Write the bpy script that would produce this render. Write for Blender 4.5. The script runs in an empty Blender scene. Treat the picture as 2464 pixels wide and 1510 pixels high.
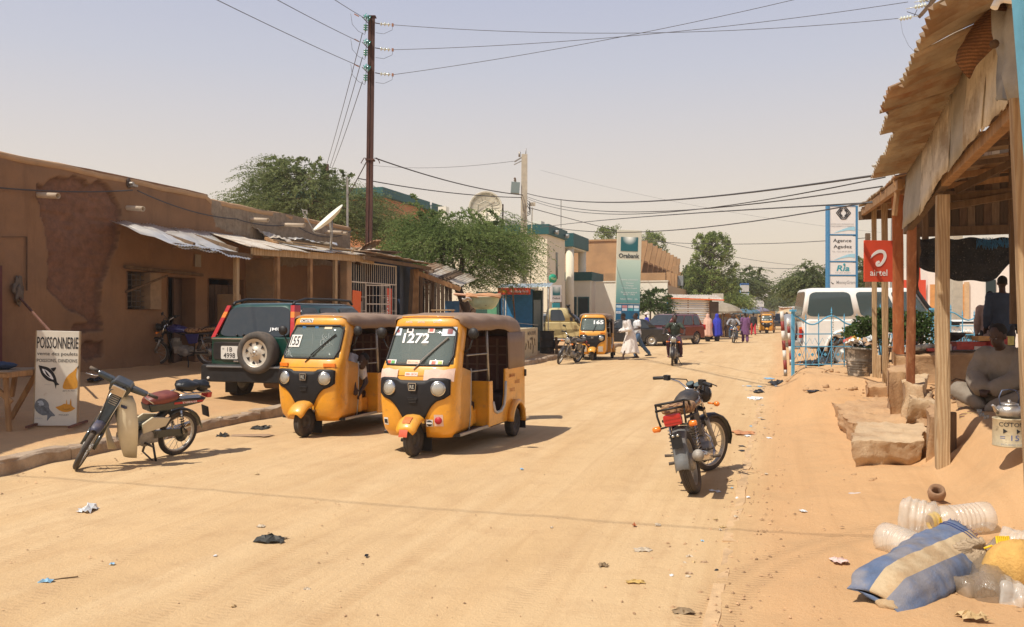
import bpy,math,random
import numpy as np
from mathutils import Vector as V,Matrix as M,noise
rnd=random.Random(7)
npr=np.random.RandomState(11)
S=bpy.context.scene
R=math.radians
# ---------------------------------------------------------------- camera, sky, sun, exposure
FP,CX,HY,CH=2076.0,1232.0,755.0,1.72       # focal length and centre of a 2464 px wide picture, eye height
cam_d=bpy.data.cameras.new('camera');cam=bpy.data.objects.new('camera',cam_d)
S.collection.objects.link(cam);S.camera=cam
cam.location=(0,0,CH);cam.rotation_euler=(R(90),0,0)
cam_d.sensor_width=36;cam_d.lens=36*FP/2464;cam_d.clip_start=.05;cam_d.clip_end=4000
SUNV=V((-.50,-.36,1)).normalized()             # towards the sun
world=bpy.data.worlds.new('World');S.world=world;world.use_nodes=True
wn=world.node_tree.nodes;wl=world.node_tree.links
sky=wn.new('ShaderNodeTexSky');sky.sky_type='NISHITA';sky.sun_disc=False
sky.sun_elevation=math.asin(SUNV.z);sky.sun_rotation=math.atan2(SUNV.x,SUNV.y)
sky.altitude=500;sky.air_density=1.3;sky.dust_density=5.0;sky.ozone_density=1.5
wmix=wn.new('ShaderNodeMix');wmix.data_type='RGBA';wmix.inputs[0].default_value=.80
wmix.inputs[7].default_value=(5.6,5.75,7.0,1)    # the dusty veil over the blue
wl.new(sky.outputs[0],wmix.inputs[6]);wl.new(wmix.outputs[2],wn['Background'].inputs[0])
# towards the horizon the veil turns from lavender to a warm pale beige
tc=wn.new('ShaderNodeTexCoord');sx=wn.new('ShaderNodeSeparateXYZ');rmp=wn.new('ShaderNodeValToRGB')
wl.new(tc.outputs['Generated'],sx.inputs[0]);wl.new(sx.outputs[2],rmp.inputs[0])
e=rmp.color_ramp.elements
e[0].position=0.0;e[0].color=(.93,.75,.55,1)
e[1].position=1.0;e[1].color=(.13,.17,.31,1)
for _p,_c in ((.06,(.87,.73,.55,1)),(.16,(.71,.635,.575,1)),(.27,(.55,.55,.61,1)),(.34,(.48,.495,.60,1)),(.48,(.28,.31,.44,1))):
    _e=rmp.color_ramp.elements.new(_p);_e.color=_c
sc_=wn.new('ShaderNodeVectorMath');sc_.operation='SCALE';sc_.inputs['Scale'].default_value=12.5
wl.new(rmp.outputs[0],sc_.inputs[0]);wl.new(sc_.outputs[0],wmix.inputs[7])
wn['Background'].inputs[1].default_value=.10
sun_d=bpy.data.lights.new('sun','SUN');sun_d.energy=4.9;sun_d.angle=R(.6);sun_d.color=(1,.93,.82)
sun=bpy.data.objects.new('sun',sun_d);S.collection.objects.link(sun)
sun.rotation_euler=SUNV.to_track_quat('Z','Y').to_euler();sun.location=(0,0,30)
S.view_settings.view_transform='Standard';S.view_settings.look='None'
S.view_settings.exposure=0.0;S.view_settings.gamma=1;S.view_settings.use_curve_mapping=False
S.cycles.max_bounces=6;S.cycles.transparent_max_bounces=8

def W(x,y,Y):return V(((x-CX)*Y/FP,Y,CH-(y-HY)*Y/FP))
TA=.31;AN=math.atan(TA);ca,sa=math.cos(AN),math.sin(AN)
def sst(a):a=np.clip(a,0,1);return a*a*(3-2*a)
def lat(x,y):return (x+8.26-TA*y)*ca              # metres right of the left kerb
def rlat(x,y):return (x+.38-TA*y)*ca              # metres right of the right kerb
def H(x,y):                                        # height of the ground
    l=lat(x,y);r=rlat(x,y)
    fl=1-sst((y-31)/10)*.85
    el=np.where(l < -.13,(.14+.42*np.clip(-l/5.4,0,1.05))*fl,0)
    berm=sst((y-12.6)/2.6)*sst((r-.25)/.7)*(.36-.2*sst((y-21)/10))*(1-sst((y-34)/14))
    inner=sst((y-5.6)/2.2)*sst((r-1.75)/.75)*.52*(1-sst((y-16)/3))
    er=.015*sst(r/.05+.5)+.06*sst(r/1.6)
    er=np.where(r > 0,er+np.maximum(berm,inner),0)
    h=el+er
    road=(l > 0) & (r < 0)
    h=h+np.where(road,.05*np.sin(np.clip(l/(l-r+1e-6),0,1)*math.pi),0)*sst((y-20)/20)*0
    return h
def Hs(x,y):return float(H(np.array(float(x)),np.array(float(y))))
def G(x,y,z=None):                                # the point of the ground seen at (x, y)
    e_=0.0 if z is None else z
    for _ in range(12 if z is None else 1):
        Y=(CH-e_)*FP/(y-HY);X=(x-CX)*Y/FP
        if z is None:e_=.5*e_+.5*Hs(X,Y)
    return V((X,Y,e_))

# ---------------------------------------------------------------- mesh builder
class MB:
    def __init__(s,T=None):s.v=[];s.f=[];s.mi=[];s.sm=[];s.T=T or M.Identity(4);s.k=0
    def add(s,vs,fs,smooth=False):
        b=len(s.v);T=s.T
        s.v += [tuple(T @ V(p)) for p in vs]
        for f in fs:s.f.append([i+b for i in f]);s.mi.append(s.k);s.sm.append(smooth)
        return s
    def box(s,c,d,rot=None,taper=1.0):
        x,y,z=d[0]/2,d[1]/2,d[2]/2;Q=(M.Rotation(rot[2],3,'Z') @ M.Rotation(rot[1],3,'Y') @ M.Rotation(rot[0],3,'X')) if rot else M.Identity(3)
        c=V(c);vs=[]
        for k in (-1,1):
            t=taper if k > 0 else 1
            for i,j in ((-1,-1),(1,-1),(1,1),(-1,1)):vs.append(c+Q @ V((i*x*t,j*y*t,k*z)))
        return s.add(vs,[(0,3,2,1),(4,5,6,7),(0,1,5,4),(1,2,6,5),(2,3,7,6),(3,0,4,7)])
    def bb(s,a,b):return s.box([(a[i]+b[i])/2 for i in range(3)],[abs(b[i]-a[i]) for i in range(3)])
    def beam(s,a,b,w,h=None,up=(0,0,1),taper=1):
        a,b=V(a),V(b);h=h or w;d=(b-a);L=d.length
        if L < 1e-6:return s
        d.normalize();u=V(up)
        if abs(d.dot(u)) > .97:u=V((0,1,0)) if abs(d.y) < .9 else V((1,0,0))
        r=d.cross(u).normalized();u=r.cross(d)
        vs=[]
        for p,t in ((a,1),(b,taper)):
            for i,j in ((-1,-1),(1,-1),(1,1),(-1,1)):vs.append(p+r*(i*w/2*t)+u*(j*h/2*t))
        return s.add(vs,[(0,3,2,1),(4,5,6,7),(0,1,5,4),(1,2,6,5),(2,3,7,6),(3,0,4,7)])
    def loft(s,rings,cap=True,closed=True,smooth=True):
        n=len(rings[0]);vs=[p for r in rings for p in r];fs=[]
        for i in range(len(rings)-1):
            for j in range(n if closed else n-1):
                k=(j+1) % n;fs.append((i*n+j,i*n+k,(i+1)*n+k,(i+1)*n+j))
        s.add(vs,fs,smooth)
        if cap and closed:
            b=len(s.v)-len(vs)
            s.f.append([b+i for i in range(n)][::-1]);s.mi.append(s.k);s.sm.append(False)
            s.f.append([b+(len(rings)-1)*n+i for i in range(n)]);s.mi.append(s.k);s.sm.append(False)
        return s
    def tube(s,pts,r,n=8,cap=True,flat=1.0,smooth=True):
        pts=[V(p) for p in pts];rr=r if isinstance(r,(list,tuple)) else [r]*len(pts);rings=[];pu=None
        for i,p in enumerate(pts):
            d=(pts[min(i+1,len(pts)-1)]-pts[max(i-1,0)]).normalized()
            u=pu or (V((0,0,1)) if abs(d.z) < .9 else V((1,0,0)))
            sd=d.cross(u)
            if sd.length < 1e-4:sd=d.cross(V((0,1,.1)))
            sd.normalize();u=sd.cross(d);pu=u
            rings.append([p+sd*(math.cos(q)*rr[i])+u*(math.sin(q)*rr[i]*flat) for q in [2*math.pi*k/n for k in range(n)]])
        return s.loft(rings,cap,True,smooth)
    def cyl(s,a,b,r,r2=None,n=12,smooth=True,cap=True):return s.tube([a,b],[r,r if r2 is None else r2],n,cap,1.0,smooth)
    def lathe(s,prof,o=(0,0,0),ax=(0,0,1),n=20,smooth=True,cap=False):   # prof: (radius, height along the axis)
        ax=V(ax).normalized();u=V((0,0,1)) if abs(ax.z) < .9 else V((1,0,0));a=ax.cross(u).normalized();b=ax.cross(a);o=V(o)
        return s.loft([[o+ax*h+(a*math.cos(q)+b*math.sin(q))*r for q in [2*math.pi*k/n for k in range(n)]] for r,h in prof],cap,True,smooth)
    def ell(s,c,r,n=10,m=7,rot=None,wob=0):
        c=V(c);r=(r,r,r) if isinstance(r,(int,float)) else r;rings=[];Q=rot or M.Identity(3)
        for i in range(m+1):
            t=math.pi*i/m;ring=[]
            for k in range(n):
                q=2*math.pi*k/n;p=V((math.sin(t)*math.cos(q),math.sin(t)*math.sin(q),math.cos(t)))
                w=1+(wob*noise.noise(p*1.7+c*9.1) if wob else 0)
                ring.append(c+Q @ V((p.x*r[0]*w,p.y*r[1]*w,p.z*r[2]*w)))
            rings.append(ring)
        return s.loft(rings,False,True,True)
    def prism(s,poly,a,b,f):                    # poly of 2-D points, f(u, v, w) -> point, extruded w: a..b
        n=len(poly);vs=[f(u,v,a) for u,v in poly]+[f(u,v,b) for u,v in poly]
        fs=[tuple(range(n))[::-1],tuple(range(n,2*n))]+[(i,(i+1) % n,n+(i+1) % n,n+i) for i in range(n)]
        return s.add(vs,fs)
    def grid(s,P,smooth=True,th=0):              # P[i][j] rows of points
        a,b=len(P),len(P[0]);vs=[p for r in P for p in r]
        fs=[(i*b+j,i*b+j+1,(i+1)*b+j+1,(i+1)*b+j) for i in range(a-1) for j in range(b-1)]
        return s.add(vs,fs,smooth)
    def build(s,name,mats,par=None,bev=0,solid=0,remesh=0,sub=0,**kw):
        me=bpy.data.meshes.new(name);me.from_pydata(s.v,[],s.f)
        mats=mats if isinstance(mats,(list,tuple)) else [mats]
        for m_ in mats:me.materials.append(m_)
        if len(mats) > 1:me.polygons.foreach_set('material_index',s.mi)
        me.polygons.foreach_set('use_smooth',s.sm);me.update()
        o=bpy.data.objects.new(name,me);S.collection.objects.link(o)
        if par:o.parent=par
        if remesh:
            q=o.modifiers.new('r','REMESH');q.mode='VOXEL';q.voxel_size=remesh;q.use_smooth_shade=True
            q=o.modifiers.new('s','SMOOTH');q.iterations=3;q.factor=.5
        if solid:q=o.modifiers.new('t','SOLIDIFY');q.thickness=solid;q.offset=0
        if bev:q=o.modifiers.new('b','BEVEL');q.width=bev;q.segments=2;q.limit_method='ANGLE';q.angle_limit=R(40)
        if sub:q=o.modifiers.new('u','SUBSURF');q.levels=sub;q.render_levels=sub
        for k,v_ in kw.items():o[k]=v_
        return o

def tag(o,label,cat,group=None):
    o['label']=label;o['category']=cat
    if group:o['group']=group
    return o
def thing(name,label,cat,loc=(0,0,0),rz=0,group=None,lean=0,tilt=0):
    o=bpy.data.objects.new(name,None);S.collection.objects.link(o);o.empty_display_size=.1
    o.rotation_mode='XYZ';o.location=loc
    o.rotation_euler=(M.Rotation(rz,3,'Z') @ M.Rotation(tilt,3,'X') @ M.Rotation(lean,3,'Y')).to_euler()
    return tag(o,label,cat,group)
def struct(o):o['kind']='structure';return o
def dup(root,loc=None,rz=None,label=None,group=None,par=None):
    c=root.copy();S.collection.objects.link(c)
    if par:c.parent=par
    if loc is not None:c.location=loc
    if rz is not None:c.rotation_euler=(0,0,rz)
    if label:c['label']=label
    if group:c['group']=group
    for ch in list(root.children):dup(ch,par=c)
    return c
def qmesh(name,P,mat_,par=None,smooth=False,stuff=False):
    """P: (n,k,3) array of faces with k corners"""
    n,k,_=P.shape;me=bpy.data.meshes.new(name)
    me.vertices.add(n*k);me.vertices.foreach_set('co',P.reshape(-1).astype(np.float32))
    me.loops.add(n*k);me.loops.foreach_set('vertex_index',np.arange(n*k,dtype=np.int32))
    me.polygons.add(n);me.polygons.foreach_set('loop_start',np.arange(0,n*k,k,dtype=np.int32))
    me.update(calc_edges=True);me.materials.append(mat_)
    o=bpy.data.objects.new(name,me);S.collection.objects.link(o)
    if par:o.parent=par
    if stuff:o['kind']='stuff'
    return o
def rrect(w,h,r,n=4,cx=0,cz=0):                # outline of a rounded rectangle
    out=[]
    for sx_,sy_,a0 in ((1,1,0),(-1,1,90),(-1,-1,180),(1,-1,270)):
        for k in range(n+1):
            a=R(a0+90*k/n);out.append((cx+sx_*(w/2-r)+r*math.cos(a),cz+sy_*(h/2-r)+r*math.sin(a)))
    return out

# ---------------------------------------------------------------- materials
def lin(c):return tuple((x/12.92 if x <= .04045 else ((x+.055)/1.055)**2.4) for x in c)
MATS={}
SAND=(.50,.325,.175)
def mat(name,col,rough=.8,metal=0,var=.15,vs=6,bump=.2,bs=30,dust=0,coat=0,col2=None,c2s=3,c2p=(.45,.6),spec=.5,trans=0,alpha=1,stretch=None,wave=None,isl=0,emit=0):
    """procedural surface: noise-varied colour, optional second colour in patches, dust on upward faces, fine relief"""
    if name in MATS:return MATS[name]
    m=bpy.data.materials.new(name);m.use_nodes=True;N=m.node_tree.nodes;L=m.node_tree.links
    b=N['Principled BSDF'];tcn=N.new('ShaderNodeTexCoord');src=tcn.outputs['Object']
    if stretch:
        mp=N.new('ShaderNodeMapping');mp.inputs['Scale'].default_value=stretch;L.new(src,mp.inputs[0]);src=mp.outputs[0]
    def nz(sc,det=5,ro=.6):
        n=N.new('ShaderNodeTexNoise');n.inputs['Scale'].default_value=sc;n.inputs['Detail'].default_value=det;n.inputs['Roughness'].default_value=ro
        L.new(src,n.inputs['Vector']);return n.outputs['Fac']
    def mix(fac,a,c,bt='MIX'):
        x=N.new('ShaderNodeMix');x.data_type='RGBA';x.blend_type=bt
        for s_,v_ in ((0,fac),(6,a),(7,c)):
            if hasattr(v_,'is_output'):L.new(v_,x.inputs[s_])
            else:x.inputs[s_].default_value=v_ if s_ == 0 else (*v_,1)
        return x.outputs[2]
    def mr(v_,a,c,d=0,e_=1):
        x=N.new('ShaderNodeMapRange');L.new(v_,x.inputs[0])
        for i,q in enumerate((a,c,d,e_)):x.inputs[i+1].default_value=q
        return x.outputs[0]
    out=tuple(col)
    if col2:out=mix(mr(nz(c2s,6,.65),c2p[0],c2p[1]),out,col2)
    if var:
        f=mr(nz(vs,6,.65),.3,.7,1-var,1+var);g_=N.new('ShaderNodeCombineColor')
        for i in range(3):L.new(f,g_.inputs[i])
        out=mix(1.0,out,g_.outputs[0],'MULTIPLY')
    if isl:
        gi=N.new('ShaderNodeNewGeometry');f=mr(gi.outputs['Random Per Island'],0,1,1-isl,1+isl);g_=N.new('ShaderNodeCombineColor')
        for i in range(3):L.new(f,g_.inputs[i])
        out=mix(1.0,out,g_.outputs[0],'MULTIPLY')
    if wave:                                        # (axis, scale, colour, amount): printed stripes or wood grain
        wv=N.new('ShaderNodeTexWave');wv.bands_direction=wave[0];wv.inputs['Scale'].default_value=wave[1];wv.inputs['Distortion'].default_value=wave[4] if len(wave) > 4 else 2
        wv.inputs['Detail'].default_value=3;L.new(src,wv.inputs['Vector']);out=mix(mr(wv.outputs['Fac'],.2,.8,0,wave[3]),out,wave[2])
    if dust:
        gn=N.new('ShaderNodeNewGeometry');sp=N.new('ShaderNodeSeparateXYZ');L.new(gn.outputs['Normal'],sp.inputs[0])
        up=mr(sp.outputs[2],-.1,1,.25,1);nn=mr(nz(4,5,.7),.35,.7);mm=N.new('ShaderNodeMath');mm.operation='MULTIPLY'
        L.new(up,mm.inputs[0]);L.new(nn,mm.inputs[1]);m2=N.new('ShaderNodeMath');m2.operation='MULTIPLY';L.new(mm.outputs[0],m2.inputs[0]);m2.inputs[1].default_value=dust
        out=mix(m2.outputs[0],out,(.42,.29,.18))
        L.new(mr(m2.outputs[0],0,1,rough,.95),b.inputs['Roughness'])
    else:
        if rough < .6 and not trans:L.new(mr(nz(9),.3,.7,rough*.8,min(1,rough*1.3)),b.inputs['Roughness'])
        else:b.inputs['Roughness'].default_value=rough
    if hasattr(out,'is_output'):L.new(out,b.inputs['Base Color'])
    else:b.inputs['Base Color'].default_value=(*out,1)
    b.inputs['Metallic'].default_value=metal;b.inputs['Specular IOR Level'].default_value=spec
    if coat:b.inputs['Coat Weight'].default_value=coat;b.inputs['Coat Roughness'].default_value=.08
    if trans:b.inputs['Transmission Weight'].default_value=trans
    if alpha < 1:b.inputs['Alpha'].default_value=alpha
    if bump:
        bp=N.new('ShaderNodeBump');bp.inputs['Strength'].default_value=bump;bp.inputs['Distance'].default_value=.02
        L.new(nz(bs,6,.7),bp.inputs['Height']);L.new(bp.outputs[0],b.inputs['Normal'])
    MATS[name]=m;return m
def leafmat(name,col,col2,tr=.35):
    m=bpy.data.materials.new(name);m.use_nodes=True;N=m.node_tree.nodes;L=m.node_tree.links
    N.remove(N['Principled BSDF']);gi=N.new('ShaderNodeNewGeometry');rp=N.new('ShaderNodeValToRGB')
    rp.color_ramp.elements[0].color=(*col,1);rp.color_ramp.elements[1].color=(*col2,1)
    tcn=N.new('ShaderNodeTexCoord');nz_=N.new('ShaderNodeTexNoise');nz_.inputs['Scale'].default_value=.9;L.new(tcn.outputs['Object'],nz_.inputs['Vector'])
    ad=N.new('ShaderNodeMath');ad.operation='MULTIPLY_ADD';L.new(gi.outputs['Random Per Island'],ad.inputs[0]);ad.inputs[1].default_value=.6
    sb=N.new('ShaderNodeMapRange');L.new(nz_.outputs['Fac'],sb.inputs[0]);sb.inputs[1].default_value=.35;sb.inputs[2].default_value=.65;sb.inputs[4].default_value=.4
    L.new(sb.outputs[0],ad.inputs[2]);L.new(ad.outputs[0],rp.inputs[0])
    d=N.new('ShaderNodeBsdfDiffuse');t=N.new('ShaderNodeBsdfTranslucent');mx=N.new('ShaderNodeMixShader');mx.inputs[0].default_value=tr
    L.new(rp.outputs[0],d.inputs[0]);L.new(rp.outputs[0],t.inputs[0]);L.new(d.outputs[0],mx.inputs[1]);L.new(t.outputs[0],mx.inputs[2]);L.new(mx.outputs[0],N['Material Output'].inputs[0])
    return m
wood=mat('wood',(.36,.20,.085),.8,var=.25,vs=3,bump=.5,bs=20,stretch=(6,6,.7),dust=.15,wave=('Z',1.2,(.2,.1,.04),.5,6))
woodl=mat('wood_pale',(.47,.335,.19),.8,var=.22,vs=3,bump=.5,bs=20,stretch=(7,7,.8),wave=('X',1.5,(.30,.17,.07),.6,8))
woodd=mat('wood_dark',(.14,.085,.045),.85,var=.35,vs=3,bump=.6,bs=20,stretch=(6,6,.8))
woodr=mat('wood_red',(.34,.135,.06),.75,var=.25,vs=3,bump=.4,bs=20,stretch=(6,6,.8),col2=(.38,.22,.11),c2p=(.55,.7))
mud=mat('mud',(.40,.255,.145),.95,var=.14,vs=2,bump=.6,bs=14,col2=(.33,.235,.15),c2s=1.5)
rubber=mat('rubber',(.035,.033,.032),.85,var=.3,vs=9,bump=.3,bs=60,dust=.55)
blackp=mat('black_plastic',(.014,.015,.017),.5,var=.2,bump=.08,dust=.08,spec=.35)
black=mat('black_paint',(.016,.016,.018),.35,var=.1,bump=0,dust=.18)
chrome=mat('chrome',(.6,.59,.57),.22,1,var=.1,bump=0,dust=.15)
steel=mat('steel',(.36,.34,.31),.5,.8,var=.3,bump=.2,dust=.3)
alu=mat('cast_metal',(.33,.31,.28),.55,.5,var=.3,vs=12,bump=.3,bs=40,dust=.4)
white=mat('white_paint',(.78,.76,.70),.5,var=.07,bump=.05,dust=.12)
glassd=mat('dark_glass',(.030,.038,.040),.06,var=0,bump=0,spec=.8,dust=.06)
glassb=mat('bluish_glass',(.10,.14,.14),.06,var=0,bump=0,spec=.9,dust=.10)
redl=mat('red_lens',(.45,.015,.012),.2,var=.05,bump=.1,bs=90,coat=.5)
oranl=mat('orange_lens',(.85,.22,.02),.2,var=.05,bump=.1,bs=90,coat=.5)
clearl=mat('clear_lens',(.48,.47,.42),.10,.45,var=.1,bump=.25,bs=70,coat=.8)
ink=mat('black_ink',(.02,.02,.022),.8,var=0,bump=0)
winkm=mat('white_ink',(.82,.82,.80),.7,var=.05,bump=0)

# ---------------------------------------------------------------- lettering
def txt(par,s,x,z,w,h,m_,y=-.004,bold=0,T=None,name='lettering',shear=0):
    """raised or painted letters in the local XZ plane, facing -Y, fitted to w x h round (x, z)"""
    c=bpy.data.curves.new('t','FONT');c.body=s;c.size=1;c.offset=bold;c.shear=shear;c.resolution_u=2
    to=bpy.data.objects.new('t',c);S.collection.objects.link(to)
    dg=bpy.context.evaluated_depsgraph_get();dg.update();me=bpy.data.meshes.new_from_object(to.evaluated_get(dg))
    bpy.data.objects.remove(to)
    co=np.empty(len(me.vertices)*3);me.vertices.foreach_get('co',co);co=co.reshape(-1,3)
    mn,mx_=co.min(0),co.max(0);sc=(mx_-mn);sc[sc == 0]=1
    o2=np.zeros_like(co);o2[:,0]=x+((co[:,0]-mn[0])/sc[0]-.5)*w;o2[:,2]=z+((co[:,1]-mn[1])/sc[1]-.5)*h;o2[:,1]=y
    if T is not None:o2=np.array([tuple(T(p)) for p in o2])
    me.vertices.foreach_set('co',o2.reshape(-1));me.materials.clear();me.materials.append(m_);me.name=name;me.update()
    o=bpy.data.objects.new(name,me);S.collection.objects.link(o);o.parent=par
    return o
def plate(par,name,poly,m_,y0,y1):              # a flat shape in XZ with thickness y0..y1
    b=MB();b.prism(poly,y0,y1,lambda u,v,w:(u,w,v));return b.build(name,m_,par)
def haze(density):
    b=MB();b.bb((-650,-150,-1.2),(750,1100,26));m=bpy.data.materials.new('haze');m.use_nodes=True;N=m.node_tree.nodes;N.remove(N['Principled BSDF'])
    v=N.new('ShaderNodeVolumePrincipled');v.inputs['Color'].default_value=(.93,.86,.80,1);v.inputs['Density'].default_value=density;v.inputs['Anisotropy'].default_value=.3
    m.node_tree.links.new(v.outputs[0],N['Material Output'].inputs['Volume']);o=b.build('haze',m);o['kind']='stuff'
# ================================================================ GROUND
def ground_material():
    m=bpy.data.materials.new('sand');m.use_nodes=True;N=m.node_tree.nodes;L=m.node_tree.links;b=N['Principled BSDF']
    tcn=N.new('ShaderNodeTexCoord');b.inputs['Roughness'].default_value=.97;b.inputs['Specular IOR Level'].default_value=.15
    def nz(sc,det,ro,vec=None,w=0):
        n=N.new('ShaderNodeTexNoise');n.inputs['Scale'].default_value=sc;n.inputs['Detail'].default_value=det;n.inputs['Roughness'].default_value=ro;n.inputs['Distortion'].default_value=w
        L.new(vec or tcn.outputs['Object'],n.inputs['Vector']);return n.outputs['Fac']
    def mr(v,a,c,d=0,e=1):
        x=N.new('ShaderNodeMapRange');L.new(v,x.inputs[0])
        for i,q in enumerate((a,c,d,e)):x.inputs[i+1].default_value=q
        return x.outputs[0]
    def mix(f,a,c,bt='MIX'):
        x=N.new('ShaderNodeMix');x.data_type='RGBA';x.blend_type=bt
        for s,v in ((0,f),(6,a),(7,c)):
            if hasattr(v,'is_output'):L.new(v,x.inputs[s])
            else:x.inputs[s].default_value=v if s == 0 else (*v,1)
        return x.outputs[2]
    def mul(a,k):
        x=N.new('ShaderNodeMath');x.operation='MULTIPLY';L.new(a,x.inputs[0])
        if hasattr(k,'is_output'):L.new(k,x.inputs[1])
        else:x.inputs[1].default_value=k
        return x.outputs[0]
    # street-aligned coordinates for the long wheel-worn streaks
    mp=N.new('ShaderNodeMapping');mp.inputs['Rotation'].default_value=(0,0,AN);L.new(tcn.outputs['Object'],mp.inputs[0])
    mp2=N.new('ShaderNodeMapping');mp2.inputs['Scale'].default_value=(1.6,.12,1);L.new(mp.outputs[0],mp2.inputs[0])
    at=N.new('ShaderNodeAttribute');at.attribute_name='zone';sz=N.new('ShaderNodeSeparateColor');L.new(at.outputs['Color'],sz.inputs[0])
    verge,tracks=sz.outputs[0],sz.outputs[1]
    c=mix(mr(nz(.35,5,.6),.35,.65),(0.540,0.352,0.174),(0.612,0.409,0.210))
    c=mix(mul(mr(nz(1.0,4,.6,mp2.outputs[0],.4),.42,.62),.42),c,(0.684,0.498,0.283))
    c=mix(mul(verge,.8),c,(0.558,0.315,0.146))
    c=mix(mul(mr(nz(2.3,6,.7),.50,.68),.5),c,(0.468,0.291,0.146))
    c=mix(mul(mr(nz(45,3,.7),.60,.74),.35),c,(0.324,0.197,0.107))
    c=mix(mul(mr(nz(160,2,.6),.4,.66),.22),c,(0.792,0.620,0.390))
    c=mix(mul(tracks,.5),c,(0.450,0.282,0.146))
    mp3=N.new('ShaderNodeMapping');mp3.inputs['Scale'].default_value=(5.5,.22,1);mp3.inputs['Rotation'].default_value=(0,0,.10);L.new(mp.outputs[0],mp3.inputs[0])
    c=mix(mul(mr(nz(1.3,5,.65,mp3.outputs[0],.6),.50,.66),.24),c,(.44,.26,.125))
    L.new(c,b.inputs['Base Color'])
    wv=N.new('ShaderNodeTexWave');wv.inputs['Scale'].default_value=7;wv.inputs['Distortion'].default_value=3;wv.bands_direction='Y';L.new(mp.outputs[0],wv.inputs['Vector'])
    bp=N.new('ShaderNodeBump');bp.inputs['Strength'].default_value=.55;bp.inputs['Distance'].default_value=.02
    bp2=N.new('ShaderNodeBump');bp2.inputs['Strength'].default_value=.5;bp2.inputs['Distance'].default_value=.03
    L.new(nz(38,8,.75),bp.inputs['Height']);L.new(nz(5,6,.7),bp2.inputs['Height']);L.new(bp.outputs[0],bp2.inputs['Normal'])
    bp3=N.new('ShaderNodeBump');bp3.inputs['Strength'].default_value=.25;bp3.inputs['Distance'].default_value=.02;L.new(mul(wv.outputs['Fac'],tracks),bp3.inputs['Height'])
    L.new(bp2.outputs[0],bp3.inputs['Normal']);L.new(bp3.outputs[0],b.inputs['Normal'])
    return m
def axis(a,b,st,far_a,far_b):
    mid=list(np.arange(a,b+1e-6,st));lo,hi=[],[]
    x,d=a,st
    while x > far_a:d *= 1.35;x -= d;lo.append(x)
    x,d=mid[-1],st
    while x < far_b:d *= 1.12 if x < 80 else 1.35;x += d;hi.append(x)
    return np.array(lo[::-1]+mid+hi)
xs=axis(-12,11,.08,-300,330);ys=axis(1.5,33,.09,-30,520)
gx,gy=np.meshgrid(xs,ys);gz=H(gx,gy)
def pnoise(x,y,sc,seed):
    # smooth value noise on a lattice
    q=np.random.RandomState(seed).rand(256,256);u=x*sc;v=y*sc;i=np.floor(u).astype(int);j=np.floor(v).astype(int)
    fu=sst(u-i);fv=sst(v-j);g=lambda a,b:q[(i+a) % 256,(j+b) % 256]
    return (g(0,0)*(1-fu)*(1-fv)+g(1,0)*fu*(1-fv)+g(0,1)*(1-fu)*fv+g(1,1)*fu*fv)-.5
near=1-sst((gy-30)/30)
L_=lat(gx,gy);R_=rlat(gx,gy)
rough=.010+.03*sst((R_-.2)/1.2)+.016*(L_ < -.3)+.02*np.exp(-((L_-.35)/.35)**2)
gz=gz+near*rough*(pnoise(gx,gy,1.3,1)+.6*pnoise(gx,gy,3.1,2)+.35*pnoise(gx,gy,6.7,3))*1.5
gz += .045*np.exp(-((L_-.12)/.22)**2)*near*(.6+pnoise(gx,gy,.9,9))      # sand drifted against the left kerb
for hx,hy,hr,hh in ((4.3,8.55,.5,.04),(4.75,9.3,.5,.06),(3.9,9.0,.35,.05),(6.1,16.2,.7,.10),(5.7,17.2,.6,.12),(6.9,15.6,.8,.1),(3.6,6.9,.6,.04),(5.2,13.9,.6,.06)):
    gz += hh*np.exp(-(((gx-hx)**2+(gy-hy)**2)/hr**2))
# wheel ruts: two tyre tracks of a turning cart in the foreground
tr=np.zeros_like(gx)
for cx_,cy_,rr_,a0,a1 in ((4.6,3.3,3.9,110,175),(4.6,3.3,3.72,110,175)):
    d=np.abs(np.hypot(gx-cx_,gy-cy_)-rr_);a=np.degrees(np.arctan2(gy-cy_,gx-cx_));tr=np.maximum(tr,np.exp(-(d/.05)**2)*((a > a0) & (a < a1)))
for l0,am,fr,ph in ((1.3,.25,.21,0),(2.55,.3,.17,1),(2.72,.3,.17,1),(3.7,.5,.13,2),(4.9,.4,.15,3.1),(5.25,.45,.11,4),(6.2,.3,.2,5),(4.3,1.1,.08,.7)):
    d=np.abs(L_-l0-am*np.sin(gy*fr*2+ph));tr=np.maximum(tr,.55*np.exp(-(d/.055)**2)*(pnoise(gx,gy,.5,60)+.75).clip(0,1)*((L_ > 0) & (R_ < 0)))
gz -= .008*tr*near
me=bpy.data.meshes.new('ground');ny,nx=gx.shape
me.vertices.add(nx*ny);me.vertices.foreach_set('co',np.stack([gx,gy,gz],-1).reshape(-1).astype(np.float32))
idx=np.arange(nx*ny).reshape(ny,nx);q=np.stack([idx[:-1,:-1],idx[:-1,1:],idx[1:,1:],idx[1:,:-1]],-1).reshape(-1,4)
me.loops.add(q.size);me.loops.foreach_set('vertex_index',q.reshape(-1).astype(np.int32));me.polygons.add(len(q));me.polygons.foreach_set('loop_start',np.arange(0,q.size,4,dtype=np.int32))
me.polygons.foreach_set('use_smooth',[True]*len(q));me.update(calc_edges=True)
ca_=me.color_attributes.new('zone','FLOAT_COLOR','POINT');vg=np.clip(np.maximum(sst((R_+.1)/.5),sst((-L_-.1)/.5)),0,1)
ca_.data.foreach_set('color',np.stack([vg,np.clip(tr,0,1),vg*0,vg*0+1],-1).reshape(-1).astype(np.float32))
ground=bpy.data.objects.new('ground',me);S.collection.objects.link(ground);struct(ground);me.materials.append(ground_material())

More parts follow.
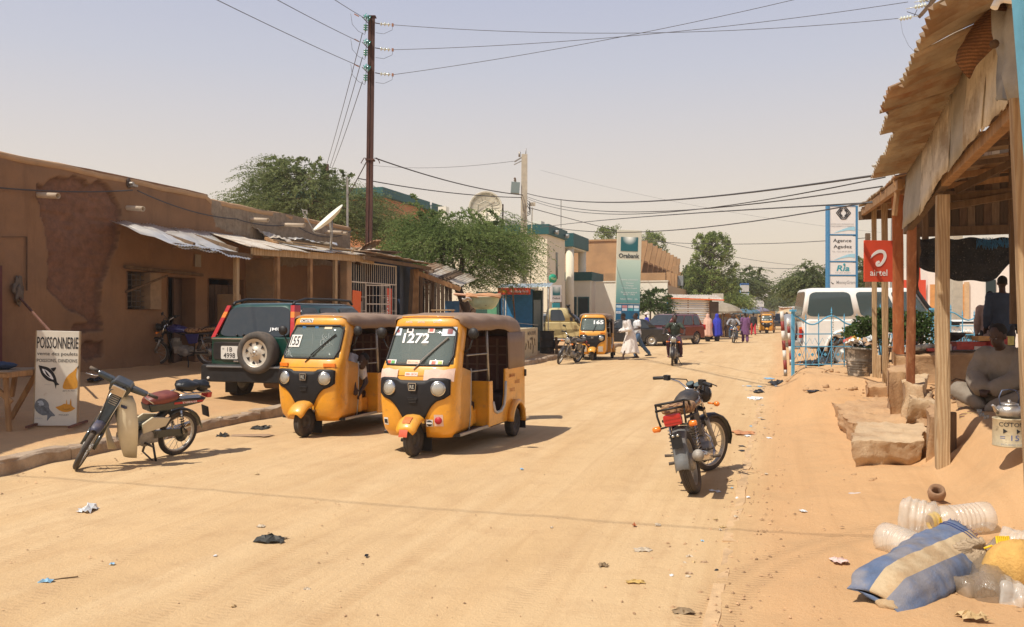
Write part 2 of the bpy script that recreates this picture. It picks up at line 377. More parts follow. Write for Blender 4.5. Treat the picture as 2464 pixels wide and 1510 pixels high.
# kerbs: stones set end to end, each a part of the pavement edge
conc=mat('old_concrete',(.40,.30,.21),.95,var=.25,vs=4,bump=.8,bs=22,col2=(.32,.22,.14),c2s=2.5)
kerb=struct(thing('kerb','left','kerb'));del kerb['label'];del kerb['category']
yy=2.6;kb=[]
for k in range(44):
    Ln=rnd.uniform(.85,1.05)*(1 if yy < 20 else 1.4);x0=-8.26+TA*yy;x1=-8.26+TA*(yy+Ln*ca)
    b=MB();n=6;P=[]
    dz=rnd.uniform(-.012,.012);rings=[]
    for i in range(n+1):
        t=(i/n)*(.985)+.008;c=V((x0+(x1-x0)*t,yy+Ln*ca*t,0));lt=V((ca,-sa,0));j=lambda a:rnd.uniform(-a,a)*2.2
        rings.append([c+lt*(-.23+j(.006))+V((0,0,-.1)),c+lt*(-.23+j(.006))+V((0,0,.165+dz+j(.006))),c+lt*(-.03+j(.01))+V((0,0,.168+dz+j(.008))),c+lt*(.0+j(.008))+V((0,0,.14+dz+j(.01))),c+lt*(.012+j(.006))+V((0,0,-.1))])
    b.loft(rings,smooth=False);b.build('kerb_stone',conc,kerb,bev=.008);yy += Ln*ca
    if yy > 44:break
rk=struct(thing('pavement_edge','right','kerb'));del rk['label'];del rk['category']
sandc=mat('sandy_concrete',(.60,.40,.215),.97,var=.14,vs=5,bump=.6,bs=30,col2=(.50,.33,.18))
yy=3.4
for k in range(22):
    Ln=rnd.uniform(.9,1.3);b=MB();rings=[]
    for i in range(5):
        t=i/4*.99;c=V((-.38+TA*(yy+Ln*ca*t),yy+Ln*ca*t,0));lt=V((ca,-sa,0));j=lambda a:rnd.uniform(-a,a)
        rings.append([c+lt*(-.04+j(.012))+V((0,0,-.05)),c+lt*(-.03+j(.02))+V((0,0,.010+j(.010))),c+lt*(.05+j(.02))+V((0,0,.016+j(.010))),c+lt*(.07)+V((0,0,-.05))])
    b.loft(rings,smooth=False);b.build('kerb_stone',sandc,rk);yy += Ln*ca
    if yy > 19:break

# ================================================================ LEFT MUD BUILDING
def wp(y,z,off=0):                                # a point of the left wall's street face at distance y
    return V((-13.93+TA*y,y,z))+V((ca,-sa,0))*off
def wY(x):return 13.93/(TA-(x-CX)/FP)              # distance of that face behind picture column x
def wz(x,y):Y=wY(x);return CH-(y-HY)*Y/FP
def wq(x,y):return (wY(x),wz(x,y))
house=thing('mud_building','long flat-roofed brown mud building with a big patch of fallen plaster facing the street','building',wp(21,.5))
hin=house.matrix_world if False else M.Translation(-house.location)
patch=[wq(*p) for p in ((86,437),(100,442),(118,432),(150,428),(170,432),(188,425),(206,432),(214,445),(236,432),(258,440),(274,462),(283,492),(291,520),(286,545),(290,560),(280,590),(262,630),(255,660),(246,700),(242,760),(247,778),(215,775),(205,760),(160,740),(118,700),(116,640),(118,600),(104,545),(93,520),(96,500),(86,470))]
patch2=[wq(*p) for p in ((180,778),(240,770),(246,790),(200,800),(178,795))]
patch3=[wq(*p) for p in ((205,822),(245,815),(246,860),(205,868),(196,845))]
grey=[wq(*p) for p in ((500,380),(842,380),(842,640),(640,640),(600,575),(560,560),(520,545),(506,510))]
def inpoly(u,v,P):
    r=np.zeros(u.shape,bool);n=len(P);j=n-1
    for i in range(n):
        a,b=P[i],P[j];c=((a[1] > v) != (b[1] > v)) & (u < (b[0]-a[0])*(v-a[1])/(b[1]-a[1]+1e-9)+a[0]);r ^= c;j=i
    return r
def polyd(u,v,P):
    d=np.full(u.shape,9.);n=len(P)
    for i in range(n):
        a,b=P[i],P[(i+1) % n];ax,ay=b[0]-a[0],b[1]-a[1];t=np.clip(((u-a[0])*ax+(v-a[1])*ay)/(ax*ax+ay*ay+1e-9),0,1)
        d=np.minimum(d,np.hypot(u-a[0]-ax*t,v-a[1]-ay*t))
    return d
# openings (y0, y1, z0, z1): a grilled window, two doorways, and shop openings under the awning
OPEN=[(wY(304),wY(362),wz(330,745),wz(330,655)),(wY(402),wY(468),.5,wz(430,668)),(wY(500),wY(585),.5,wz(540,672))]
us=np.arange(11.0,28.01,.04);vs_=np.linspace(-.1,4.62,122);U,VV=np.meshgrid(us,vs_)
U0=U+.10*pnoise(U,VV,3,31)+.05*pnoise(U,VV,7,32);V0=VV+.10*pnoise(U,VV,3,33)+.05*pnoise(U,VV,7,34)
ins=np.zeros(U.shape);edge=np.zeros(U.shape)
for P in (patch,patch2,patch3):
    a=inpoly(U0,V0,P);d=polyd(U0,V0,P);ins=np.maximum(ins,np.where(a,np.clip(d/.02,0,1),0));edge=np.maximum(edge,np.where(a,np.exp(-d/.04),0))  # edge: mask of the shade line painted inside each patch rim
gr=inpoly(U0,V0,grey)*1.0
off=.02*pnoise(U,VV,.7,41)+.022*pnoise(U,VV,2.2,42)+.006*pnoise(U,VV,9,43)+gr*.01
off=off-ins*(.105+.05*pnoise(U,VV,3,44)+.04*pnoise(U,VV*2.2,5,45)+.02*pnoise(U,VV,11,46))
# courses of mud bricks showing in the bare patch
off -= ins*.010*(np.abs(((VV/.13) % 1)-.5) > .40)
base=sst((.9-VV)/.8);off += .08*base+.03*base*pnoise(U,VV,2.5,47)
top_drop=np.where(U > wY(500),.10+.05*pnoise(U,VV*0,1.1,49),.05*pnoise(U,VV*0,.8,48));VZ=VV-top_drop*sst((VV-4.2)/.4)
X=-13.93+TA*U+ca*off-house.location.x;Y=U-sa*off-house.location.y;Z=VZ-house.location.z
keep=np.ones((len(vs_)-1,len(us)-1),bool);uc=(us[:-1]+us[1:])/2;vc=(vs_[:-1]+vs_[1:])/2
for y0,y1,z0,z1 in OPEN:keep &= ~(((uc > y0) & (uc < y1))[None,:] & ((vc > z0) & (vc < z1))[:,None])
idx=np.arange(U.size).reshape(U.shape);q=np.stack([idx[:-1,:-1],idx[:-1,1:],idx[1:,1:],idx[1:,:-1]],-1)[keep]
me=bpy.data.meshes.new('wall');me.vertices.add(U.size);me.vertices.foreach_set('co',np.stack([X,Y,Z],-1).reshape(-1).astype(np.float32))
me.loops.add(q.size);me.loops.foreach_set('vertex_index',q.reshape(-1).astype(np.int32));me.polygons.add(len(q));me.polygons.foreach_set('loop_start',np.arange(0,q.size,4,dtype=np.int32));me.polygons.foreach_set('use_smooth',[True]*len(q));me.update(calc_edges=True)
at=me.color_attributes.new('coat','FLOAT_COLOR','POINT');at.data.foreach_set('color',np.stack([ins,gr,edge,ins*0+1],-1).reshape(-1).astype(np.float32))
def wall_material():
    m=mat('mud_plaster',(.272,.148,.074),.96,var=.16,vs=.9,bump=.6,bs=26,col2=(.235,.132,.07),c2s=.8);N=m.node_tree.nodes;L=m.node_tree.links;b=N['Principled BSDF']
    src=b.inputs['Base Color'].links[0].from_socket;a=N.new('ShaderNodeAttribute');a.attribute_name='coat';s=N.new('ShaderNodeSeparateColor');L.new(a.outputs['Color'],s.inputs[0])
    tcn=N.new('ShaderNodeTexCoord');n=N.new('ShaderNodeTexNoise');n.inputs['Scale'].default_value=6.5;n.inputs['Detail'].default_value=8;n.inputs['Roughness'].default_value=.75;L.new(tcn.outputs['Object'],n.inputs['Vector'])
    def mix(f,x1,x2):
        x=N.new('ShaderNodeMix');x.data_type='RGBA'
        for s_,v in ((0,f),(6,x1),(7,x2)):
            if hasattr(v,'is_output'):L.new(v,x.inputs[s_])
            else:x.inputs[s_].default_value=(*v,1)
        return x.outputs[2]
    rp=N.new('ShaderNodeMapRange');L.new(n.outputs['Fac'],rp.inputs[0]);rp.inputs[1].default_value=.35;rp.inputs[2].default_value=.65
    bare=mix(rp.outputs[0],(.15,.075,.045),(.26,.125,.07));cem=mix(rp.outputs[0],(.20,.155,.11),(.34,.27,.195))
    o=mix(s.outputs[1],src,cem);o=mix(s.outputs[0],o,bare)
    mpw=N.new('ShaderNodeMapping');mpw.inputs['Scale'].default_value=(2.2,2.2,.35);L.new(tcn.outputs['Object'],mpw.inputs[0]);nw=N.new('ShaderNodeTexNoise');nw.inputs['Scale'].default_value=1.6;nw.inputs['Detail'].default_value=7;nw.inputs['Roughness'].default_value=.7;L.new(mpw.outputs[0],nw.inputs['Vector'])
    rs=N.new('ShaderNodeMapRange');L.new(nw.outputs['Fac'],rs.inputs[0]);rs.inputs[1].default_value=.52;rs.inputs[2].default_value=.72;rs.inputs[4].default_value=.55;o=mix(rs.outputs[0],o,(.17,.095,.05))
    edge_shade=N.new('ShaderNodeMath');edge_shade.operation='MULTIPLY';L.new(s.outputs[2],edge_shade.inputs[0]);edge_shade.inputs[1].default_value=.6;o=mix(edge_shade.outputs[0],o,(.07,.035,.02));L.new(o,b.inputs['Base Color']);return m  # shade under the broken plaster rim is mixed into the wall colour
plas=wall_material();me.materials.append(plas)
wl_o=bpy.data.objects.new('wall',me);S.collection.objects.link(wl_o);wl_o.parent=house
Lc=house.location
def hb():return MB(M.Translation(-Lc))
roofm=mat('mud_roof',(.45,.28,.15),.97,var=.15,vs=2,bump=.5,bs=10)
b=hb();rings=[]
for i in range(90):                                  # parapet coping, lit from above
    y=11+17*i/89;zt=4.62-(float(.10) if y > wY(500) else 0)+.03*noise.noise(V((y*1.1,0,3)))+.012*noise.noise(V((y*5,0,3)))
    rings.append([wp(y,zt-.12,.015),wp(y,zt-.02,.02),wp(y,zt+.015,-.05),wp(y,zt+.01,-.3),wp(y,zt-.12,-.34)])
b.loft(rings);b.build('parapet_coping',roofm,house)
b=hb()
b.add([wp(11,4.4,-.3),wp(28,4.3,-.3),wp(28,4.3,-9),wp(11,4.4,-9)],[(0,1,2,3)])
b.add([wp(28,-.2,.0),wp(28,4.5,.0),wp(28,4.5,-9),wp(28,-.2,-9)],[(0,3,2,1)])
b.add([wp(28,-.2,.0),wp(28,4.5,.0),wp(28,4.5,-.33),wp(28,-.2,-.33)],[(0,3,2,1)])
b.add([wp(11,-.2,-5),wp(28,-.2,-5),wp(28,4.5,-5),wp(11,4.5,-5)],[(0,1,2,3)])
b.add([wp(11,-.2,0),wp(11,4.5,0),wp(11,4.5,-9),wp(11,-.2,-9)],[(0,3,2,1)])
b.build('roof',roofm,house)
# reveals and rooms behind the openings
for k,(y0,y1,z0,z1) in enumerate(OPEN):
    b=hb();d=-.45 if k else -.3
    for p in (((y0,z0),(y0,z1)),((y0,z1),(y1,z1)),((y1,z1),(y1,z0)),((y1,z0),(y0,z0))):
        b.add([wp(*p[0],.03),wp(*p[1],.03),wp(*p[1],d),wp(*p[0],d)],[(0,1,2,3)])
    b.build('reveal',plas,house)
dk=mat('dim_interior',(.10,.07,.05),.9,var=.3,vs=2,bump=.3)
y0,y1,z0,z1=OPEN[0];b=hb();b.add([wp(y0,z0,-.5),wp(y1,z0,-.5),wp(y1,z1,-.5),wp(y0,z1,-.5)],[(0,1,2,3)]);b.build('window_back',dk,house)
b=hb();b.beam(wp(y0+.75,z0,-.12),wp(y0+.75,z1,-.12),.03);b.box(wp((y0+.8+y1)/2,(z0+z1)/2,-.14),(.5,(y1-y0)*.5,z1-z0),(0,0,-AN));b.build('shutter',mat('tan_shutter',(.30,.20,.12),.85,var=.2,bump=.3),house,bev=.01)
g_=hb()
for i in range(5):yq=y0+.08+.13*i;g_.cyl(wp(yq,z0,-.06),wp(yq,z1,-.06),.008,n=5)
for i in range(7):zq=z0+(z1-z0)*(i+.5)/7;g_.cyl(wp(y0,zq,-.06),wp(y0+.72,zq,-.06),.008,n=5)
g_.build('window_grille',mat('grey_bars',(.16,.14,.12),.7,.3,var=.2,bump=0),house)
b=hb();b.beam(wp(y0-.05,wz(303,704),.03),wp(wY(372),wz(372,664),.35),.05,.04);b.build('brace',woodd,house,bev=.005)
b=hb();b.beam(wp(y0-.1,z1+.09,.06),wp(y1+1.6,z1+.02,.10),.07,.07);b.build('lintel',woodd,house,bev=.008)
b=hb();b.box(wp(OPEN[1][1]-.2,1.5,-.3),(.05,.8,2.1),(0,0,-AN+.4));b.build('door',mat('brown_door',(.11,.06,.035),.8,var=.3,stretch=(8,8,1)),house,bev=.01)
y0,y1,z0,z1=OPEN[2];b=hb()
for i in range(5):b.box(wp(y0+.2+(y1-y0-.3)*i/4,1.45,-.28),(.04,(y1-y0)/5.3,2.0),(0,0,-AN))
b.build('plank_door',mat('grey_brown_planks',(.12,.075,.05),.85,var=.35,stretch=(9,9,.8),bump=.5),house,bev=.008)
for xa,xb,ya,yb in ((40,88,655,870),(0,62,570,571.5),(60,62.5,571,700)):   # shallow reveals and old cracks
    b=hb();Ya,Yb=wY(xa),wY(xb);b.add([wp(Ya,wz(xa,ya),.032),wp(Yb,wz(xb,ya),.032),wp(Yb,wz(xb,yb),.032),wp(Ya,wz(xa,yb),.032)],[(0,1,2,3)])
    if ya != 655:b.build('crack',mat('crack',(.10,.055,.03),1,var=.3,bump=0),house,solid=.012)
b=hb();b.bb((0,0,0),(.01,.01,.01));Ya,Yb=14.15,wY(0)-.02;Zt,Zb=wz(3,640),.45
b=hb();b.add([wp(Ya,Zb,.05),wp(Yb,Zb,.05),wp(Yb,Zt,.05),wp(Ya,Zt,.05)],[(0,1,2,3)]);b.build('red_door',mat('red_door',(.10,.02,.018),.6,var=.2,bump=.1),house,solid=.05)
# drain spouts sticking out of the wall
clay=mat('clay_pipe',(.52,.41,.29),.8,var=.12,bump=.2,dust=.1)
for x,y,Ln,k in ((94,469,.5,0),(307,500,.45,1),(604,528,.55,2),(678,541,.75,3),(783,558,.6,4),(806,560,.45,5)):
    Yq,Zq=wq(x,y);a=wp(Yq,Zq,-.1);o=wp(Yq-.05,Zq-.05,Ln);b=hb();r=.055;d=(o-a).normalized()
    b.lathe([(r,0),(r,(o-a).length),(r*.82,(o-a).length),(r*.82,(o-a).length-.25)],a,d,14);b.build('drain_spout',clay,house)
b=hb();b.box(wp(wY(312),wz(312,448),.05),(.22,.14,.05),(0,0,-AN));b.cyl(wp(wY(308),wz(308,443),.0),wp(wY(308),wz(308,443),.14),.04);b.build('cable_bracket',steel,house,bev=.005)
b=hb();b.ell(wp(wY(309),wz(309,441),.01),(.03,.10,.12));b.build('socket_hole',dk,house)
b=hb();b.box(wp(wY(474),wz(474,628),.03),(.012,.22,.30),(0,0,-AN));b.build('notice',mat('grey_notice',(.30,.26,.22),.8),house)
# a mud pier between the doorways and the partition walls that make the porch
b=hb();b.box(wp(21.5,1.2,.25),(.5,.3,2.0),(0,0,-AN));b.build('porch_pier',mud,house,bev=.03)
b=hb();b.box(wp(wY(597),1.6,.42),(.9,.22,3.1),(0,0,-AN));b.build('partition',mud,house,bev=.03)

# ---------------------------------------------------------------- tin awning on posts
def corr(b,p00,p10,p11,p01,waves,amp=.012,seg=6,along='u',wob=0,seed=0):
    """corrugated sheet over the four corners; the corrugations repeat along u (p00->p10) and run along v"""
    p00,p10,p11,p01=map(V,(p00,p10,p11,p01));nrm=(p10-p00).cross(p01-p00).normalized();nu=waves*4;rows=[]
    for j in range(seg+1):
        v=j/seg;row=[]
        for i in range(nu+1):
            u=i/nu;p=(p00.lerp(p10,u)).lerp(p01.lerp(p11,u),v);w=amp*math.sin(u*waves*2*math.pi)
            if wob:w += wob*noise.noise(V((u*3+seed,v*3,seed*.7)))
            row.append(p+nrm*w)
        rows.append(row)
    return b.grid(rows,True)
tin=mat('shiny_tin',(.80,.78,.72),.33,.75,var=.12,vs=2,bump=.15,bs=9,dust=.25)
tinw=mat('worn_tin',(.62,.55,.45),.6,.35,var=.2,vs=3,bump=.2,bs=14,col2=(.45,.30,.18),c2s=2,c2p=(.5,.7))
rust=mat('rusty_tin',(.36,.27,.18),.75,.25,var=.25,vs=3,bump=.25,bs=14,col2=(.30,.15,.07),c2s=2.5)
def op(y,z,o=2.0):return wp(y,z,o)
awn=thing('tin_awning','lean-to awning of bent shiny corrugated tin on squared wooden posts along the mud building','awning',wp(20,.5,1.5));La=awn.location
def ab():return MB(M.Translation(-La))
sheets=[(17.9,18.75,17.35,18.45,3.66,3.05,tin),(18.6,19.9,17.45,18.6,3.68,3.02,tin),(19.7,21.0,18.45,19.75,3.70,3.0,tin),(20.9,22.2,19.7,20.95,3.71,3.18,tinw),(22.1,23.3,20.85,22.2,3.70,3.24,tinw),(23.2,24.4,22.1,23.4,3.70,3.30,tin),(24.3,25.3,23.3,24.7,3.70,3.35,tinw),(25.2,26.2,24.6,25.7,3.70,3.37,tinw)]
for k,(a0,a1,c0,c1,zt,zb,m_) in enumerate(sheets):
    b=ab();dr=.09 if k == 2 else (.05 if k == 1 else 0)
    corr(b,wp(a0,zt+.01*(k % 2),.02),wp(a1,zt+.012*(k % 2),.02),op(c1,zb-dr+.012*(k % 2),2.12),op(c0,zb+.012*(k % 2),2.12),13,.012,10,wob=.06 if k < 3 else .02,seed=k*3.1)
    b.build('roof_sheet',m_,awn,solid=.003)
for x,zt in ((607,2.98),(700,3.12),(775,3.2),(832,3.28)):
    Yp=11.9/(TA-(x-CX)/FP);b=ab();px,py=op(Yp,0,1.93)[:2];b.beam((px,py,Hs(px,py)-.1),(px+.01,py,zt+.06),.12,.09,up=(ca,-sa,0));b.build('post',woodl if x in (607,832) else wood,awn,bev=.008)
b=ab();b.beam(op(17.5,3.06,1.95),op(20.0,3.0,1.95),.07,.10);b.build('eave_beam',woodd,awn,bev=.006)
b=ab();b.beam(op(20.0,3.12,1.97),op(25.6,3.29,1.97),.08,.17);b.build('eave_beam',woodl,awn,bev=.006)
for y in (18.2,19.6,21,22.4,23.8,25.2):
    b=ab();b.beam(wp(y+.5,3.62,.03),op(y-.1,3.12,1.95),.06,.08);b.build('rafter',woodd,awn,bev=.005)
# loose timber and bent sheets thrown on top
for k,(x0,y0,Y0,x1,y1,Y1,w,h,m_) in enumerate(((655,578,22.4,760,600,23.2,.12,.04,woodl),(660,571,23,830,598,24.5,.10,.03,woodd),(700,582,22.8,850,603,24.2,.09,.03,woodl),(775,588,24,862,606,25,.16,.03,tinw),(845,612,24.3,900,630,25,.03,.18,woodl),(880,603,25,955,608,26.3,.4,.03,woodd),(640,574,22.6,668,588,22.3,.1,.08,wood))):
    b=MB();b.beam(W(x0,y0,Y0),W(x1,y1,Y1),w,h);o=b.build('loose_plank',m_,None,bev=.004)
    tag(o,['pale plank lying askew where the shiny tin meets the older roof','long dark plank lying along the awning roof behind the dish','pale plank in the middle of the awning roof below the dish','flat strip of worn tin beside the foot of the white dish mast','short board on edge at the end of the awning above the white grille','wide dark board near the rusty steel pole base on the roof','stub of beam at the left end of the roof clutter'][k],'plank','junk timber lying on the awning roof')
for k,(x,y,Y_,sx,sy,r_,m_) in enumerate(((648,566,23.2,1.3,.7,.35,tinw),(745,583,24,1.5,.8,.1,tin),(880,597,25.5,.9,.7,-.45,rust),(900,606,26.5,1.4,.8,.1,tinw))):
    b=MB(M.Translation(W(x,y,Y_)) @ M.Rotation(r_,4,'Y') @ M.Rotation(-AN+.6,4,'Z'));corr(b,(-sx/2,-sy/2,0),(sx/2,-sy/2,.02),(sx/2,sy/2,.05),(-sx/2,sy/2,0),9,.012,6,wob=.12,seed=k)
    tag(b.build('loose_sheet',m_,None,solid=.003),['curled tin sheet at the left end of the junk on the roof','bright flat tin sheet on the roof under the satellite dish','dark rolled tin sheet beside the base of the steel pole','worn tin sheet overhanging near the steel pole'][k],'roof sheet','loose tin sheets on the awning roof')

na=thing('tin_awning','awning beyond the left edge of the picture, shading the fish sign and table','awning',(-9,10.5,.5));b=MB(M.Translation((9,-10.5,-.5)))
corr(b,(-7.25,11.4,3.8),(-7.5,8.2,3.8),(-12,7.2,4.1),(-11.2,14.2,4.1),16,.015,5,wob=.03);b.build('roof_sheet',rust,na,solid=.01)
for x_,y_ in ((-7.6,8.5),(-7.5,11.0)):b=MB(M.Translation((9,-10.5,-.5)));b.beam((x_,y_,Hs(x_,y_)),(x_,y_,3.8),.1);b.build('post',wood,na)
# ---------------------------------------------------------------- the barred shop
shop=thing('barred_shop','phone shop behind a cream welded grille with an orange and a red poster','shop',wp(26.4,.4,1.7));Ls=shop.location
def sb():return MB(M.Translation(-Ls))
def sp(y,z,o=1.75):return wp(y,z,o)
bars=mat('cream_bars',(.62,.56,.48),.55,var=.12,bump=.1,dust=.15)
frame=sb();y0,y1,z0,z1=24.85,27.75,.45,3.2
for z in (z0+.05,2.62,z1):frame.beam(sp(y0,z),sp(y1,z),.035,.035)
for y in (y0,25.75,26.75,y1):frame.beam(sp(y,z0),sp(y,z1 if y in (y0,y1) else 2.62),.035,.035)
frame.build('grille_frame',bars,shop)
for k in range(22):
    y=y0+(y1-y0)*(k+.5)/22;b=sb();b.beam(sp(y,2.62),sp(y,z1),.016);b.build('bar',bars,shop)
for k in range(13):
    y=y0+(y1-y0)*(k+.5)/22 if k < 7 else 26.75+(k-6.5)/6*1.0
    b=sb();b.beam(sp(y,z0),sp(y,2.62),.016);b.build('bar',bars,shop)
for z in (.9,1.35,1.8,2.2):
    b=sb();b.beam(sp(y0,z),sp(25.75,z),.016);b.build('bar',bars,shop);b=sb();b.beam(sp(26.75,z),sp(y1,z),.016);b.build('bar',bars,shop)
door=sb();D=lambda t,z:sp(25.75,0,1.76).lerp(sp(25.75,0,1.76)+V((.62,.55,0)),t)+V((0,0,z))
for z in (.5,1.0,1.5,2.0,2.55):door.beam(D(0,z),D(1,z),.03)
for t in (0,1):door.beam(D(t,.5),D(t,2.55),.03)
for i in range(1,7):door.beam(D(i/7,.5),D(i/7,2.55),.014)
for z in (.75,1.25,1.75,2.25):door.beam(D(0,z),D(1,z),.012)
door.build('open_grille_door',bars,shop)
b=sb();b.box(sp(24.68,1.8,1.7),(.25,.28,2.9),(0,0,-AN));b.build('mud_pier',mud,shop,bev=.04)
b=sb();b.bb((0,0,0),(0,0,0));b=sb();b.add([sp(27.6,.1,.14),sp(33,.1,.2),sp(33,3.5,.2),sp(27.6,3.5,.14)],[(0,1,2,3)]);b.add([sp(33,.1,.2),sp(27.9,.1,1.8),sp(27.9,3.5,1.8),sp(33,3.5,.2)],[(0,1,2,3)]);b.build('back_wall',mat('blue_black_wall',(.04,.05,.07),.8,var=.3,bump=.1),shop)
redp=mat('red_print',(.66,.075,.032),.5,var=.06,bump=0);orgp=mat('orange_print',(.78,.13,.015),.5,var=.05,bump=0)
def wall_plate(par,Lo,y,z,o,w,h,m_,name='poster',tilt=0,rz=None):
    T=M.Translation(wp(y,z,o)-Lo) @ M.Rotation(math.pi/2-AN if rz is None else rz,4,'Z') @ M.Rotation(tilt,4,'Y');b=MB(T)
    b.box((0,0,0),(w,.012,h));return b.build(name,m_,par),T
o_,T_=wall_plate(shop,Ls,25.1,1.88,1.80,.52,.98,orgp,'orange_poster',.06)
txt(shop,'orange',0,-.36,.40,.12,winkm,-.009,.01,T=lambda p:T_ @ V(p))
o_,T2_=wall_plate(shop,Ls,27.15,1.92,1.80,.36,1.15,redp,'red_poster',.03)
txt(shop,'airtel',0,-.1,.62,.13,winkm,-.009,.01,T=lambda p:T2_ @ (M.Rotation(math.pi/2,4,'Y') @ V(p)))
b=sb();b.add([sp(26.3,.45,.9),sp(27.1,.45,.9),sp(27.1,2.1,.9),sp(26.3,2.1,.9)],[(0,1,2,3)]);b.build('pale_poster',mat('pale_poster',(.5,.48,.45),.7),shop,solid=.02)
b=sb();c=sp(26.75,1.45,.93);b.lathe([(.0,0),(.17,0),(.17,.01)],c,(ca,-sa,0),20);b.build('red_disc',redp,shop)
awn2=thing('shop_roof','ragged worn tin roof with wavy edge over the barred shop and the plank shack','roof',wp(27.5,3.4,1.5));L2=awn2.location
for k in range(5):
    y=24.9+k*.85;b=MB(M.Translation(-L2));z=3.44-.02*k
    corr(b,wp(y+.6,z+.25,.3),wp(y+1.5,z+.22,.3),wp(y+1.0,z-.01,2.4),wp(y+.05,z,2.4),11,.013,5,wob=.03,seed=k*2.2);b.build('roof_sheet',tinw if k % 2 else rust,awn2,solid=.003)
b=MB(M.Translation(-L2));b.beam(wp(24.8,3.28,2.2),wp(29.4,3.22,2.2),.07,.1);b.build('eave_beam',woodd,awn2)
# plank shack past the shop with a torn sloping lean-to
shk=thing('plank_shack','dark wooden market shack with rough planks and a torn sloping eave beside the acacia trunk','shack',G(1035,800));Lk=shk.location
def kb_():return MB(M.Translation(-Lk))
for k,(x,w,Y_,m_) in enumerate(((984,10,28.3,woodd),(996,22,28.4,wood),(1012,8,28.6,woodd),(1026,9,29,woodd),(1040,7,29.3,woodd))):
    b=kb_();b.beam(W(x,800,Y_),W(x+(2 if k else 8),648,Y_),w*Y_/FP*.9,.12,up=(0,1,0));b.build('post',m_,shk,bev=.01)
for k in range(9):
    b=kb_();x=1008+k*9.5;b.beam(W(x,805,30.5),W(x+rnd.uniform(-1,1),655+rnd.uniform(0,8)+k*2.0,30.5),.125,.02,up=(0,1,0));b.build('wall_plank',mat('weathered_dark%d' % (k % 3),((.10,.06,.035),(.07,.045,.03),(.13,.08,.05))[k % 3],.85,var=.3,stretch=(8,8,.8),bump=.4),shk,bev=.004)
for k in range(4):
    b=kb_();t=k/4;p0=W(1000+26*k,648+10*k,28.6+.1*k);p1=W(1000+26*(k+1)+4,648+10*(k+1)+2,28.7+.1*k);q0=p0+V((.5,1.9,.35));q1=p1+V((.5,1.9,.35))
    corr(b,p0,p1,q1,q0,5,.014,4,wob=.06,seed=k+9);b.build('roof_sheet',(rust,tinw,woodd,tinw)[k],shk,solid=.004)
b=kb_();b.beam(W(998,655,28.5),W(1108,697,28.9),.05,.16);b.build('eave_board',wood,shk,bev=.006)
b=kb_();b.beam(W(1000,690,28.6),W(1085,668,29.2),.04,.05);b.beam(W(1003,678,28.6),W(1072,672,29.2),.05,.05)
for k in range(9):b.beam(W(1010+9*k,688-k*2,28.7),W(1002+9*k,672-k,29.2),.03,.03)
b.build('lath_rack',woodd,shk)
for k,(x,hh,m_) in enumerate(((900,60,(.05,.10,.22)),(972,80,(.05,.09,.18)),(1088,70,(.04,.13,.26)))):
    b=kb_();b.box(W(x,760,30),(.5 if k else .3,.05,hh*30/FP));b.build('blue_panel',mat('blue_panel%d' % k,m_,.7,var=.2),shk)
tb=thing('stall_table','small wooden stall table with papers behind the front yellow rickshaw','table',G(1065,830));b=MB(M.Translation(-tb.location))
b.box(W(1066,747,27),(.72,.5,.04));b.build('table_top',woodl,tb,bev=.005)
for dx in (-1,1):
    for dy in (-1,1):b=MB(M.Translation(-tb.location));c=W(1066,747,27)+V((dx*.3,dy*.2,0));b.beam((c.x,c.y,Hs(c.x,c.y)),c,.05);b.build('leg',wood,tb)

# ================================================================ POLES, DISH, WIRES
rsteel=mat('rusty_steel',(.085,.036,.026),.7,.3,var=.35,vs=2,bump=.35,bs=20,stretch=(3,3,.6),col2=(.16,.07,.045),c2s=1.6,c2p=(.5,.75))
greeng=mat('green_glass',(.05,.30,.26),.12,var=.1,bump=.05,coat=1,spec=.8)
whiteg=mat('pale_glass',(.62,.66,.58),.15,var=.1,bump=.05,coat=.8)
YP=27.5
pole=thing('steel_pole','tall rusty brown steel beam pole with green glass insulators rising behind the awning roof','utility pole',(W(889,600,YP).x,YP,Hs(W(889,600,YP).x,YP)));Lp=pole.location
def pb():return MB(M.Translation(-Lp))
t0,t1=W(888,600,YP),W(895,42,YP);bot=t0+(t0-t1)*.42
b=pb();ax=V((.995,.1,0))
for s in (-1,1):b.beam(bot+ax*s*.085,t1+ax*s*.075,.014,.22,up=(0,1,0));b.beam(bot+ax*s*.06+V((0,-.1,0)),t1+ax*s*.055+V((0,-.1,0)),.09,.014,up=(0,1,0))
b.beam(bot+V((0,.0,0)),t1,.18,.02,up=(0,1,0));b.build('beam',rsteel,pole)
b=pb();b.bb(t1-V((.13,.13,0)),t1+V((.13,.13,.02)));b.build('cap',rsteel,pole)
WIRE=[]
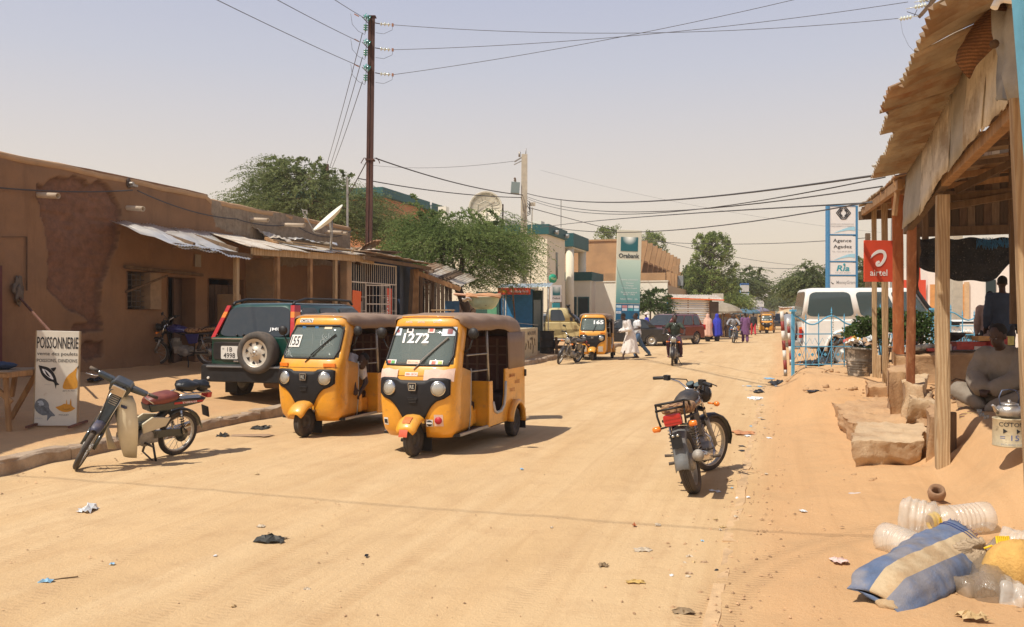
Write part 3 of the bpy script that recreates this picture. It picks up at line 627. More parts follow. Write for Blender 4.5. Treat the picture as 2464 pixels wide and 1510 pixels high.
for k,(y,lx,ly) in enumerate(((58,875,43),(118,866,103),(178,864,160))):
    c=W(895,y,YP);bars_=pb();bars_.cyl(c+V((.1,0,.03)),c+V((.26,0,0)),.014,n=6);bars_.cyl(c-V((.1,0,.0)),c+V((-.28,-.2,.15)),.012,n=6);bars_.cyl(c+V((-.16,-.1,.1)),c+V((-.2,-.12,-.35)),.01,n=6);bars_.build('hook',rsteel,pole)
    for j,(p,d,m_,n_,R0) in enumerate(((c+V((.27,0,0)),V((1,0,-.08)),whiteg,3,.065),(c+V((-.05,-.16,.1)),V((-1,-.6,.5)),greeng,3,.10),(c+V((-.18,-.1,-.06)),V((-.05,.0,-1)),greeng,3,.075))):
        d.normalize();pr=[]
        for i in range(n_):
            h=i*(.12 if j == 0 else .07);pr += [(.02,h),(R0,h+.015),(R0*.9,h+.035),(.022,h+.045),(.02,h+.06)]
        b=pb();b.lathe([(.0,0)]+pr+[(.0,pr[-1][1]+.04)],p,d,14);b.build('insulator',m_,pole)
    e_=c+V((.27,0,0))+V((1,0,-.08))*.40;WIRE.append(e_)
    b=pb();b.tube([e_,e_+V((-.03,.02,-.16)),e_+V((-.3,.05,-.27)),c+V((.1,.1,-.25))],.006,5);b.build('jumper',black,pole);b=pb();b.tube([c+V((-.62,-.3,.22)),c+V((-.58,-.25,-.1)),c+V((-.4,-.2,-.3)),c+V((-.2,-.1,-.38))],.006,5);b.build('jumper',black,pole)
    b=pb();b.box(c+V((-.45,-.22,.2)),(.16,.03,.03),(0,.5,0));b.box(c+V((.66,0,-.035)),(.06,.05,.09));b.build('clamp',mat('rust_clamp',(.32,.15,.09),.8),pole)
b=pb();c=W(891,386,YP);b.box(c,(.27,.28,.05));b.tube([c+V((.13,0,.06)),c+V((.2,0,.07)),c+V((.28,0,-.03)),c+V((.3,0,-.1))],.015,6);b.tube([c+V((-.13,0,.06)),c+V((-.2,0,.07)),c+V((-.3,0,-.1))],.015,6);b.build('band',rsteel,pole)
wirem=mat('wire',(.07,.065,.065),.6,.2,var=0,bump=0)
wires_n=[0]
def wire(p0,p1,sag,r,label,n=22,group='overhead wires'):
    b=MB();pts=[p0.lerp(p1,i/n)-V((0,0,4*sag*(i/n)*(1-i/n))) for i in range(n+1)];b.tube(pts,r,5,smooth=True)
    tag(b.build('overhead_wire',wirem),label,'wire',group)
def SI(x,y,Y):return W(x,y,Y)
lo=[W(875,43,YP),W(867,102,YP),W(865,160,YP)]
wire(lo[0],W(400,-300,12),.1,.009,'highest of the three thin wires going up left from the steel pole')
wire(lo[1],W(150,-300,12),.1,.009,'middle of the three thin wires going up left from the steel pole')
wire(lo[2],W(-120,-330,12),.1,.009,'lowest of the three thin wires going up left from the steel pole')
arm=[W(2162,45,26),W(2185,22,25),W(2205,10,25)]
wire(WIRE[0],arm[0],.35,.009,'thin level wire running right from the top pale insulators of the steel pole')
wire(WIRE[1],arm[1]+V((0,0,.2)),.25,.009,'thin wire running right from the middle pale insulators of the steel pole')
wire(WIRE[2],arm[2]+V((0,0,1.0)),.25,.009,'thin wire rising right from the lowest pale insulators of the steel pole')
for k,(x0,y0,x1) in enumerate(((866,140,784),(868,190,793),(870,245,799))):wire(W(872,(80,138,197)[k],YP),W(x1,405,46),.1,.012,['left','middle','right'][k]+' wire of the three steep ones dropping behind the acacia')
P2=40.0
wire(W(905,382,YP),W(1259,470,P2),.18,.022,'twisted cable from the ring on the steel pole down to the concrete pole')
wire(W(862,430,31),W(1258,476,P2),.15,.020,'twisted cable from the thin post in the acacia to the concrete pole')
wire(W(885,384,YP),W(838,470,31),.02,.018,'short cable from the steel pole ring down into the acacia')
wire(W(1268,466,P2),W(2118,421,12),.40,.017,'thick cable sagging across the street from concrete pole to the stall roof')
wire(W(1268,474,P2),W(2123,449,12.2),.52,.011,'lower cable sagging across the street to the far stall roof')
wire(W(1268,478,P2),W(2130,427,12),.62,.010,'lowest slack cable from the concrete pole to the stall roof')
wire(W(1210,511,44),W(2108,484,14),.75,.012,'cable from the bank roof rail passing behind the blue sign')
wire(W(1300,548,50),W(2104,488,14),-.1,.014,'dark straight cable rising from the bank roof to the stalls')
wire(W(1272,500,P2),W(2010,640,120),.9,.018,'cable running away down the street above the neem tree',30)
wire(W(1500,575,60),W(2095,572,42),.35,.018,'level cable passing behind the blue sign to the dark post')
wire(W(1790,640,90),W(2000,643,60),.2,.022,'far cable over the street between acacias, upper')
wire(W(1800,690,110),W(1990,666,60),.5,.022,'far cable over the street between acacias, middle')
wire(W(1790,708,120),W(1940,707,120),.3,.03,'far cable over the street between acacias, lowest')
wire(W(1300,410,60),W(2120,560,60),.5,.006,'hair-thin wire crossing the haze high over the street')
wire(W(870,395,60),W(1240,388,P2),.3,.010,'faint wire from the acacia to the top of the concrete pole')
wire(V((-13.5,8.35,7)),V((3.4,2.7,7)),.25,.009,'cable strung over the near street, known by its thin shadow on the sand')
wire(W(-40,449,15),wp(wY(306),wz(306,459),.14),.06,.014,'black cable along the left part of the mud wall')
wire(wp(wY(318),wz(318,460),.14),wp(wY(560),wz(560,528),.12),.12,.014,'black cable falling along the mud wall to the grey part')
wire(wp(wY(560),wz(560,528),.12),wp(wY(700),wz(700,540),.1),.1,.014,'black cable on the grey part of the wall beside the spouts')
wire(wp(wY(700),wz(700,540),.1),wp(wY(840),wz(840,556),.1),.28,.014,'slack black cable end behind the satellite dish')
# concrete pole with transformer fuse box
cpole=thing('concrete_pole','pale concrete power pole with grey cable box and steel brackets behind the acacia','utility pole',(W(1262,500,P2).x,P2,0));Lq=cpole.location
cpm=mat('pole_concrete',(.50,.44,.34),.9,var=.15,bump=.4)
def cb_():return MB(M.Translation(-Lq))
b=cb_();c0,c1=W(1258,860,P2),W(1262,372,P2)
b.beam(c0,c1,.36,.24,up=(0,1,0),taper=.75);b.build('shaft',cpm,cpole,bev=.01)
for k in range(9):
    b=cb_();b.box(W(1260,500+k*24,P2)-V((0,.13,0)),(.10,.03,.32));b.build('recess_panel',mat('pole_recess',(.30,.26,.2),.9),cpole)
b=cb_();b.box(W(1240,453,P2),(.40,.35,.52),(0,.08,0));b.build('cable_box',mat('box_grey',(.22,.27,.26),.5,var=.1),cpole,bev=.01)
b=cb_();b.lathe([(.03,0),(.07,.04),(.03,.08),(.07,.12),(.03,.16),(.06,.2),(.02,.25)],W(1240,442,P2)+V((0,0,.03)),(-.1,0,1),10);b.build('bushing',woodd,cpole)
b=cb_();b.beam(W(1238,390,P2),W(1268,372,P2),.06);b.beam(W(1237,397,P2),W(1255,388,P2),.04);b.cyl(W(1250,378,P2),W(1250,366,P2),.05);b.cyl(W(1265,372,P2),W(1266,358,P2),.02);b.build('crossarm',steel,cpole)
b=cb_();b.box(W(1281,492,P2),(.28,.12,.16));b.build('junction_box',cpm,cpole)
for k in range(3):b=cb_();b.tube([W(1266,482+4*k,P2),W(1274,486+9*k,P2-.1),W(1276,508+4*k,P2-.1),W(1268,512+4*k,P2)],.018,6);b.build('cable_loop',black,cpole)
b=cb_();b.tube([W(1281,500,P2),W(1279,560,P2),W(1276,720,P2)],.03,6);b.build('conduit',cpm,cpole)
for x,y,yb,Y_,w_,lab,m_ in ((785,396,640,46,.25,'short rusty steel pole end showing above the acacia left of the tall pole',rsteel),(836,427,640,31,.07,'thin metal post standing in the acacia left of the steel pole',steel),(2088,562,840,42,.2,'dark wooden pole behind the blue and white bank sign',woodd),(1973,640,790,70,.14,'thin grey street lamp post left of the tall blue sign',steel),(1350,480,548,56,.05,'thin antenna mast on the bank roof',steel)):
    p=G(x,800);b=MB();bx=W(x,yb,Y_);b.beam((bx.x,Y_,bx.z if w_ == .05 else Hs(bx.x,Y_)),W(x,y,Y_),w_,w_*.8,up=(0,1,0));tag(b.build('pole',m_),lab,'pole')
b=MB();b.tube([W(1973,648,70),W(1978,645,70),W(1985,648,70)],.04,6);b.box(W(1986,648,70),(.5,.2,.12));tag(b.build('lamp_head',mat('lamp_grey',(.5,.5,.48),.5)),'small lamp head on the thin post left of the tall blue sign','street lamp')
# crossarm and insulators of the pole hidden behind the stall roof at top right
rp=thing('roadside_pole','power pole crossarm with pale insulators sticking out above the stall roof at top right','utility pole',(W(2300,400,25).x,25,0));b=MB(M.Translation(-rp.location));tp=W(2300,-60,25)
b.beam((tp.x,25,0),tp,.28,.24,up=(0,1,0));b.build('shaft',cpm,rp);b=MB(M.Translation(-rp.location));b.beam(tp,W(2215,38,25),.10,.10);b.beam(W(2262,-20,25),W(2212,42,25),.08,.08);b.build('crossarm',woodd,rp)
for k,(a,c) in enumerate((((2215,38),(2165,46)),((2250,8),(2180,22)),((2262,-8),(2200,6)))):
    p0,p1=W(*a,25),W(*c,25);d=(p1-p0).normalized();b=MB(M.Translation(-rp.location));b.cyl(p0,p1,.012,n=5);pr=[]
    for i in range(4):h=.28+i*.09;pr += [(.018,h),(.065,h+.012),(.06,h+.03),(.018,h+.04)]
    b.lathe([(0,.2)]+pr+[(0,.7)],p0,d,12);b.build('insulator',whiteg,rp)
    b=MB(M.Translation(-rp.location));b.cyl(p0+V((.0,0,-.02)),p0+d*.3+V((-.1,0,.16)),.01,n=4);b.cyl(p0+d*.2,p0+d*.2+V((.1,0,.2)),.01,n=4);b.build('hook',black,rp)
b=MB(M.Translation(-rp.location));b.tube([W(2167,50,25),W(2172,80,25),W(2186,110,25),W(2210,135,25)],.004,4);b.build('loose_wire',wirem,rp)
# street lamp head peeping out from the roof edge
lp=thing('street_lamp','oval street lamp head peeping out left of the corrugated stall roof edge','street lamp',W(2140,760,24));b=MB(M.Translation(-lp.location));b.cyl(W(2145,800,24),W(2150,400,24),.06,.04);b.cyl(W(2150,403,24),W(2124,399,24),.03);b.build('post',steel,lp)
b=MB(M.Translation(-lp.location));b.ell(W(2113,399,24),(.19,.12,.06));b.build('lamp_head',mat('lamp_cover',(.42,.40,.36),.5),lp)
b=MB(M.Translation(-lp.location));b.ell(W(2110,400.5,24),(.13,.08,.05));b.build('lamp_glass',clearl,lp)
# satellite dishes
ds=thing('satellite_dish','small cream satellite dish on a mast above the tin awning','satellite dish',W(796,612,23));T=M.Translation(-ds.location);mast=MB(T);mast.cyl(W(796,612,23),W(798,532,23),.035);mast.beam(W(798,560,23),W(792,528,22.8),.05);mast.build('mast',steel,ds)
c=W(788,524,22.6);nrm=V((-.62,-.30,.72)).normalized();b=MB(T)
b.lathe([(0,-.12),(.2,-.105),(.36,-.065),(.50,0),(.515,0),(.515,-.02),(.50,-.02),(.36,-.085),(0,-.14)],c,nrm,32);b.build('dish',mat('dish_cream',(.80,.76,.62),.5,var=.06,bump=.05),ds)
b=MB(T);b.tube([c-nrm*.1+V((-.1,0,-.38)),W(757,560,22.4),W(737,523,22.2)],.014,6);b.build('feed_arm',steel,ds);b=MB(T);b.tube([W(737,523,22.2),W(730,513,22.2),W(728,505,22.2)],.02,6);b.box(W(733,507,22.2),(.12,.05,.03));b.box(W(738,512,22.2),(.03,.05,.09));b.build('receiver',steel,ds)
bd=thing('roof_dish','big beige ribbed satellite dish showing over the acacia crown','satellite dish',W(1168,560,58));c=W(1168,500,58);b=MB(M.Translation(-bd.location));beige=mat('beige_dish',(.62,.55,.42),.6,var=.08)
b.lathe([(0,.36),(.4,.33),(.8,.2),(1.12,0),(1.15,0),(.8,.16),(0,.32)],c,V((.1,1,-.15)),32);b.build('dish',beige,bd)
for k in range(9):
    a=math.pi*k/8;d=V((math.cos(a),0,math.sin(a)));b=MB(M.Translation(-bd.location));b.beam(c+d*.98+V((0,-.02,0)),c+d*.35+V((0,.22,0)),.03);b.build('rib',beige,bd)
b=MB(M.Translation(-bd.location));b.tube([c+V((.5,-.1,-.3)),c+V((.45,-.5,.15)),c+V((0,-.7,.35)),c+V((-.45,-.5,.15)),c+V((-.5,-.1,-.3))],.04,6);b.cyl(c+V((0,.1,-.2)),c+V((0,.2,-2.6)),.08);b.build('mount',beige,bd)
b=MB();b.beam(W(1210,540,58),W(1210,492,58),.1);tag(b.build('roof_post',rsteel),'short brown post on the bank roof right of the beige dish','post')
b=MB();b.beam(W(1037,520,58),W(1037,481,58),.04);b.box(W(1037,488,58),(.12,.1,.3));tag(b.build('antenna',winkm),'little white antenna above the acacia left of the beige dish','antenna')
# ================================================================ RIGHT-HAND MARKET STALL
TB=.32;bn=math.atan(TB);cb,sb_=math.cos(bn),math.sin(bn)
def rp_(y,z,o=0):return V((1.53+TB*y,y,z))+V((cb,-sb_,0))*o
def rY(x):return 1.53/((x-CX)/FP-TB)
def rz_(x,y):return CH-(y-HY)*rY(x)/FP
stall=thing('market_stall','open wooden market stall with corrugated tin roof and hanging tin apron at right','market stall',rp_(8.6,0));Lm=stall.location
def mb():return MB(M.Translation(-Lm))
creamt=mat('cream_tin',(.66,.59,.47),.65,.15,var=.16,vs=2.5,bump=.2,bs=14,col2=(.38,.30,.21),c2s=2,dust=.1)
grayt=mat('grey_tin',(.42,.38,.31),.6,.2,var=.2,vs=3,bump=.2)
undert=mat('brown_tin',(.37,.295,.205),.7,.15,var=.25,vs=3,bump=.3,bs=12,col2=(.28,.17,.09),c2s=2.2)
# roof overhang sheets, one by one, each with big waves
zt_f=lambda Y:float(np.interp(Y,[2.6,5,7,8.7,9.7,10.9,12.4,14,16.4],[4.06,4.0,3.87,3.72,3.62,3.56,3.62,3.76,3.95]));zb_f=lambda Y:float(np.interp(Y,[2.6,8.7,9.7,10.9,12.4,14,16.4],[3.60,3.56,3.50,3.44,3.52,3.62,3.76]))
ov=[(2.4+.9*k,3.35+.9*k) for k in range(6)]+[(7.75,8.72),(8.6,9.7),(9.6,10.95),(10.85,12.4),(12.3,14.0),(13.9,15.4),(15.3,16.4)]
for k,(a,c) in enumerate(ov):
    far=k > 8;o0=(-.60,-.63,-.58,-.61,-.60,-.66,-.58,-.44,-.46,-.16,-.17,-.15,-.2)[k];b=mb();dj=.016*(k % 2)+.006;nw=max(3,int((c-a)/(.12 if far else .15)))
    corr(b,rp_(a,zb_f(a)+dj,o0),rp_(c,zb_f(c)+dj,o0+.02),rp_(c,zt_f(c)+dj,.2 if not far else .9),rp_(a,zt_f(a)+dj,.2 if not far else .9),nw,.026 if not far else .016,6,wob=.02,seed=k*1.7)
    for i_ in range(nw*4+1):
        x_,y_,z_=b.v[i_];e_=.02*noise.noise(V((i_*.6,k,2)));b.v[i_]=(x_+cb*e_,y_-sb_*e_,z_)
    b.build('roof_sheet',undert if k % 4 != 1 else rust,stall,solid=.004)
for k in range(9):                                   # roof proper, behind the overhang
    a=2.6+1.6*k;z1=4.06-.05*max(0,min(9,a-4))*.8;b=mb();corr(b,rp_(a,z1+.04,.1),rp_(a+1.64,z1+.03,.1),rp_(a+1.64,z1+.5,4.2),rp_(a,z1+.5,4.2),12,.015,3,seed=k);b.build('roof_sheet',rust,stall,solid=.004)
# tin apron, sheet by sheet, with a ragged lower edge
ap=[(5.75,6.5,3.98,3.12),(6.45,7.15,3.90,3.10),(7.1,7.9,3.82,3.08),(7.85,8.7,3.72,3.03),(8.65,9.6,3.63,2.97),(9.55,10.95,3.54,2.82)]
for k,(a,c,z1,z0) in enumerate(ap):
    b=mb();zn=ap[k+1][3] if k+1 < len(ap) else 2.80;corr(b,rp_(a,z0,-.06-.012*(k % 2)),rp_(c,zn,-.06-.012*(k % 2)),rp_(c,(ap[k+1][2] if k+1 < len(ap) else 3.46),-.03),rp_(a,z1,-.03),int((c-a)/.075),.010,5,wob=.02,seed=k*5.1)
    n_=len(b.v)//6
    for i in range(n_):                              # torn, wavy bottom
        b.v[i]=(b.v[i][0],b.v[i][1],b.v[i][2]+.025*noise.noise(V((i*.35,k,0)))+.012*math.sin(i*1.57))
    b.build('apron_sheet',creamt if k % 3 != 2 else grayt,stall,solid=.003)
b=mb();corr(b,W(2400,244,5.3),W(2453,236,5.1),W(2446,20,5.1),W(2392,30,5.5),2,.006,4,wob=.06,seed=3);b.build('grey_flap',mat('grey_flap',(.33,.31,.27),.8,var=.25,vs=4,bump=.3),stall,solid=.006)
b=mb();b.lathe([(0,0),(.028,0),(.028,.01),(0,.012)],W(2393,107,5.35),(-.6,-.8,0),10);b.build('bottle_cap',woodd,stall)
# beams
for a,c,za,zc,w,h,m_ in ((2.8,5.9,3.14,3.12,.10,.10,wood),(5.7,8.7,3.10,3.02,.08,.10,wood),(8.5,11.3,3.02,2.80,.08,.09,woodd)):
    b=mb();b.beam(rp_(a,za,.02 if h > .07 else -.45),rp_(c,zc,.02 if h > .07 else -.42),w,h);b.build('beam',m_,stall,bev=.01)
for k in range(9):
    a=3.2+k*.95;b=mb();z=zt_f(a);b.beam(rp_(a,z-.06,.05),rp_(a+.1,z+.12,1.9),.05,.06);b.build('rafter',woodd,stall,bev=.005)
for k in range(4):
    a=11.2+k*1.6;b=mb();b.beam(rp_(a,3.42+.08*k,-.15),rp_(a+.1,3.62+.08*k,2.0),.06,.08);b.build('rafter',wood,stall,bev=.005)
b=mb();b.beam(rp_(10.9,3.36,-.1),rp_(16.2,3.62,-.12),.07,.13);b.build('eave_beam',wood,stall,bev=.006)
b=mb();b.beam(rp_(16.1,3.55,-.2),rp_(16.1,3.62,2.1),.07,.16);b.build('eave_beam',woodd,stall,bev=.006)
b=mb();b.beam(W(2163,428,11.2),W(2152,520,11.3),.05,.07);b.build('brace',wood,stall,bev=.006)
# posts, each different; the feet stand on the ground, on a block or on the mud wall
def post(name,top,bot,w0,w1,m_,label,d=.09,wob=.006):
    b=mb();n=9;rings=[]
    for i in range(n+1):
        t=i/n;p=bot.lerp(top,t);w=w0+(w1-w0)*t;r_=V((cb,-sb_,0));f_=V((sb_,cb,0));j=lambda s:wob*noise.noise(V((t*6,s*3.1,top.x)))
        rings.append([p+r_*(i_*w/2+j(q))+f_*(k_*d/2+j(q+4)) for q,(i_,k_) in enumerate(((-1,-1),(-.55,-1.12),(.55,-1.12),(1,-1),(1,1),(-1,1)))])
    b.loft(rings,smooth=False);o=b.build(name,m_,stall,bev=.006);o['label']=label
post('post',W(2458,230,5.6),W(2500,1300,5.6),.13,.13,woodl,'thick pale planed post at the right edge of the picture',.1)
post('post',W(2268,470,8.75),W(2268,1160,8.6),.13,.115,woodl,'split pale post with its foot sunk in the sandy mound',.12,.02)
post('post',W(2194,545,11.0),W(2191,925,11.7),.11,.10,woodr,'reddish post standing on a concrete block',.09,.012)
post('post',W(2159,470,13.6),W(2162,858,14.3),.165,.155,mat('orange_post',(.46,.16,.06),.75,var=.2,vs=3,bump=.3,stretch=(6,6,.8),col2=(.40,.24,.12),c2p=(.6,.7)),'broad orange painted post standing on the mud wall',.12)
post('post',W(2128,478,14.6),W(2131,940,15.0),.10,.10,woodl,'square pale post to the right of the red sign edge',.07)
post('post',W(2103,490,15.9),W(2105,920,16),.085,.085,woodl,'slim paint-spattered post below the red sign',.06)
post('post',W(2115,855,15.6),W(2115,922,15.6),.07,.08,woodl,'short stub post beside the slim spattered one',.06)
post('post',W(2208,560,11.2),W(2206,700,11.3),.05,.05,woodd,'dark crooked pole tied to the reddish post',.05,.03)
post('post',W(2440,300,10.8),W(2443,780,10.8),.11,.11,woodd,'dark inner post behind the seated man',.1)
post('post',W(2225,500,12.6),W(2228,640,12.6),.08,.08,woodd,'dark post at the corner of the plank gable',.08)
b=mb();b.beam(W(2283,1123,8.9),W(2283,991,8.95),.13,.13,up=(.3,1,0));b.build('stump',woodd,stall,bev=.015)
# plank gable wall deep in the stall
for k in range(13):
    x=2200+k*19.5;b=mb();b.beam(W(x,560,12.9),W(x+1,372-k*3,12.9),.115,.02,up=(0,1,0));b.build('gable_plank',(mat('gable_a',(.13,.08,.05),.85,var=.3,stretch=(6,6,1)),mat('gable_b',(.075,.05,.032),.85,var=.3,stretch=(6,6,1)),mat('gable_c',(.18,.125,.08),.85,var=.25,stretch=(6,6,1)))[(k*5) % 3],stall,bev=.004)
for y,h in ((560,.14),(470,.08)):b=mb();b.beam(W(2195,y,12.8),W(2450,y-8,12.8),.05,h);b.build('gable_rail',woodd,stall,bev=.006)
# loose roof struts seen under the beam
for p0,p1 in (((2300,460),(2460,380)),((2290,478),(2450,458)),((2270,500),(2440,470))):
    b=mb();b.beam(W(*p0,9.5),W(*p1,9.0),.06,.07);b.build('strut',woodd,stall,bev=.006)
# black shade net hanging behind, and the brown sack under the roof
netm=mat('shade_net',(.018,.018,.02),.9,var=.5,vs=30,bump=.3,alpha=.93,col2=(.16,.14,.11),c2s=40,c2p=(.6,.66))
P=[]
for j in range(9):
    row=[]
    for i in range(26):
        u,v=i/25,j/8;x=2206+u*228;bot=640+38*math.sin(u*2.6)+(-30 if u > .85 else 0)*(u-.85)/.15;row.append(W(x,574+(bot-574)*v+3*math.sin(u*19),12.4+.12*noise.noise(V((u*7,v*4,1)))))
    P.append(row)
b=MB();b.grid(P);tag(b.build('shade_net',netm,None,solid=.004),'ragged black shade net sagging under the plank gable of the stall','net')
bl=mat('blue_fringe',(.04,.16,.32),.8,var=.4,bump=0);b=MB()
for k in range(150):
    x=2350+rnd.random()*80;y=572+rnd.random()*16;p=W(x,y,12.3);b.beam(p,p+V((rnd.uniform(-.03,.03),-.02,-rnd.uniform(.03,.10))),.006)
tag(b.build('blue_fringe',bl,None,kind='stuff'),'frayed blue threads on the top right of the black shade net','net fringe')
sackm=mat('burlap',(.27,.125,.05),.95,var=.3,vs=10,bump=1,bs=60,wave=('Z',14,(.11,.05,.02),.7,3))
b=MB();rings=[]
for i,(x,y,w) in enumerate(((2392,20,.04),(2390,40,.12),(2378,75,.17),(2362,105,.17),(2347,130,.12),(2340,155,.06),(2338,172,.02))):
    c=W(x,y,5.9);rings.append([c+V((math.cos(a)*w*(1+.2*math.sin(3*a+i)),math.sin(a)*w*.5,math.sin(a)*.02+math.cos(a)*.05)) for a in [2*math.pi*k/14 for k in range(14)]])
b.loft(rings);tag(b.build('hanging_sack',sackm),'brown woven sack bag hanging under the corrugated roof','sack')
bp_=MB();bp_.beam(W(2458,-60,3.2),W(2500,480,3.2),.055,.055);bp_.beam(W(2462,20,3.2),W(2500,-30,3.2),.03,.03)
tag(bp_.build('blue_post',mat('blue_post',(.12,.36,.50),.5,var=.2,vs=5,bump=.1,dust=.1)),'light blue metal post at the top right corner of the picture','post')
b=MB();b.tube([W(2392,20,4.4),W(2400,4,4.4),W(2412,-2,4.4),W(2430,0,4.4),W(2470,6,4.4)],.02,8);tag(b.build('bent_pipe',winkm),'pale bent pipe end near the blue post at the top right corner','pipe')
# ---- mud wall, blocks and steps
def lump(name,label,cat,corners_,z0,z1,m_,par=None,rough_=.03,bev=.03,cut=6,group=None,under=0):
    """a worn block: four ground corners (a..d), bottom z0, top z1, surface broken up by noise"""
    bm_=MB();a,b_,c,d=[V((p[0],p[1],0)) for p in corners_];n=cut;rows=[]
    def Pt(u,v,w):
        p=a.lerp(b_,u).lerp(d.lerp(c,u),v);z=z0+(z1-z0)*w;q=V((p.x*2.3,p.y*2.3,z*2.3));nn=V((noise.noise(q),noise.noise(q+V((7,0,0))),noise.noise(q+V((0,9,0)))))*rough_
        q2=q*9;nn += V((noise.noise(q2),noise.noise(q2+V((3,0,0))),noise.noise(q2+V((0,5,0)))))*rough_*.28;uc_=under*max(0,.55-w)*1.8;nn += (V(((a+b_+c+d)/4).to_3d())-V((p.x,p.y,0)))*uc_*(.22+.5*noise.noise(q*2.1)) if under else V();q2=q*3.5;nn += V((noise.noise(q2),noise.noise(q2+V((7,0,0))),noise.noise(q2+V((0,9,0)))))*rough_*.5
        un=1-.06*(1-w)**2
        return V((p.x,p.y,z))+nn
    m_n=max(2,int(cut*.7))
    for w in (0,1):bm_.grid([[Pt(i/n,j/n,w) for i in range(n+1)] for j in range(n+1)])
    for v in (0,1):bm_.grid([[Pt(i/n,v,j/m_n) for i in range(n+1)] for j in range(m_n+1)])
    for u in (0,1):bm_.grid([[Pt(u,i/n,j/m_n) for i in range(n+1)] for j in range(m_n+1)])
    o=bm_.build(name,m_,par)
    w_=o.modifiers.new('w','WELD');w_.merge_threshold=.002
    if bev:q=o.modifiers.new('b','BEVEL');q.width=bev;q.segments=2;q.angle_limit=R(50)
    if label:tag(o,label,cat,group)
    return o
cream=mat('cream_block',(.58,.42,.255),.95,var=.15,vs=4,bump=.8,bs=24,col2=(.42,.27,.15),c2s=2)
sandm=mat('packed_mud',(.50,.315,.165),.97,var=.15,vs=3,bump=.8,bs=18,col2=(.40,.24,.125),c2s=2)
def g2(x,y,z):p=G(x,y,z);return (p.x,p.y)
lump('mud_wall','low mud wall behind the stall posts carrying the goods table','wall',(g2(2150,926,.58),g2(2380,926,.58),g2(2380,905,.58),g2(2150,905,.58)),.4,1.06,sandm,rough_=.05,cut=14)
lump('wall_end','mud pillar at the street end of the low mud wall','block',(g2(2139,1000,.3),g2(2184,1000,.3),g2(2184,965,.3),g2(2139,965,.3)),.15,.90,sandm,rough_=.06,cut=8)
lump('concrete_block','tall cream concrete footing block under the reddish post','block',(g2(2172,1034,.18),g2(2225,1040,.18),g2(2228,1000,.18),g2(2178,1000,.18)),.05,.79,cream,rough_=.06,cut=14)
lump('step_block','low cream block between the footing block and the split post','block',(g2(2188,990,.5),g2(2246,990,.5),g2(2240,962,.5),g2(2190,962,.5)),.3,.62,cream,rough_=.07,cut=12,under=.5)
lump('front_step','broken cream concrete step nearest the parked motorbike','step',(g2(2048,1136,.04),g2(2222,1128,.04),g2(2228,1080,.04),g2(2060,1080,.04)),-.05,.35,cream,rough_=.042,cut=22,under=1)
lump('back_step','long sandy mud platform behind the broken cream step','step',(g2(2046,1072,.05),g2(2186,1072,.05),g2(2150,985,.1),g2(2000,992,.1)),-.05,.31,sandm,rough_=.07,cut=24,under=.5)
lump('mud_block','rounded mud block beside the foot of the pale posts','block',(g2(2084,968,.25),g2(2136,968,.25),g2(2132,942,.25),g2(2086,942,.25)),.1,.5,sandm,rough_=.06,cut=8)
lump('post_pier','cracked mud pier standing against the split post','block',(g2(2236,1120,.1),g2(2262,1120,.1),g2(2262,1078,.1),g2(2236,1078,.1)),0,.62,sandm,rough_=.05,cut=8)
b=MB();p=G(2052,948,.28);b.ell(p+V((0,0,.05)),(.26,.17,.13),14,10,wob=.6);tag(b.build('boulder',mat('brown_rock',(.30,.17,.10),.95,var=.25,vs=5,bump=.8,bs=15)),'brown angular rock lying left of the rounded mud block','rock')
b=MB();p=G(2157,1144,.03);b.ell(p+V((0,0,.03)),.055,10,8,wob=.4);tag(b.build('pebble',mat('brown_rock',())),'round brown stone at the foot of the broken cream step','stone')

# ---- airtel board
def board(name,label,x,y,w,h,Y,rz=0,th=.03,m_=white,lean=0):
    c=W(x,y,Y);o=thing(name,label,'sign',c,rz,lean=lean);b=MB();b.box((0,0,0),(w,th,h));b.build('panel',m_,o,bev=.003);return o
s=board('phone_sign','square red board with a white swirl and the word airtel fixed to the pale posts',2113,629,.475,.645,13.45,R(8),.025,redp)
sw=[]                                              # the looping white mark
def ring_pts(pts,ws):
    out,back=[],[]
    for i,(p,w) in enumerate(zip(pts,ws)):
        a=V(pts[max(i-1,0)]);c=V(pts[min(i+1,len(pts)-1)]);d=(c-a);d.normalize();nrm=V((-d.y,d.x));p=V(p);out.append(tuple(p+nrm*w));back.append(tuple(p-nrm*w))
    return out,back
def ribbon(par,name,pts,ws,m_,y=-.018,th=.004):
    o1,o2=ring_pts(pts,ws);b=MB()
    b.grid([[V((p[0],y,p[1])) for p in o1],[V((p[0],y,p[1])) for p in o2]],False);return b.build(name,m_,par,solid=th)
def bez(P,n=24):
    out=[];m_=len(P)-1
    for k in range(n+1):
        t=k/n*m_;i=min(int(t),m_-1);f=t-i;p0,p1,p2,p3=[V(P[max(0,min(m_,j))]) for j in (i-1,i,i+1,i+2)]
        out.append(tuple(.5*((2*p1)+(-p0+p2)*f+(2*p0-5*p1+4*p2-p3)*f*f+(-p0+3*p1-3*p2+p3)*f**3)))
    return out
SG=.86
pts=bez([(-.155,.05),(-.10,.12),(0,.175),(.09,.165),(.125,.09),(.09,-.0),(.03,-.065),(-.03,-.075),(-.03,-.03),(.02,-.01)],40)
ws=[.005+.028*math.sin(min(1,i/14)*math.pi*.62)*(1-.35*(i/40)) for i in range(41)];ws[-1]=.004
ribbon(s,'swirl_mark',[(p[0]*SG,p[1]*SG) for p in pts],[w*SG for w in ws],winkm)
txt(s,'airtel',0,-.18,.29,.10,winkm,-.0165,.012)
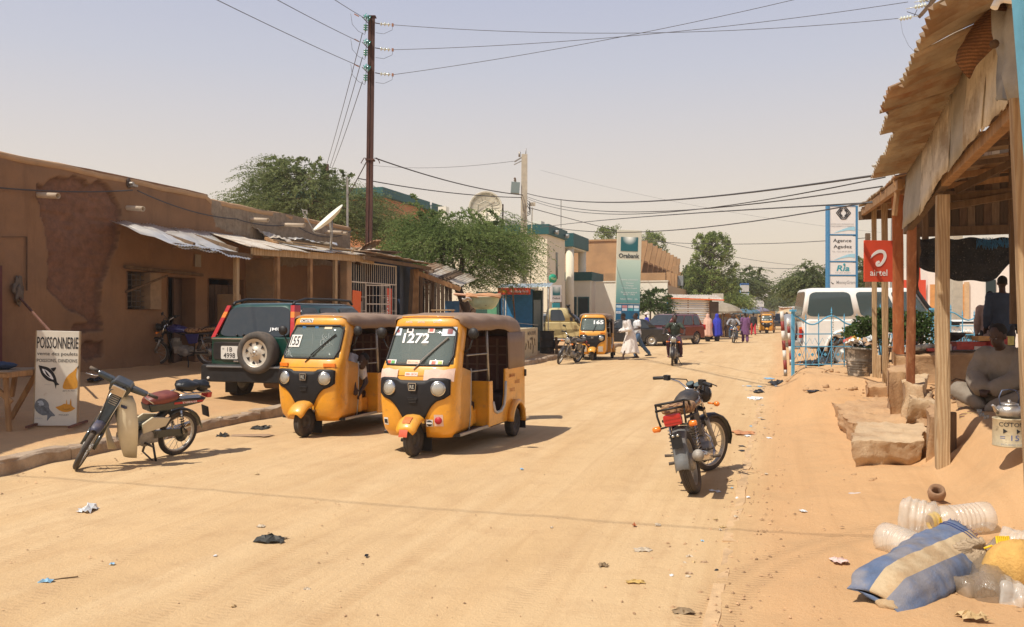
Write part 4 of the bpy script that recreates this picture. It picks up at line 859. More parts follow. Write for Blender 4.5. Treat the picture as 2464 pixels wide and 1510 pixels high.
# ---- tall bank sign (blue frame, white boxes)
YB=32.0;k_=YB/FP
bs_=thing('bank_totem','tall blue framed sign with white panels reading Agence Agadez behind the white off-roader','sign',W(2030,800,YB),R(4));zc=bs_.location.z
bluep=mat('sign_blue',(.055,.22,.42),.5,var=.08,bump=0);whp=mat('sign_white',(.78,.78,.76),.35,var=.04,bump=0);cyanp=mat('sign_cyan',(.25,.58,.68),.4,var=.05,bump=0);gp=mat('sign_grey',(.35,.36,.38),.6,var=0,bump=0)
def zz(y):return CH-(y-HY)*k_-zc
b=MB()
for x0,x1,y0,y1 in ((1992,1996,495,860),(2061,2065.5,495,860)):b.bb(((x0-2030)*k_,0,zz(y1)),((x1-2030)*k_,.25,zz(y0)))
for y in (496,565.5,630,663,696):b.bb((-.55,.01,zz(y+1.3)),(.52,.24,zz(y-1.3)))
b.build('frame',bluep,bs_)
for y0,y1,m_ in ((497,564,whp),(569,628.5,whp),(632.5,661.5,whp),(665.5,694.5,whp),(698,730,cyanp),(733,770,cyanp)):
    b=MB();b.bb((-.53,.02,zz(y1)),(.47,.2,zz(y0)));b.build('panel',m_,bs_,bev=.004)
def sl(x):return (x-2030)*k_
cz=zz(513)
for sg in (-1,1):                                   # interlocking black hexagon bands
    for q in (0,1,2):
        r_=.27-.068*q;P_=[(sg*(.00+.03*q),.235-.0*q),(sg*(.10),.235-.02*q),(sg*(r_+.02),.0),(sg*.10,-.235+.02*q),(sg*(.0+.03*q),-.235)]
        P_=[(a-sg*.02,c*(.95-.26*q)) for a,c in P_];o=ribbon(bs_,'logo_band',[(a,c+cz) for a,c in P_],[.020]*5,ink,.012,.004)
txt(bs_,'BANQUE SAHELO-SAHARIENNE POUR',sl(2027),zz(540),.88,.05,gp,.014,0);txt(bs_,"L'INVESTISSEMENT ET LE COMMERCE",sl(2027),zz(545),.88,.05,gp,.014,0)
for y in (556,621):pl=bez([(-.35,zz(y+5)),(-.1,zz(y)),(.2,zz(y-5)),(.44,zz(y-5))],12);ribbon(bs_,'blue_wave',pl,[.002+.075*(i/12) for i in range(13)],mat('wave_blue',(.36,.66,.80),.4,var=.1,bump=0),.014,.003)
txt(bs_,'Agence',sl(2027),zz(580.5),.70,.16,ink,.014,.008);txt(bs_,'Agadez',sl(2028),zz(595),.70,.16,ink,.014,.008);txt(bs_,'Tél.: +227 44 07 90 91',sl(2027),zz(606),.78,.05,gp,.014,0)
tealp=mat('teal_print',(.03,.33,.40),.5,var=0,bump=0)
txt(bs_,'Ria',sl(2029),zz(646),.50,.22,tealp,.014,.02,shear=.2);txt(bs_,"Transfert d'argent",sl(2029),zz(657),.60,.06,gp,.014,0,shear=.3);b=MB();b.ell((sl(2032),.012,zz(637)),(.045,.01,.045));b.build('logo_dot',tealp,bs_)
txt(bs_,'MoneyGram',sl(2036),zz(681),.72,.16,gp,.014,.006);ribbon(bs_,'logo_arc',bez([(-.47,zz(679)),(-.42,zz(683)),(-.36,zz(683))],6),[.004,.01,.014,.016,.012,.008,.003],ink,.014,.003)
for i in range(4):txt(bs_,('CONTACT US','www.','OUVERT','TRANSFERT')[i],sl(2027),zz(706+i*9),.5,.06,whp,.014,0)

# ---- the bank totem (cream top, teal gradient panel)
YO=48.0;k2=YO/FP
def gradmat(name,c0,c1,z0,z1,radial=None):
    m=bpy.data.materials.new(name);m.use_nodes=True;N=m.node_tree.nodes;L=m.node_tree.links;t=N.new('ShaderNodeTexCoord');rp2=N.new('ShaderNodeValToRGB');mrn=N.new('ShaderNodeMapRange')
    if radial:
        vm=N.new('ShaderNodeVectorMath');vm.operation='DISTANCE';L.new(t.outputs['Object'],vm.inputs[0]);vm.inputs[1].default_value=radial;L.new(vm.outputs['Value'],mrn.inputs[0])
    else:sx2=N.new('ShaderNodeSeparateXYZ');L.new(t.outputs['Object'],sx2.inputs[0]);L.new(sx2.outputs[2],mrn.inputs[0])
    mrn.inputs[1].default_value=z0;mrn.inputs[2].default_value=z1;L.new(mrn.outputs[0],rp2.inputs[0]);rp2.color_ramp.elements[0].color=(*c0,1);rp2.color_ramp.elements[1].color=(*c1,1)
    L.new(rp2.outputs[0],N['Principled BSDF'].inputs[0]);N['Principled BSDF'].inputs['Roughness'].default_value=.4;return m
ot=thing('bank_pylon','tall leaning cream and teal Orabank pylon sign behind the parked cars','sign',W(1508,822,YO),R(3),lean=R(1.6));oz=ot.location.z
def z2(y):return CH-(y-HY)*k2-oz
b=MB();b.bb((-.68,0,z2(822)),(.68,.22,z2(554)));b.build('casing',mat('casing',(.62,.60,.48),.5,var=.05),ot,bev=.01)
b=MB();b.bb((-.67,-.012,z2(730)),(.67,-.001,z2(626)));b.build('green_panel',gradmat('teal_grad',(.025,.23,.23),(.52,.66,.56),z2(745),z2(630)),ot)
b=MB();b.bb((-.67,-.012,z2(822)),(.67,-.001,z2(732)));b.build('blue_panel',mat('deep_blue',(.01,.12,.22),.4,var=.1),ot)
b=MB();b.bb((-.48,-.016,z2(605)),(.48,-.001,z2(571)));b.build('logo_square',gradmat('teal_burst',(.95,.98,.92),(.006,.11,.13),.04,.42,radial=(0,0,z2(572))),ot)
txt(ot,'Orabank',0,z2(616),1.16,.26,mat('grey_ink',(.05,.06,.06),.7,var=0,bump=0),-.012,.03)
for s_,y,w in (("Agence d'AGADEZ",674,.95),('• Banque',682,.5),('• Change',688,.5),("• Transfert d'argent",694,.9),('Du lundi au vendredi',704,.9),('08H15 - 17H15',709,.65),('Samedi : 08H15 - 12H',720,.95)):txt(ot,s_,.05,z2(y),w,.085,whp,-.016,.002)
cc=[(.55,.68,.72),(.6,.25,.25),(.72,.72,.70),(.70,.72,.7),(.10,.30,.55),(.65,.65,.7),(.06,.4,.42),(.30,.60,.72)]
for i in range(8):b=MB();x=-.5+.33*(i % 4);z=z2(738.5 if i < 4 else 745.5);b.bb((x-.14,-.02,z-.07),(x+.14,-.001,z+.07));b.build('card_mark',mat('card%d' % i,cc[i],.4,var=.1,bump=0),ot)
b=MB();b.bb((-.64,-.02,z2(755.5)),(-.36,-.001,z2(750)));b.build('card_mark',whp,ot);txt(ot,'VISA',-.5,z2(752.8),.24,.06,mat('visa_ink',(.02,.05,.25),.6,var=0,bump=0),-.021,.01)
# ================================================================ BANK AND BUILDINGS DOWN THE STREET
creamw=mat('cream_wall',(.76,.70,.54),.85,var=.06,vs=1,bump=.15,bs=8,dust=.05);teal=mat('teal_band',(.008,.085,.088),.6,var=.08,bump=.05)
tanw=mat('tan_wall',(.46,.275,.135),.95,var=.12,vs=.8,bump=.4,bs=5,col2=(.40,.24,.12),c2s=.5);oranw=mat('orange_wall',(.45,.19,.085),.9,var=.1,vs=1,bump=.2);whw=mat('white_wall',(.78,.74,.62),.85,var=.07,vs=.8,bump=.15)
darkw=mat('window_dark',(.015,.03,.035),.15,var=0,bump=0)
def bld(name,label,x,Y,z=0,cat='building',rz=-AN):
    o=thing(name,label,cat,((x-CX)*Y/FP,Y,0),rz);return o
def bx(o,name,a,c,m_,bev=0):b=MB();b.bb(a,c);return b.build(name,m_,o,bev=bev)
bk=bld('bank_building','two-storey cream bank with dark teal roof band beside the white columns',1316.5,52)
bx(bk,'wall',(-9,0,0),(0,4.5,6.52),creamw);bx(bk,'roof_band',(-9.15,-.14,6.5),(.14,4.64,7.1),teal)
bx(bk,'window',(-.02,2.1,3.9),(.03,2.55,5.55),darkw);bx(bk,'door_recess',(-1.85,-.02,.1),(-.55,.03,3.3),mat('recess',(.20,.16,.11),.9));bx(bk,'door_recess',(-.02,1.6,.2),(.03,3.6,2.9),mat('recess',()))
for y,z in ((1.2,6.75),(3.9,6.75)):b=MB();b.cyl((.14,y,z),(.4,y,z-.05),.10,.14);b.build('floodlight',mat('light_grey',(.4,.42,.4),.5),bk)
bx(bk,'rooftop_unit',(-1.3,1.2,7.1),(-.7,2.0,7.45),whw)
sgn=thing('bank_wall_sign','small white Orabank sign with teal square by the bank door','sign',W(1338,707,51.3),-AN+R(45));b=MB();b.box((0,0,0),(.72,.08,1.0));b.build('panel',whp,sgn,bev=.01);b=MB();b.box((0,-.045,.14),(.5,.02,.5));b.build('logo_square',gradmat('teal_burst2',(.9,.95,.9),(.01,.16,.18),.02,.40,radial=(0,0,.38)),sgn);txt(sgn,'Orabank',0,-.28,.56,.12,ink,-.045,.01)
b=MB();b.box((0,0,-.72),(.5,.08,.35));b.build('lower_panel',tealp,sgn);b=MB();b.cyl((0,.05,-2.2),(0,.05,-.5),.04);b.build('post',steel,sgn)
rs=thing('round_sign','round green sign reading Wari on the bank corner','sign',W(1330,671,51.6),-AN+R(50));b=MB();b.lathe([(0,0),(.27,0),(.27,.1),(0,.1)],(0,-.05,0),(0,1,0),24);b.build('disc',mat('wari_green',(.02,.36,.20),.5,var=0,bump=0),rs);txt(rs,'Wari',0,0,.36,.17,mat('wari_yel',(.7,.8,.35),.6,bump=0,var=0),-.056,.015)
cp=bld('bank_portico','teal-banded bank portico on two white round columns',1380,57.6)
bx(cp,'roof_band',(-3.2,0,6.2),(.0,4.8,7.1),teal);bx(cp,'soffit',(-3.1,.1,6.1),(-.1,4.7,6.2),creamw)
for x,y in ((-.35,.4),(-.35,4.2),(-2.6,.4)):b=MB();b.cyl((x,y,0),(x,y,6.1),.28,n=20);b.build('column',creamw,cp)
lw=bld('bank_annex','low white bank annex with teal band and dark glass doors',1421,61);bx(lw,'wall',(-5,0,0),(0,4,4.1),whw);bx(lw,'roof_band',(-5.1,-.1,4.05),(.12,4.1,4.66),teal)
for x0,x1 in ((-1.7,-1.0),(-.9,-.1)):f=bx(lw,'door',(x0,-.06,.1),(x1,.02,2.9),teal);b=MB();b.bb((x0+.08,-.08,.2),(x1-.08,-.05,2.8));b.build('pane',darkw,f)
bx(lw,'window',(-3.8,-.04,2.0),(-2.2,.02,3.9),teal)
bw=bld('boundary_wall','white boundary wall behind the Orabank pylon and the little bush',1606,60,cat='wall');bx(bw,'wall',(-5.1,0,0),(0,.25,3.95),whw);bx(bw,'side_wall',(-.25,.25,0),(0,14,3.7),mat('cream_tan',(.50,.38,.24),.9,var=.1));bx(bw,'coping',(-5.15,-.05,3.95),(.05,.3,4.02),whw)
tan=bld('tan_building','big tan earth-coloured building with a row of upright concrete fins',1530,74);bx(tan,'wall',(-14,0,0),(-.8,28,8.0),tanw)
bx(tan,'parapet',(-14,-.1,8.0),(-.9,28,8.15),tanw);bx(tan,'floor_slab',(-.8,.2,6.2),(.5,26,6.35),tanw);bx(tan,'floor_slab',(-.8,.2,4.7),(.5,26,4.95),tanw)
for k in range(9):
    y=.2+k*3.2;b=MB();b.prism([(-.8,0),(.35,0),(.35,4.9),(.95,7.6),(.95,8.0),(-.8,8.0)],y,y+.3,lambda u,v,w:(u,w,v));b.build('fin',tanw,tan)
    if k < 8:bx(tan,'window',(-.82,y+.7,5.1),(-.76,y+2.8,6.0),mat('brown_window',(.07,.045,.03),.4))
    if k < 8:
        b=MB();b.bb((-.8,y+.3,6.9),(-.1,y+3.2,7.0));b.build('shade_shelf',tanw,tan)
lo_=bld('tan_annex','lower tan flat-roofed block in front of the finned building',1601,67);bx(lo_,'wall',(-6,0,0),(0,.3,4.9),tanw);bx(lo_,'side_wall',(-6,.3,0),(0,16,4.3),tanw)
for k in range(7):bx(lo_,'fin',(.002,.6+k*2.2,0),(.35,.9+k*2.2,5.0),tanw)
b=MB();tw=bld('tan_tower','slim tan chimney-like tower at the end of the finned building',1622,95,cat='tower');bx(tw,'shaft',(-.5,0,0),(.5,1,7.0),tanw,.03)
fb=bld('yellow_building','pale yellow building glimpsed between the trees far down the left side',1665,120);bx(fb,'wall',(-6,0,0),(3,9,7.3),mat('yellow_wall',(.55,.42,.22),.9));bx(fb,'roof',(-6.1,-.1,7.3),(3.1,9.1,7.5),tanw)
for k in range(3):bx(fb,'window',(-5+k*2.6,-.04,4.5),(-3.8+k*2.6,.02,6),darkw)
ob=bld('orange_building','orange building with a dark teal roof slab behind the rusty pole',928,60);bx(ob,'wall',(-6,0,0),(0,9,9.8),oranw);bx(ob,'roof_slab',(-7,-1.2,9.75),(.35,10.5,10.35),teal);bx(ob,'window',(-.02,6,8.2),(.03,7.5,9.3),darkw)
for k in range(2):bx(ob,'window',(-4.5+2.4*k,-.03,7),(-3.2+2.4*k,.02,8.8),darkw)
yb_=bld('yellow_wall_house','yellowish house wall glimpsed through the two acacias',985,62);bx(yb_,'wall',(-5,0,0),(2,6,7.0),mat('ochre',(.56,.38,.15),.9,var=.1));bx(yb_,'roof',(-5.1,-.1,7),(2.1,6.1,7.2),creamw)
wh=bld('white_house','white building with air units seen above the acacia crown',1150,60);bx(wh,'wall',(-3.6,0,0),(2,6,8.3),whw)
bx(wh,'air_unit',(-3.1,.3,8.3),(-2.5,.9,9.3),whw)
# right side of the street
rwh=bld('white_shop','bright white rendered building with blue trim behind the white off-roader',2232,38,rz=-R(8));bx(rwh,'wall',(0,0,0),(12,6,3.9),mat('bright_white',(.80,.75,.68),.8,var=.04));bx(rwh,'blue_trim',(4.5,-.1,3.35),(12,0,3.6),mat('trim_blue',(.08,.35,.55),.6));bx(rwh,'orange_door',(.1,-.06,.2),(1.5,.0,3.0),mat('door_orange',(.62,.30,.10),.7));bx(rwh,'red_panel',(-1.2,-.1,2.2),(-.1,0,3.2),redp);bx(rwh,'window',(2.4,-.05,1.6),(2.8,0,3.2),darkw);bx(rwh,'red_poster',(8.6,-.05,1.2),(9.2,0,3.0),redp)
bx(rwh,'tan_panel',(1.5,-.08,.2),(1.7,0,3.1),mat('tan_trim',(.6,.42,.24),.8))
fw=bld('mud_wall_far','mud brown house beyond the blue fence on the right side',2062,45,rz=-AN);bx(fw,'wall',(0,0,0),(7,10,2.6),tanw)

# ---- kiosks and stalls
kz=bld('tin_kiosk','market kiosk clad in bright horizontal corrugated tin behind the red car',1608,57,cat='kiosk',rz=-R(4));kzf=[]
for k in range(3):
    b=MB();z0=.5+k*.72;corr(b,(0,0,z0),(0,0,z0+.76),(2.65,0,z0+.74),(2.65,0,z0-.02),5,.042,6,wob=.03,seed=k);b.build('tin_panel',tin,kz,solid=.004)
for k in range(3):b=MB();b.beam((-.05+k*1.35,.05,0),(-.05+k*1.35,.05,2.75),.09);b.build('post',bluep if k == 0 else wood,kz)
b=MB();corr(b,(-.15,-.2,2.75),(3.6,-.2,2.62),(3.6,2.6,3.0),(-.15,2.6,3.05),22,.02,4,wob=.04);b.build('roof',tinw,kz,solid=.01);b=MB();b.beam((-.15,-.22,2.74),(3.6,-.22,2.6),.03,.08);b.build('roof_edge',orgp,kz)
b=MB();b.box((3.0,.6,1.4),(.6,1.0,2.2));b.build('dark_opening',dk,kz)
bz=bld('blue_kiosk','blue phone kiosk with a tin canopy and a red banner beside the concrete pole',1212,36,cat='kiosk',rz=-R(6));bx(bz,'wall',(.05,.6,0),(1.15,1.5,2.75),mat('kiosk_blue',(.03,.20,.42),.6,var=.15));bx(bz,'side_wall',(1.15,.7,0),(1.55,1.5,2.7),mat('kiosk_dark',(.03,.06,.05),.8))
b=MB();corr(b,(-.25,-.35,2.78),(1.95,-.35,2.82),(2.0,1.6,3.05),(-.25,1.6,3.0),16,.015,3,wob=.02);b.build('canopy',mat('bluish_tin',(.45,.52,.52),.45,.5,var=.2),bz,solid=.008)
f=bx(bz,'banner',(-.2,-.42,2.5),(1.15,-.4,2.78),redp);txt(f,'*126#',.0,2.64,.38,.13,mat('banner_yel',(.8,.45,.03),.6,var=0,bump=0),-.424,.01);txt(f,'Nouveauté Airtel',.68,2.64,.75,.11,winkm,-.424,.004)
for x,y in ((.02,-.38),(1.88,-.3),(1.6,.6),(.02,.6)):b=MB();b.cyl((x,y,0),(x,y,2.8),.025,n=6);b.build('post',mat('pale_pipe',(.5,.5,.46),.6),bz)
bx(bz,'glass_panel',(1.2,.68,.5),(1.5,.69,2.3),glassb)
gb=bld('green_shack','dark green and brown shack behind the blue kiosk under the acacia',1145,39,cat='shack');bx(gb,'wall',(0,0,0),(1.1,2,2.7),mat('shack_green',(.03,.09,.07),.8,var=.3));bx(gb,'poster',(.55,-.03,1.2),(1.0,-.0,2.0),mat('green_poster',(.12,.36,.2),.7));bx(gb,'side_panel',(1.1,.1,0),(1.9,2,2.4),mat('shack_blue',(.02,.10,.2),.8,var=.3));bx(gb,'brown_panel',(-1.2,.3,0),(0,2,2.3),mat('shack_brown',(.09,.05,.03),.9,var=.3))
pl_=MB();pl_.beam(G(1245,842)+V((0,0,-.1)),W(1233,690,33),.05,.05);tag(pl_.build('leaning_stick',wood),'thin leaning wooden stick left of the blue kiosk','stick')
# ---- umbrellas and far market
def umb(x,y,Y,w,h,m_,lab,rz=0):
    c=W(x,y,Y);o=thing('parasol',lab,'parasol',(c.x,c.y,0),rz);b=MB();n=12;rings=[]
    for r_,z_ in ((.02,h),(.4,h*.78),(.75,h*.45),(1.0,0),(1.0,-.12)):
        rings.append([(math.cos(a)*w*r_,math.sin(a)*w*r_,c.z+z_-(.05*(k % 2) if z_ < .1 else 0)) for k,a in enumerate([2*math.pi*j/n for j in range(n)])])
    b.loft(rings,False,smooth=False);b.build('canopy',m_,o);b=MB();b.cyl((0,0,0),(0,0,c.z+h),.03);b.build('pole',wood,o)
ug=mat('umbrella_grey',(.30,.25,.18),.9,var=.15,vs=2,bump=.2)
umb(1741,749,62,1.35,.62,ug,'big faded grey-brown market parasol behind the women')
umb(1798,752,85,1.3,.5,mat('umbrella_blue',(.08,.16,.22),.9),'dark blue market parasol down the street')
umb(1822,748,105,1.5,.5,mat('umbrella_violet',(.20,.18,.24),.9),'grey-violet parasol under the small white billboard')
umb(1925,752,90,1.6,.5,mat('umbrella_cream',(.55,.42,.26),.9),'cream parasol far away on the right of the road')
umb(1900,752,110,1.6,.45,mat('umbrella_tan',(.5,.36,.2),.9),'tan parasol farthest away right of the road')
for x,y0,y1,w,Y,m_,lab in ((1735,752,795,42,64,(.42,.25,.13),'brown cloth-walled market stall under the grey parasol'),(1778,750,775,24,95,(.30,.30,.28),'low grey stall with clutter on its roof under the sign stack'),(1810,745,772,26,120,(.42,.35,.26),'distant beige stall front left of the road end'),(1845,748,768,40,150,(.55,.38,.16),'distant row of yellowish stall roofs across the road end'),(1905,740,775,50,130,(.48,.30,.18),'distant reddish low building right of the road end')):
    c=W(x,y0,Y);ww=w*Y/FP;o=thing('stall',lab,'stall',(c.x,Y,0),-R(5));bx(o,'wall',(-ww/2,0,0),(ww/2,1.5,c.z),mat('stall_%d' % x,m_,.9,var=.2));b=MB();corr(b,(-ww/2-.1,-.5,c.z-.1),(ww/2+.1,-.5,c.z-.1),(ww/2+.1,1.6,c.z+.1),(-ww/2-.1,1.6,c.z+.1),8,.03,2,wob=.1,seed=x);b.build('roof',tinw,o,solid=.02)
# ---- billboards down the street
for x,y0,y1,w,Y,m_,lab,words in ((1727,707,744,27,63,(.62,.57,.45),'weathered cream billboard standing behind the tin kiosk',['Agence','Centrale']),(1827,712,739,22,100,(.7,.7,.68),'small white billboard left of the road end',['AGADEZ','BANK']),(1637,664,688,14,72,(.28,.30,.30),'small grey sign board on the tan building corner',[])):
    c=W(x,(y0+y1)/2,Y);o=thing('billboard',lab,'billboard',(c.x,Y,0),0);ww,hh=w*Y/FP,(y1-y0)*Y/FP;b=MB();b.box((0,0,c.z),(ww,.12,hh));b.build('panel',mat('bb_%d' % x,m_,.6,var=.12,vs=2),o,bev=.01)
    for s in (-1,1):b=MB();b.cyl((s*ww*.4,.08,0),(s*ww*.4,.08,c.z+hh/2),.05,n=6);b.build('leg',steel,o)
    for i,t in enumerate(words):txt(o,t,0,c.z+hh*(.15-.3*i),ww*.7,hh*.2,gp,-.065)
Yk=85;o=thing('sign_stack','stack of small pale signs with a blue cap on one post beside the acacia','sign',(W(1792,0,Yk).x,Yk,0),0)
for k,(y0,y1,m_) in enumerate(((682,686,(.05,.14,.35)),(687,703,(.60,.60,.57)),(706,714,(.50,.53,.53)),(715,722,(.25,.30,.32)),(724,733,(.30,.42,.44)),(734,741,(.45,.50,.5)))):
    b=MB();z0,z1=W(0,y1,Yk).z,W(0,y0,Yk).z;b.bb((-.42,0,z0),(.42,.15,z1));b.build('panel',mat('stk%d' % k,m_,.5,var=.1,vs=3),o,bev=.01)
b=MB();b.cyl((-.4,.1,0),(-.4,.1,W(0,684,Yk).z),.05);b.cyl((.4,.1,0),(.4,.1,W(0,684,Yk).z),.05);b.build('frame',bluep,o)
o=thing('poster_board','black poster board with white letters left of the tall blue sign','sign',W(1984,690,66),0);b=MB();b.box((0,0,0),(.68,.08,1.0));b.build('panel',ink,o);txt(o,'Fou',-.02,.36,.5,.2,whp,-.045,.02);b=MB();b.ell((.02,-.04,-.1),(.12,.02,.2));b.build('printed_figure',mat('skin_print',(.25,.1,.06),.6),o);b=MB();b.cyl((0,.05,-2.6),(0,.05,-.4),.04);b.build('post',steel,o)
b=MB();c=W(2198,162,30);b.box(c,(.26,.04,.30));b.beam(c,V((c.x+.3,c.y,0)),.05);tag(b.build('small_sign',redp),'tiny red and blue sign corner peeping over the tin roof edge','sign')

# ================================================================ TREES
def acacia(name,label,base,forks,blobs,n,leaf,twig,lw=.06,ll=.028,droop=.8,tl=(.5,1.1),seed=1,spikes=12,bark=None,group=None,pairs=22):
    """trunk and limbs as tapered tubes; a crown of thousands of fine hanging sprays with paired leaflets"""
    rs=np.random.RandomState(seed);o=thing(name,label,'tree',base,0,group);B=V(base);t=MB(M.Translation(-B))
    for pts,r0,r1 in forks:n_=len(pts);t.tube([V(p) for p in pts],[r0+(r1-r0)*i/(n_-1) for i in range(n_)],8)
    C=[]
    for (c,r,wgt) in blobs:
        m_=int(n*wgt);d=rs.randn(m_,3);d /= np.linalg.norm(d,axis=1)[:,None];rad=rs.rand(m_)**.55;lumps=1+.22*np.sin(d[:,0]*5+seed)*np.cos(d[:,1]*4+seed*2)+.12*np.sin(d[:,2]*9)
        C.append(np.array(c)+d*(rad*lumps)[:,None]*np.array(r))
    C=np.concatenate(C);n_=len(C);cen=C.mean(0)
    # each spray: a drooping arc leaving away from the middle
    out=C-cen;out[:,2] *= .25;out += rs.randn(n_,3)*.6*np.abs(out).mean();out /= np.linalg.norm(out,axis=1)[:,None]+1e-6;out[:,2]=np.abs(out[:,2])*.4
    Ln=rs.uniform(tl[0],tl[1],n_);K=pairs;s=(np.arange(K)+.5)/K;P=C[:,None,:]+out[:,None,:]*(s[None,:]*Ln[:,None])[:,:,None]
    P[:,:,2] -= droop*Ln[:,None]*s[None,:]**2*rs.uniform(.3,1,n_)[:,None]
    P[:,:,2] += .0
    Q=P.reshape(-1,3);m_=len(Q);a=rs.randn(m_,3);a[:,2] *= .5;a /= np.linalg.norm(a,axis=1)[:,None];u=rs.randn(m_,3);u -= (u*a).sum(1)[:,None]*a;u /= np.linalg.norm(u,axis=1)[:,None]
    w=lw*rs.uniform(.6,1.3,m_)[:,None]/2;l=ll*rs.uniform(.6,1.3,m_)[:,None]/2;Q=Q+rs.randn(m_,3)*.02-np.array(B)
    F=np.stack([Q-a*w-u*l,Q+a*w-u*l*.4,Q+a*w*1.1+u*l*.4,Q-a*w*.6+u*l],1);qmesh('crown',F,leaf,o,stuff=True)
    # thin limbs inside the crown, and bare arching shoots above it
    for k in range(26):
        c=C[rs.randint(n_)];f=forks[rs.randint(len(forks))][0][-1];p0=V(f);p1=V(c);mid=p0.lerp(p1,.5)+V((0,0,.2));t.tube([p0,mid,p1],[.035,.022,.008],5)
    t.build('trunk',bark or twig,o)
    sh=MB(M.Translation(-B));LQ=[]
    top=C[np.argsort(-(C[:,2]+.3*np.abs(C[:,0]-cen[0])*0))[:n_//5]]
    for k in range(spikes):
        c=V(top[rs.randint(len(top))]);d=V((rs.uniform(-1,1),rs.uniform(-.4,.4),rs.uniform(.5,1.2))).normalized();Lk_=rs.uniform(.5,1.1)*tl[1]*1.0;pts=[c+d*(Lk_*i/6)+V((d.x*.5,0,-.9))*(Lk_*(i/6)**2.4*.55) for i in range(7)]
        sh.tube(pts,[.014*(1-i/8) for i in range(7)],4)
        for i in range(60):q=rs.rand()*5.99;i0=int(q);p=pts[i0].lerp(pts[i0+1],q-i0)+V(rs.randn(3)*.035);LQ.append(tuple(p-B))
    if spikes:
        sh.build('shoots',twig,o,kind='stuff');Q=np.array(LQ);m_=len(Q);a=rs.randn(m_,3)*lw*.45;u=rs.randn(m_,3)*ll*.6;qmesh('shoot_leaves',np.stack([Q-a-u,Q+a-u,Q+a+u,Q-a+u],1),leaf,o,stuff=True)
    return o
lf1=leafmat('acacia_leaf',(.065,.105,.038),(.32,.35,.15),.45);lf2=leafmat('mesquite_leaf',(.065,.115,.032),(.30,.37,.13),.45);lf3=leafmat('neem_leaf',(.08,.13,.03),(.40,.46,.15),.4);lf4=leafmat('far_leaf',(.09,.13,.055),(.27,.30,.13),.45);lf5=leafmat('bush_leaf',(.022,.05,.014),(.12,.17,.055))
bark=mat('bark',(.12,.075,.05),.95,var=.3,vs=8,bump=1,bs=20,stretch=(3,3,1));twg=mat('twig',(.28,.22,.13),.9,var=.2,bump=0)
Y1=38;k1=Y1/FP
def bl_(x,y,Y,rx,ry,rz,w):return (tuple(W(x,y,Y)),(rx*Y/FP,ry,rz*Y/FP),w)
b1=W(750,800,Y1);b1.z=0
acacia('acacia_tree','wide feathery green acacia rising behind the mud building left of the steel pole',b1,[([b1,b1+V((.1,0,2)),W(740,590,Y1)],.22,.14),([W(740,600,Y1),W(680,530,Y1),W(640,470,Y1)],.12,.05),([W(740,600,Y1),W(760,500,Y1),W(740,420,Y1)],.12,.05),([W(745,600,Y1),W(830,530,Y1),W(880,480,Y1)],.12,.05)],
    [bl_(705,500,Y1,150,2.6,78,.34),bl_(640,510,Y1,110,2.2,55,.18),bl_(680,430,Y1,75,1.8,50,.12),bl_(820,520,Y1,95,2.2,75,.2),bl_(890,540,Y1,50,1.8,75,.1),bl_(770,450,Y1,60,1.5,42,.06)],4300,lf1,twg,.078,.040,.55,(.5,1.35),3,46,bark)
Y2_=33;b2=G(1128,850)
b2=V((W(1128,0,Y2_).x,Y2_,0))
acacia('mesquite_tree','leaning mesquite tree with drooping fern-like crown hanging over the blue kiosk',b2,[([b2,W(1122,740,Y2_),W(1100,690,Y2_)],.17,.14),([W(1118,745,Y2_),W(1098,690,Y2_),W(1060,620,Y2_)],.12,.05),([W(1104,700,Y2_),W(1112,630,Y2_),W(1130,560,Y2_)],.12,.05),([W(1102,695,Y2_),W(1150,630,Y2_),W(1200,570,Y2_)],.11,.04)],
    [bl_(1095,590,Y2_,150,2.3,75,.34),bl_(1000,615,Y2_,85,1.8,55,.12),bl_(1200,600,Y2_,78,2.0,85,.20),bl_(1110,562,Y2_,100,1.8,36,.16),bl_(1020,545,Y2_,70,1.5,40,.08),bl_(1110,670,Y2_,90,1.6,30,.10)],4300,lf2,twg,.068,.034,.8,(.5,1.3),5,22,bark)
def neem(name,label,x,ytop,ybot,Y,w,leaf,n=90,seed=1,puff=.45,group=None,trunk=True):
    """an upright tree whose crown is many separate round puffs of leaves"""
    rs=np.random.RandomState(seed);c0=W(x,ytop,Y);c1=W(x,ybot,Y);base=V((c0.x,Y,0));o=thing(name,label,'tree',base,0,group);hw=w*Y/FP/2;LV=[];t=MB(M.Translation(-base))
    if trunk:t.tube([base-V((0,0,.2)),V((c0.x+.1,Y,c1.z*.6+.1)),V((c0.x,Y,(c0.z+c1.z)/2))],[hw*.12+.05,hw*.09+.04,.05],8)
    for i in range(n):
        v=rs.rand();z=c1.z+(c0.z-c1.z)*v;ww=hw*math.sqrt(max(.04,1-abs(v-.45)**2*2.6));a=rs.rand()*6.28;r_=ww*math.sqrt(rs.rand());p=np.array([c0.x+math.cos(a)*r_,Y+math.sin(a)*r_*.8,z])
        if trunk and i % 3 == 0:t.tube([V((c0.x,Y,max(.5,z-.5*hw))),V(p)],[.04,.015],4)
        m_=46;d=rs.randn(m_,3);d /= np.linalg.norm(d,axis=1)[:,None];pr=puff*rs.uniform(.6,1.2);LV.append(p+d*pr*(rs.rand(m_)**.4)[:,None]-np.array(base))
    if trunk:t.build('trunk',bark,o)
    Q=np.concatenate(LV);m_=len(Q);s_=puff*.34;a=rs.randn(m_,3);a /= np.linalg.norm(a,axis=1)[:,None];u=rs.randn(m_,3);u -= (u*a).sum(1)[:,None]*a;u /= np.linalg.norm(u,axis=1)[:,None];a *= s_*.8;u *= s_*.4
    qmesh('crown',np.stack([Q-a,Q-u,Q+a,Q+u],1),leaf,o,stuff=True);return o
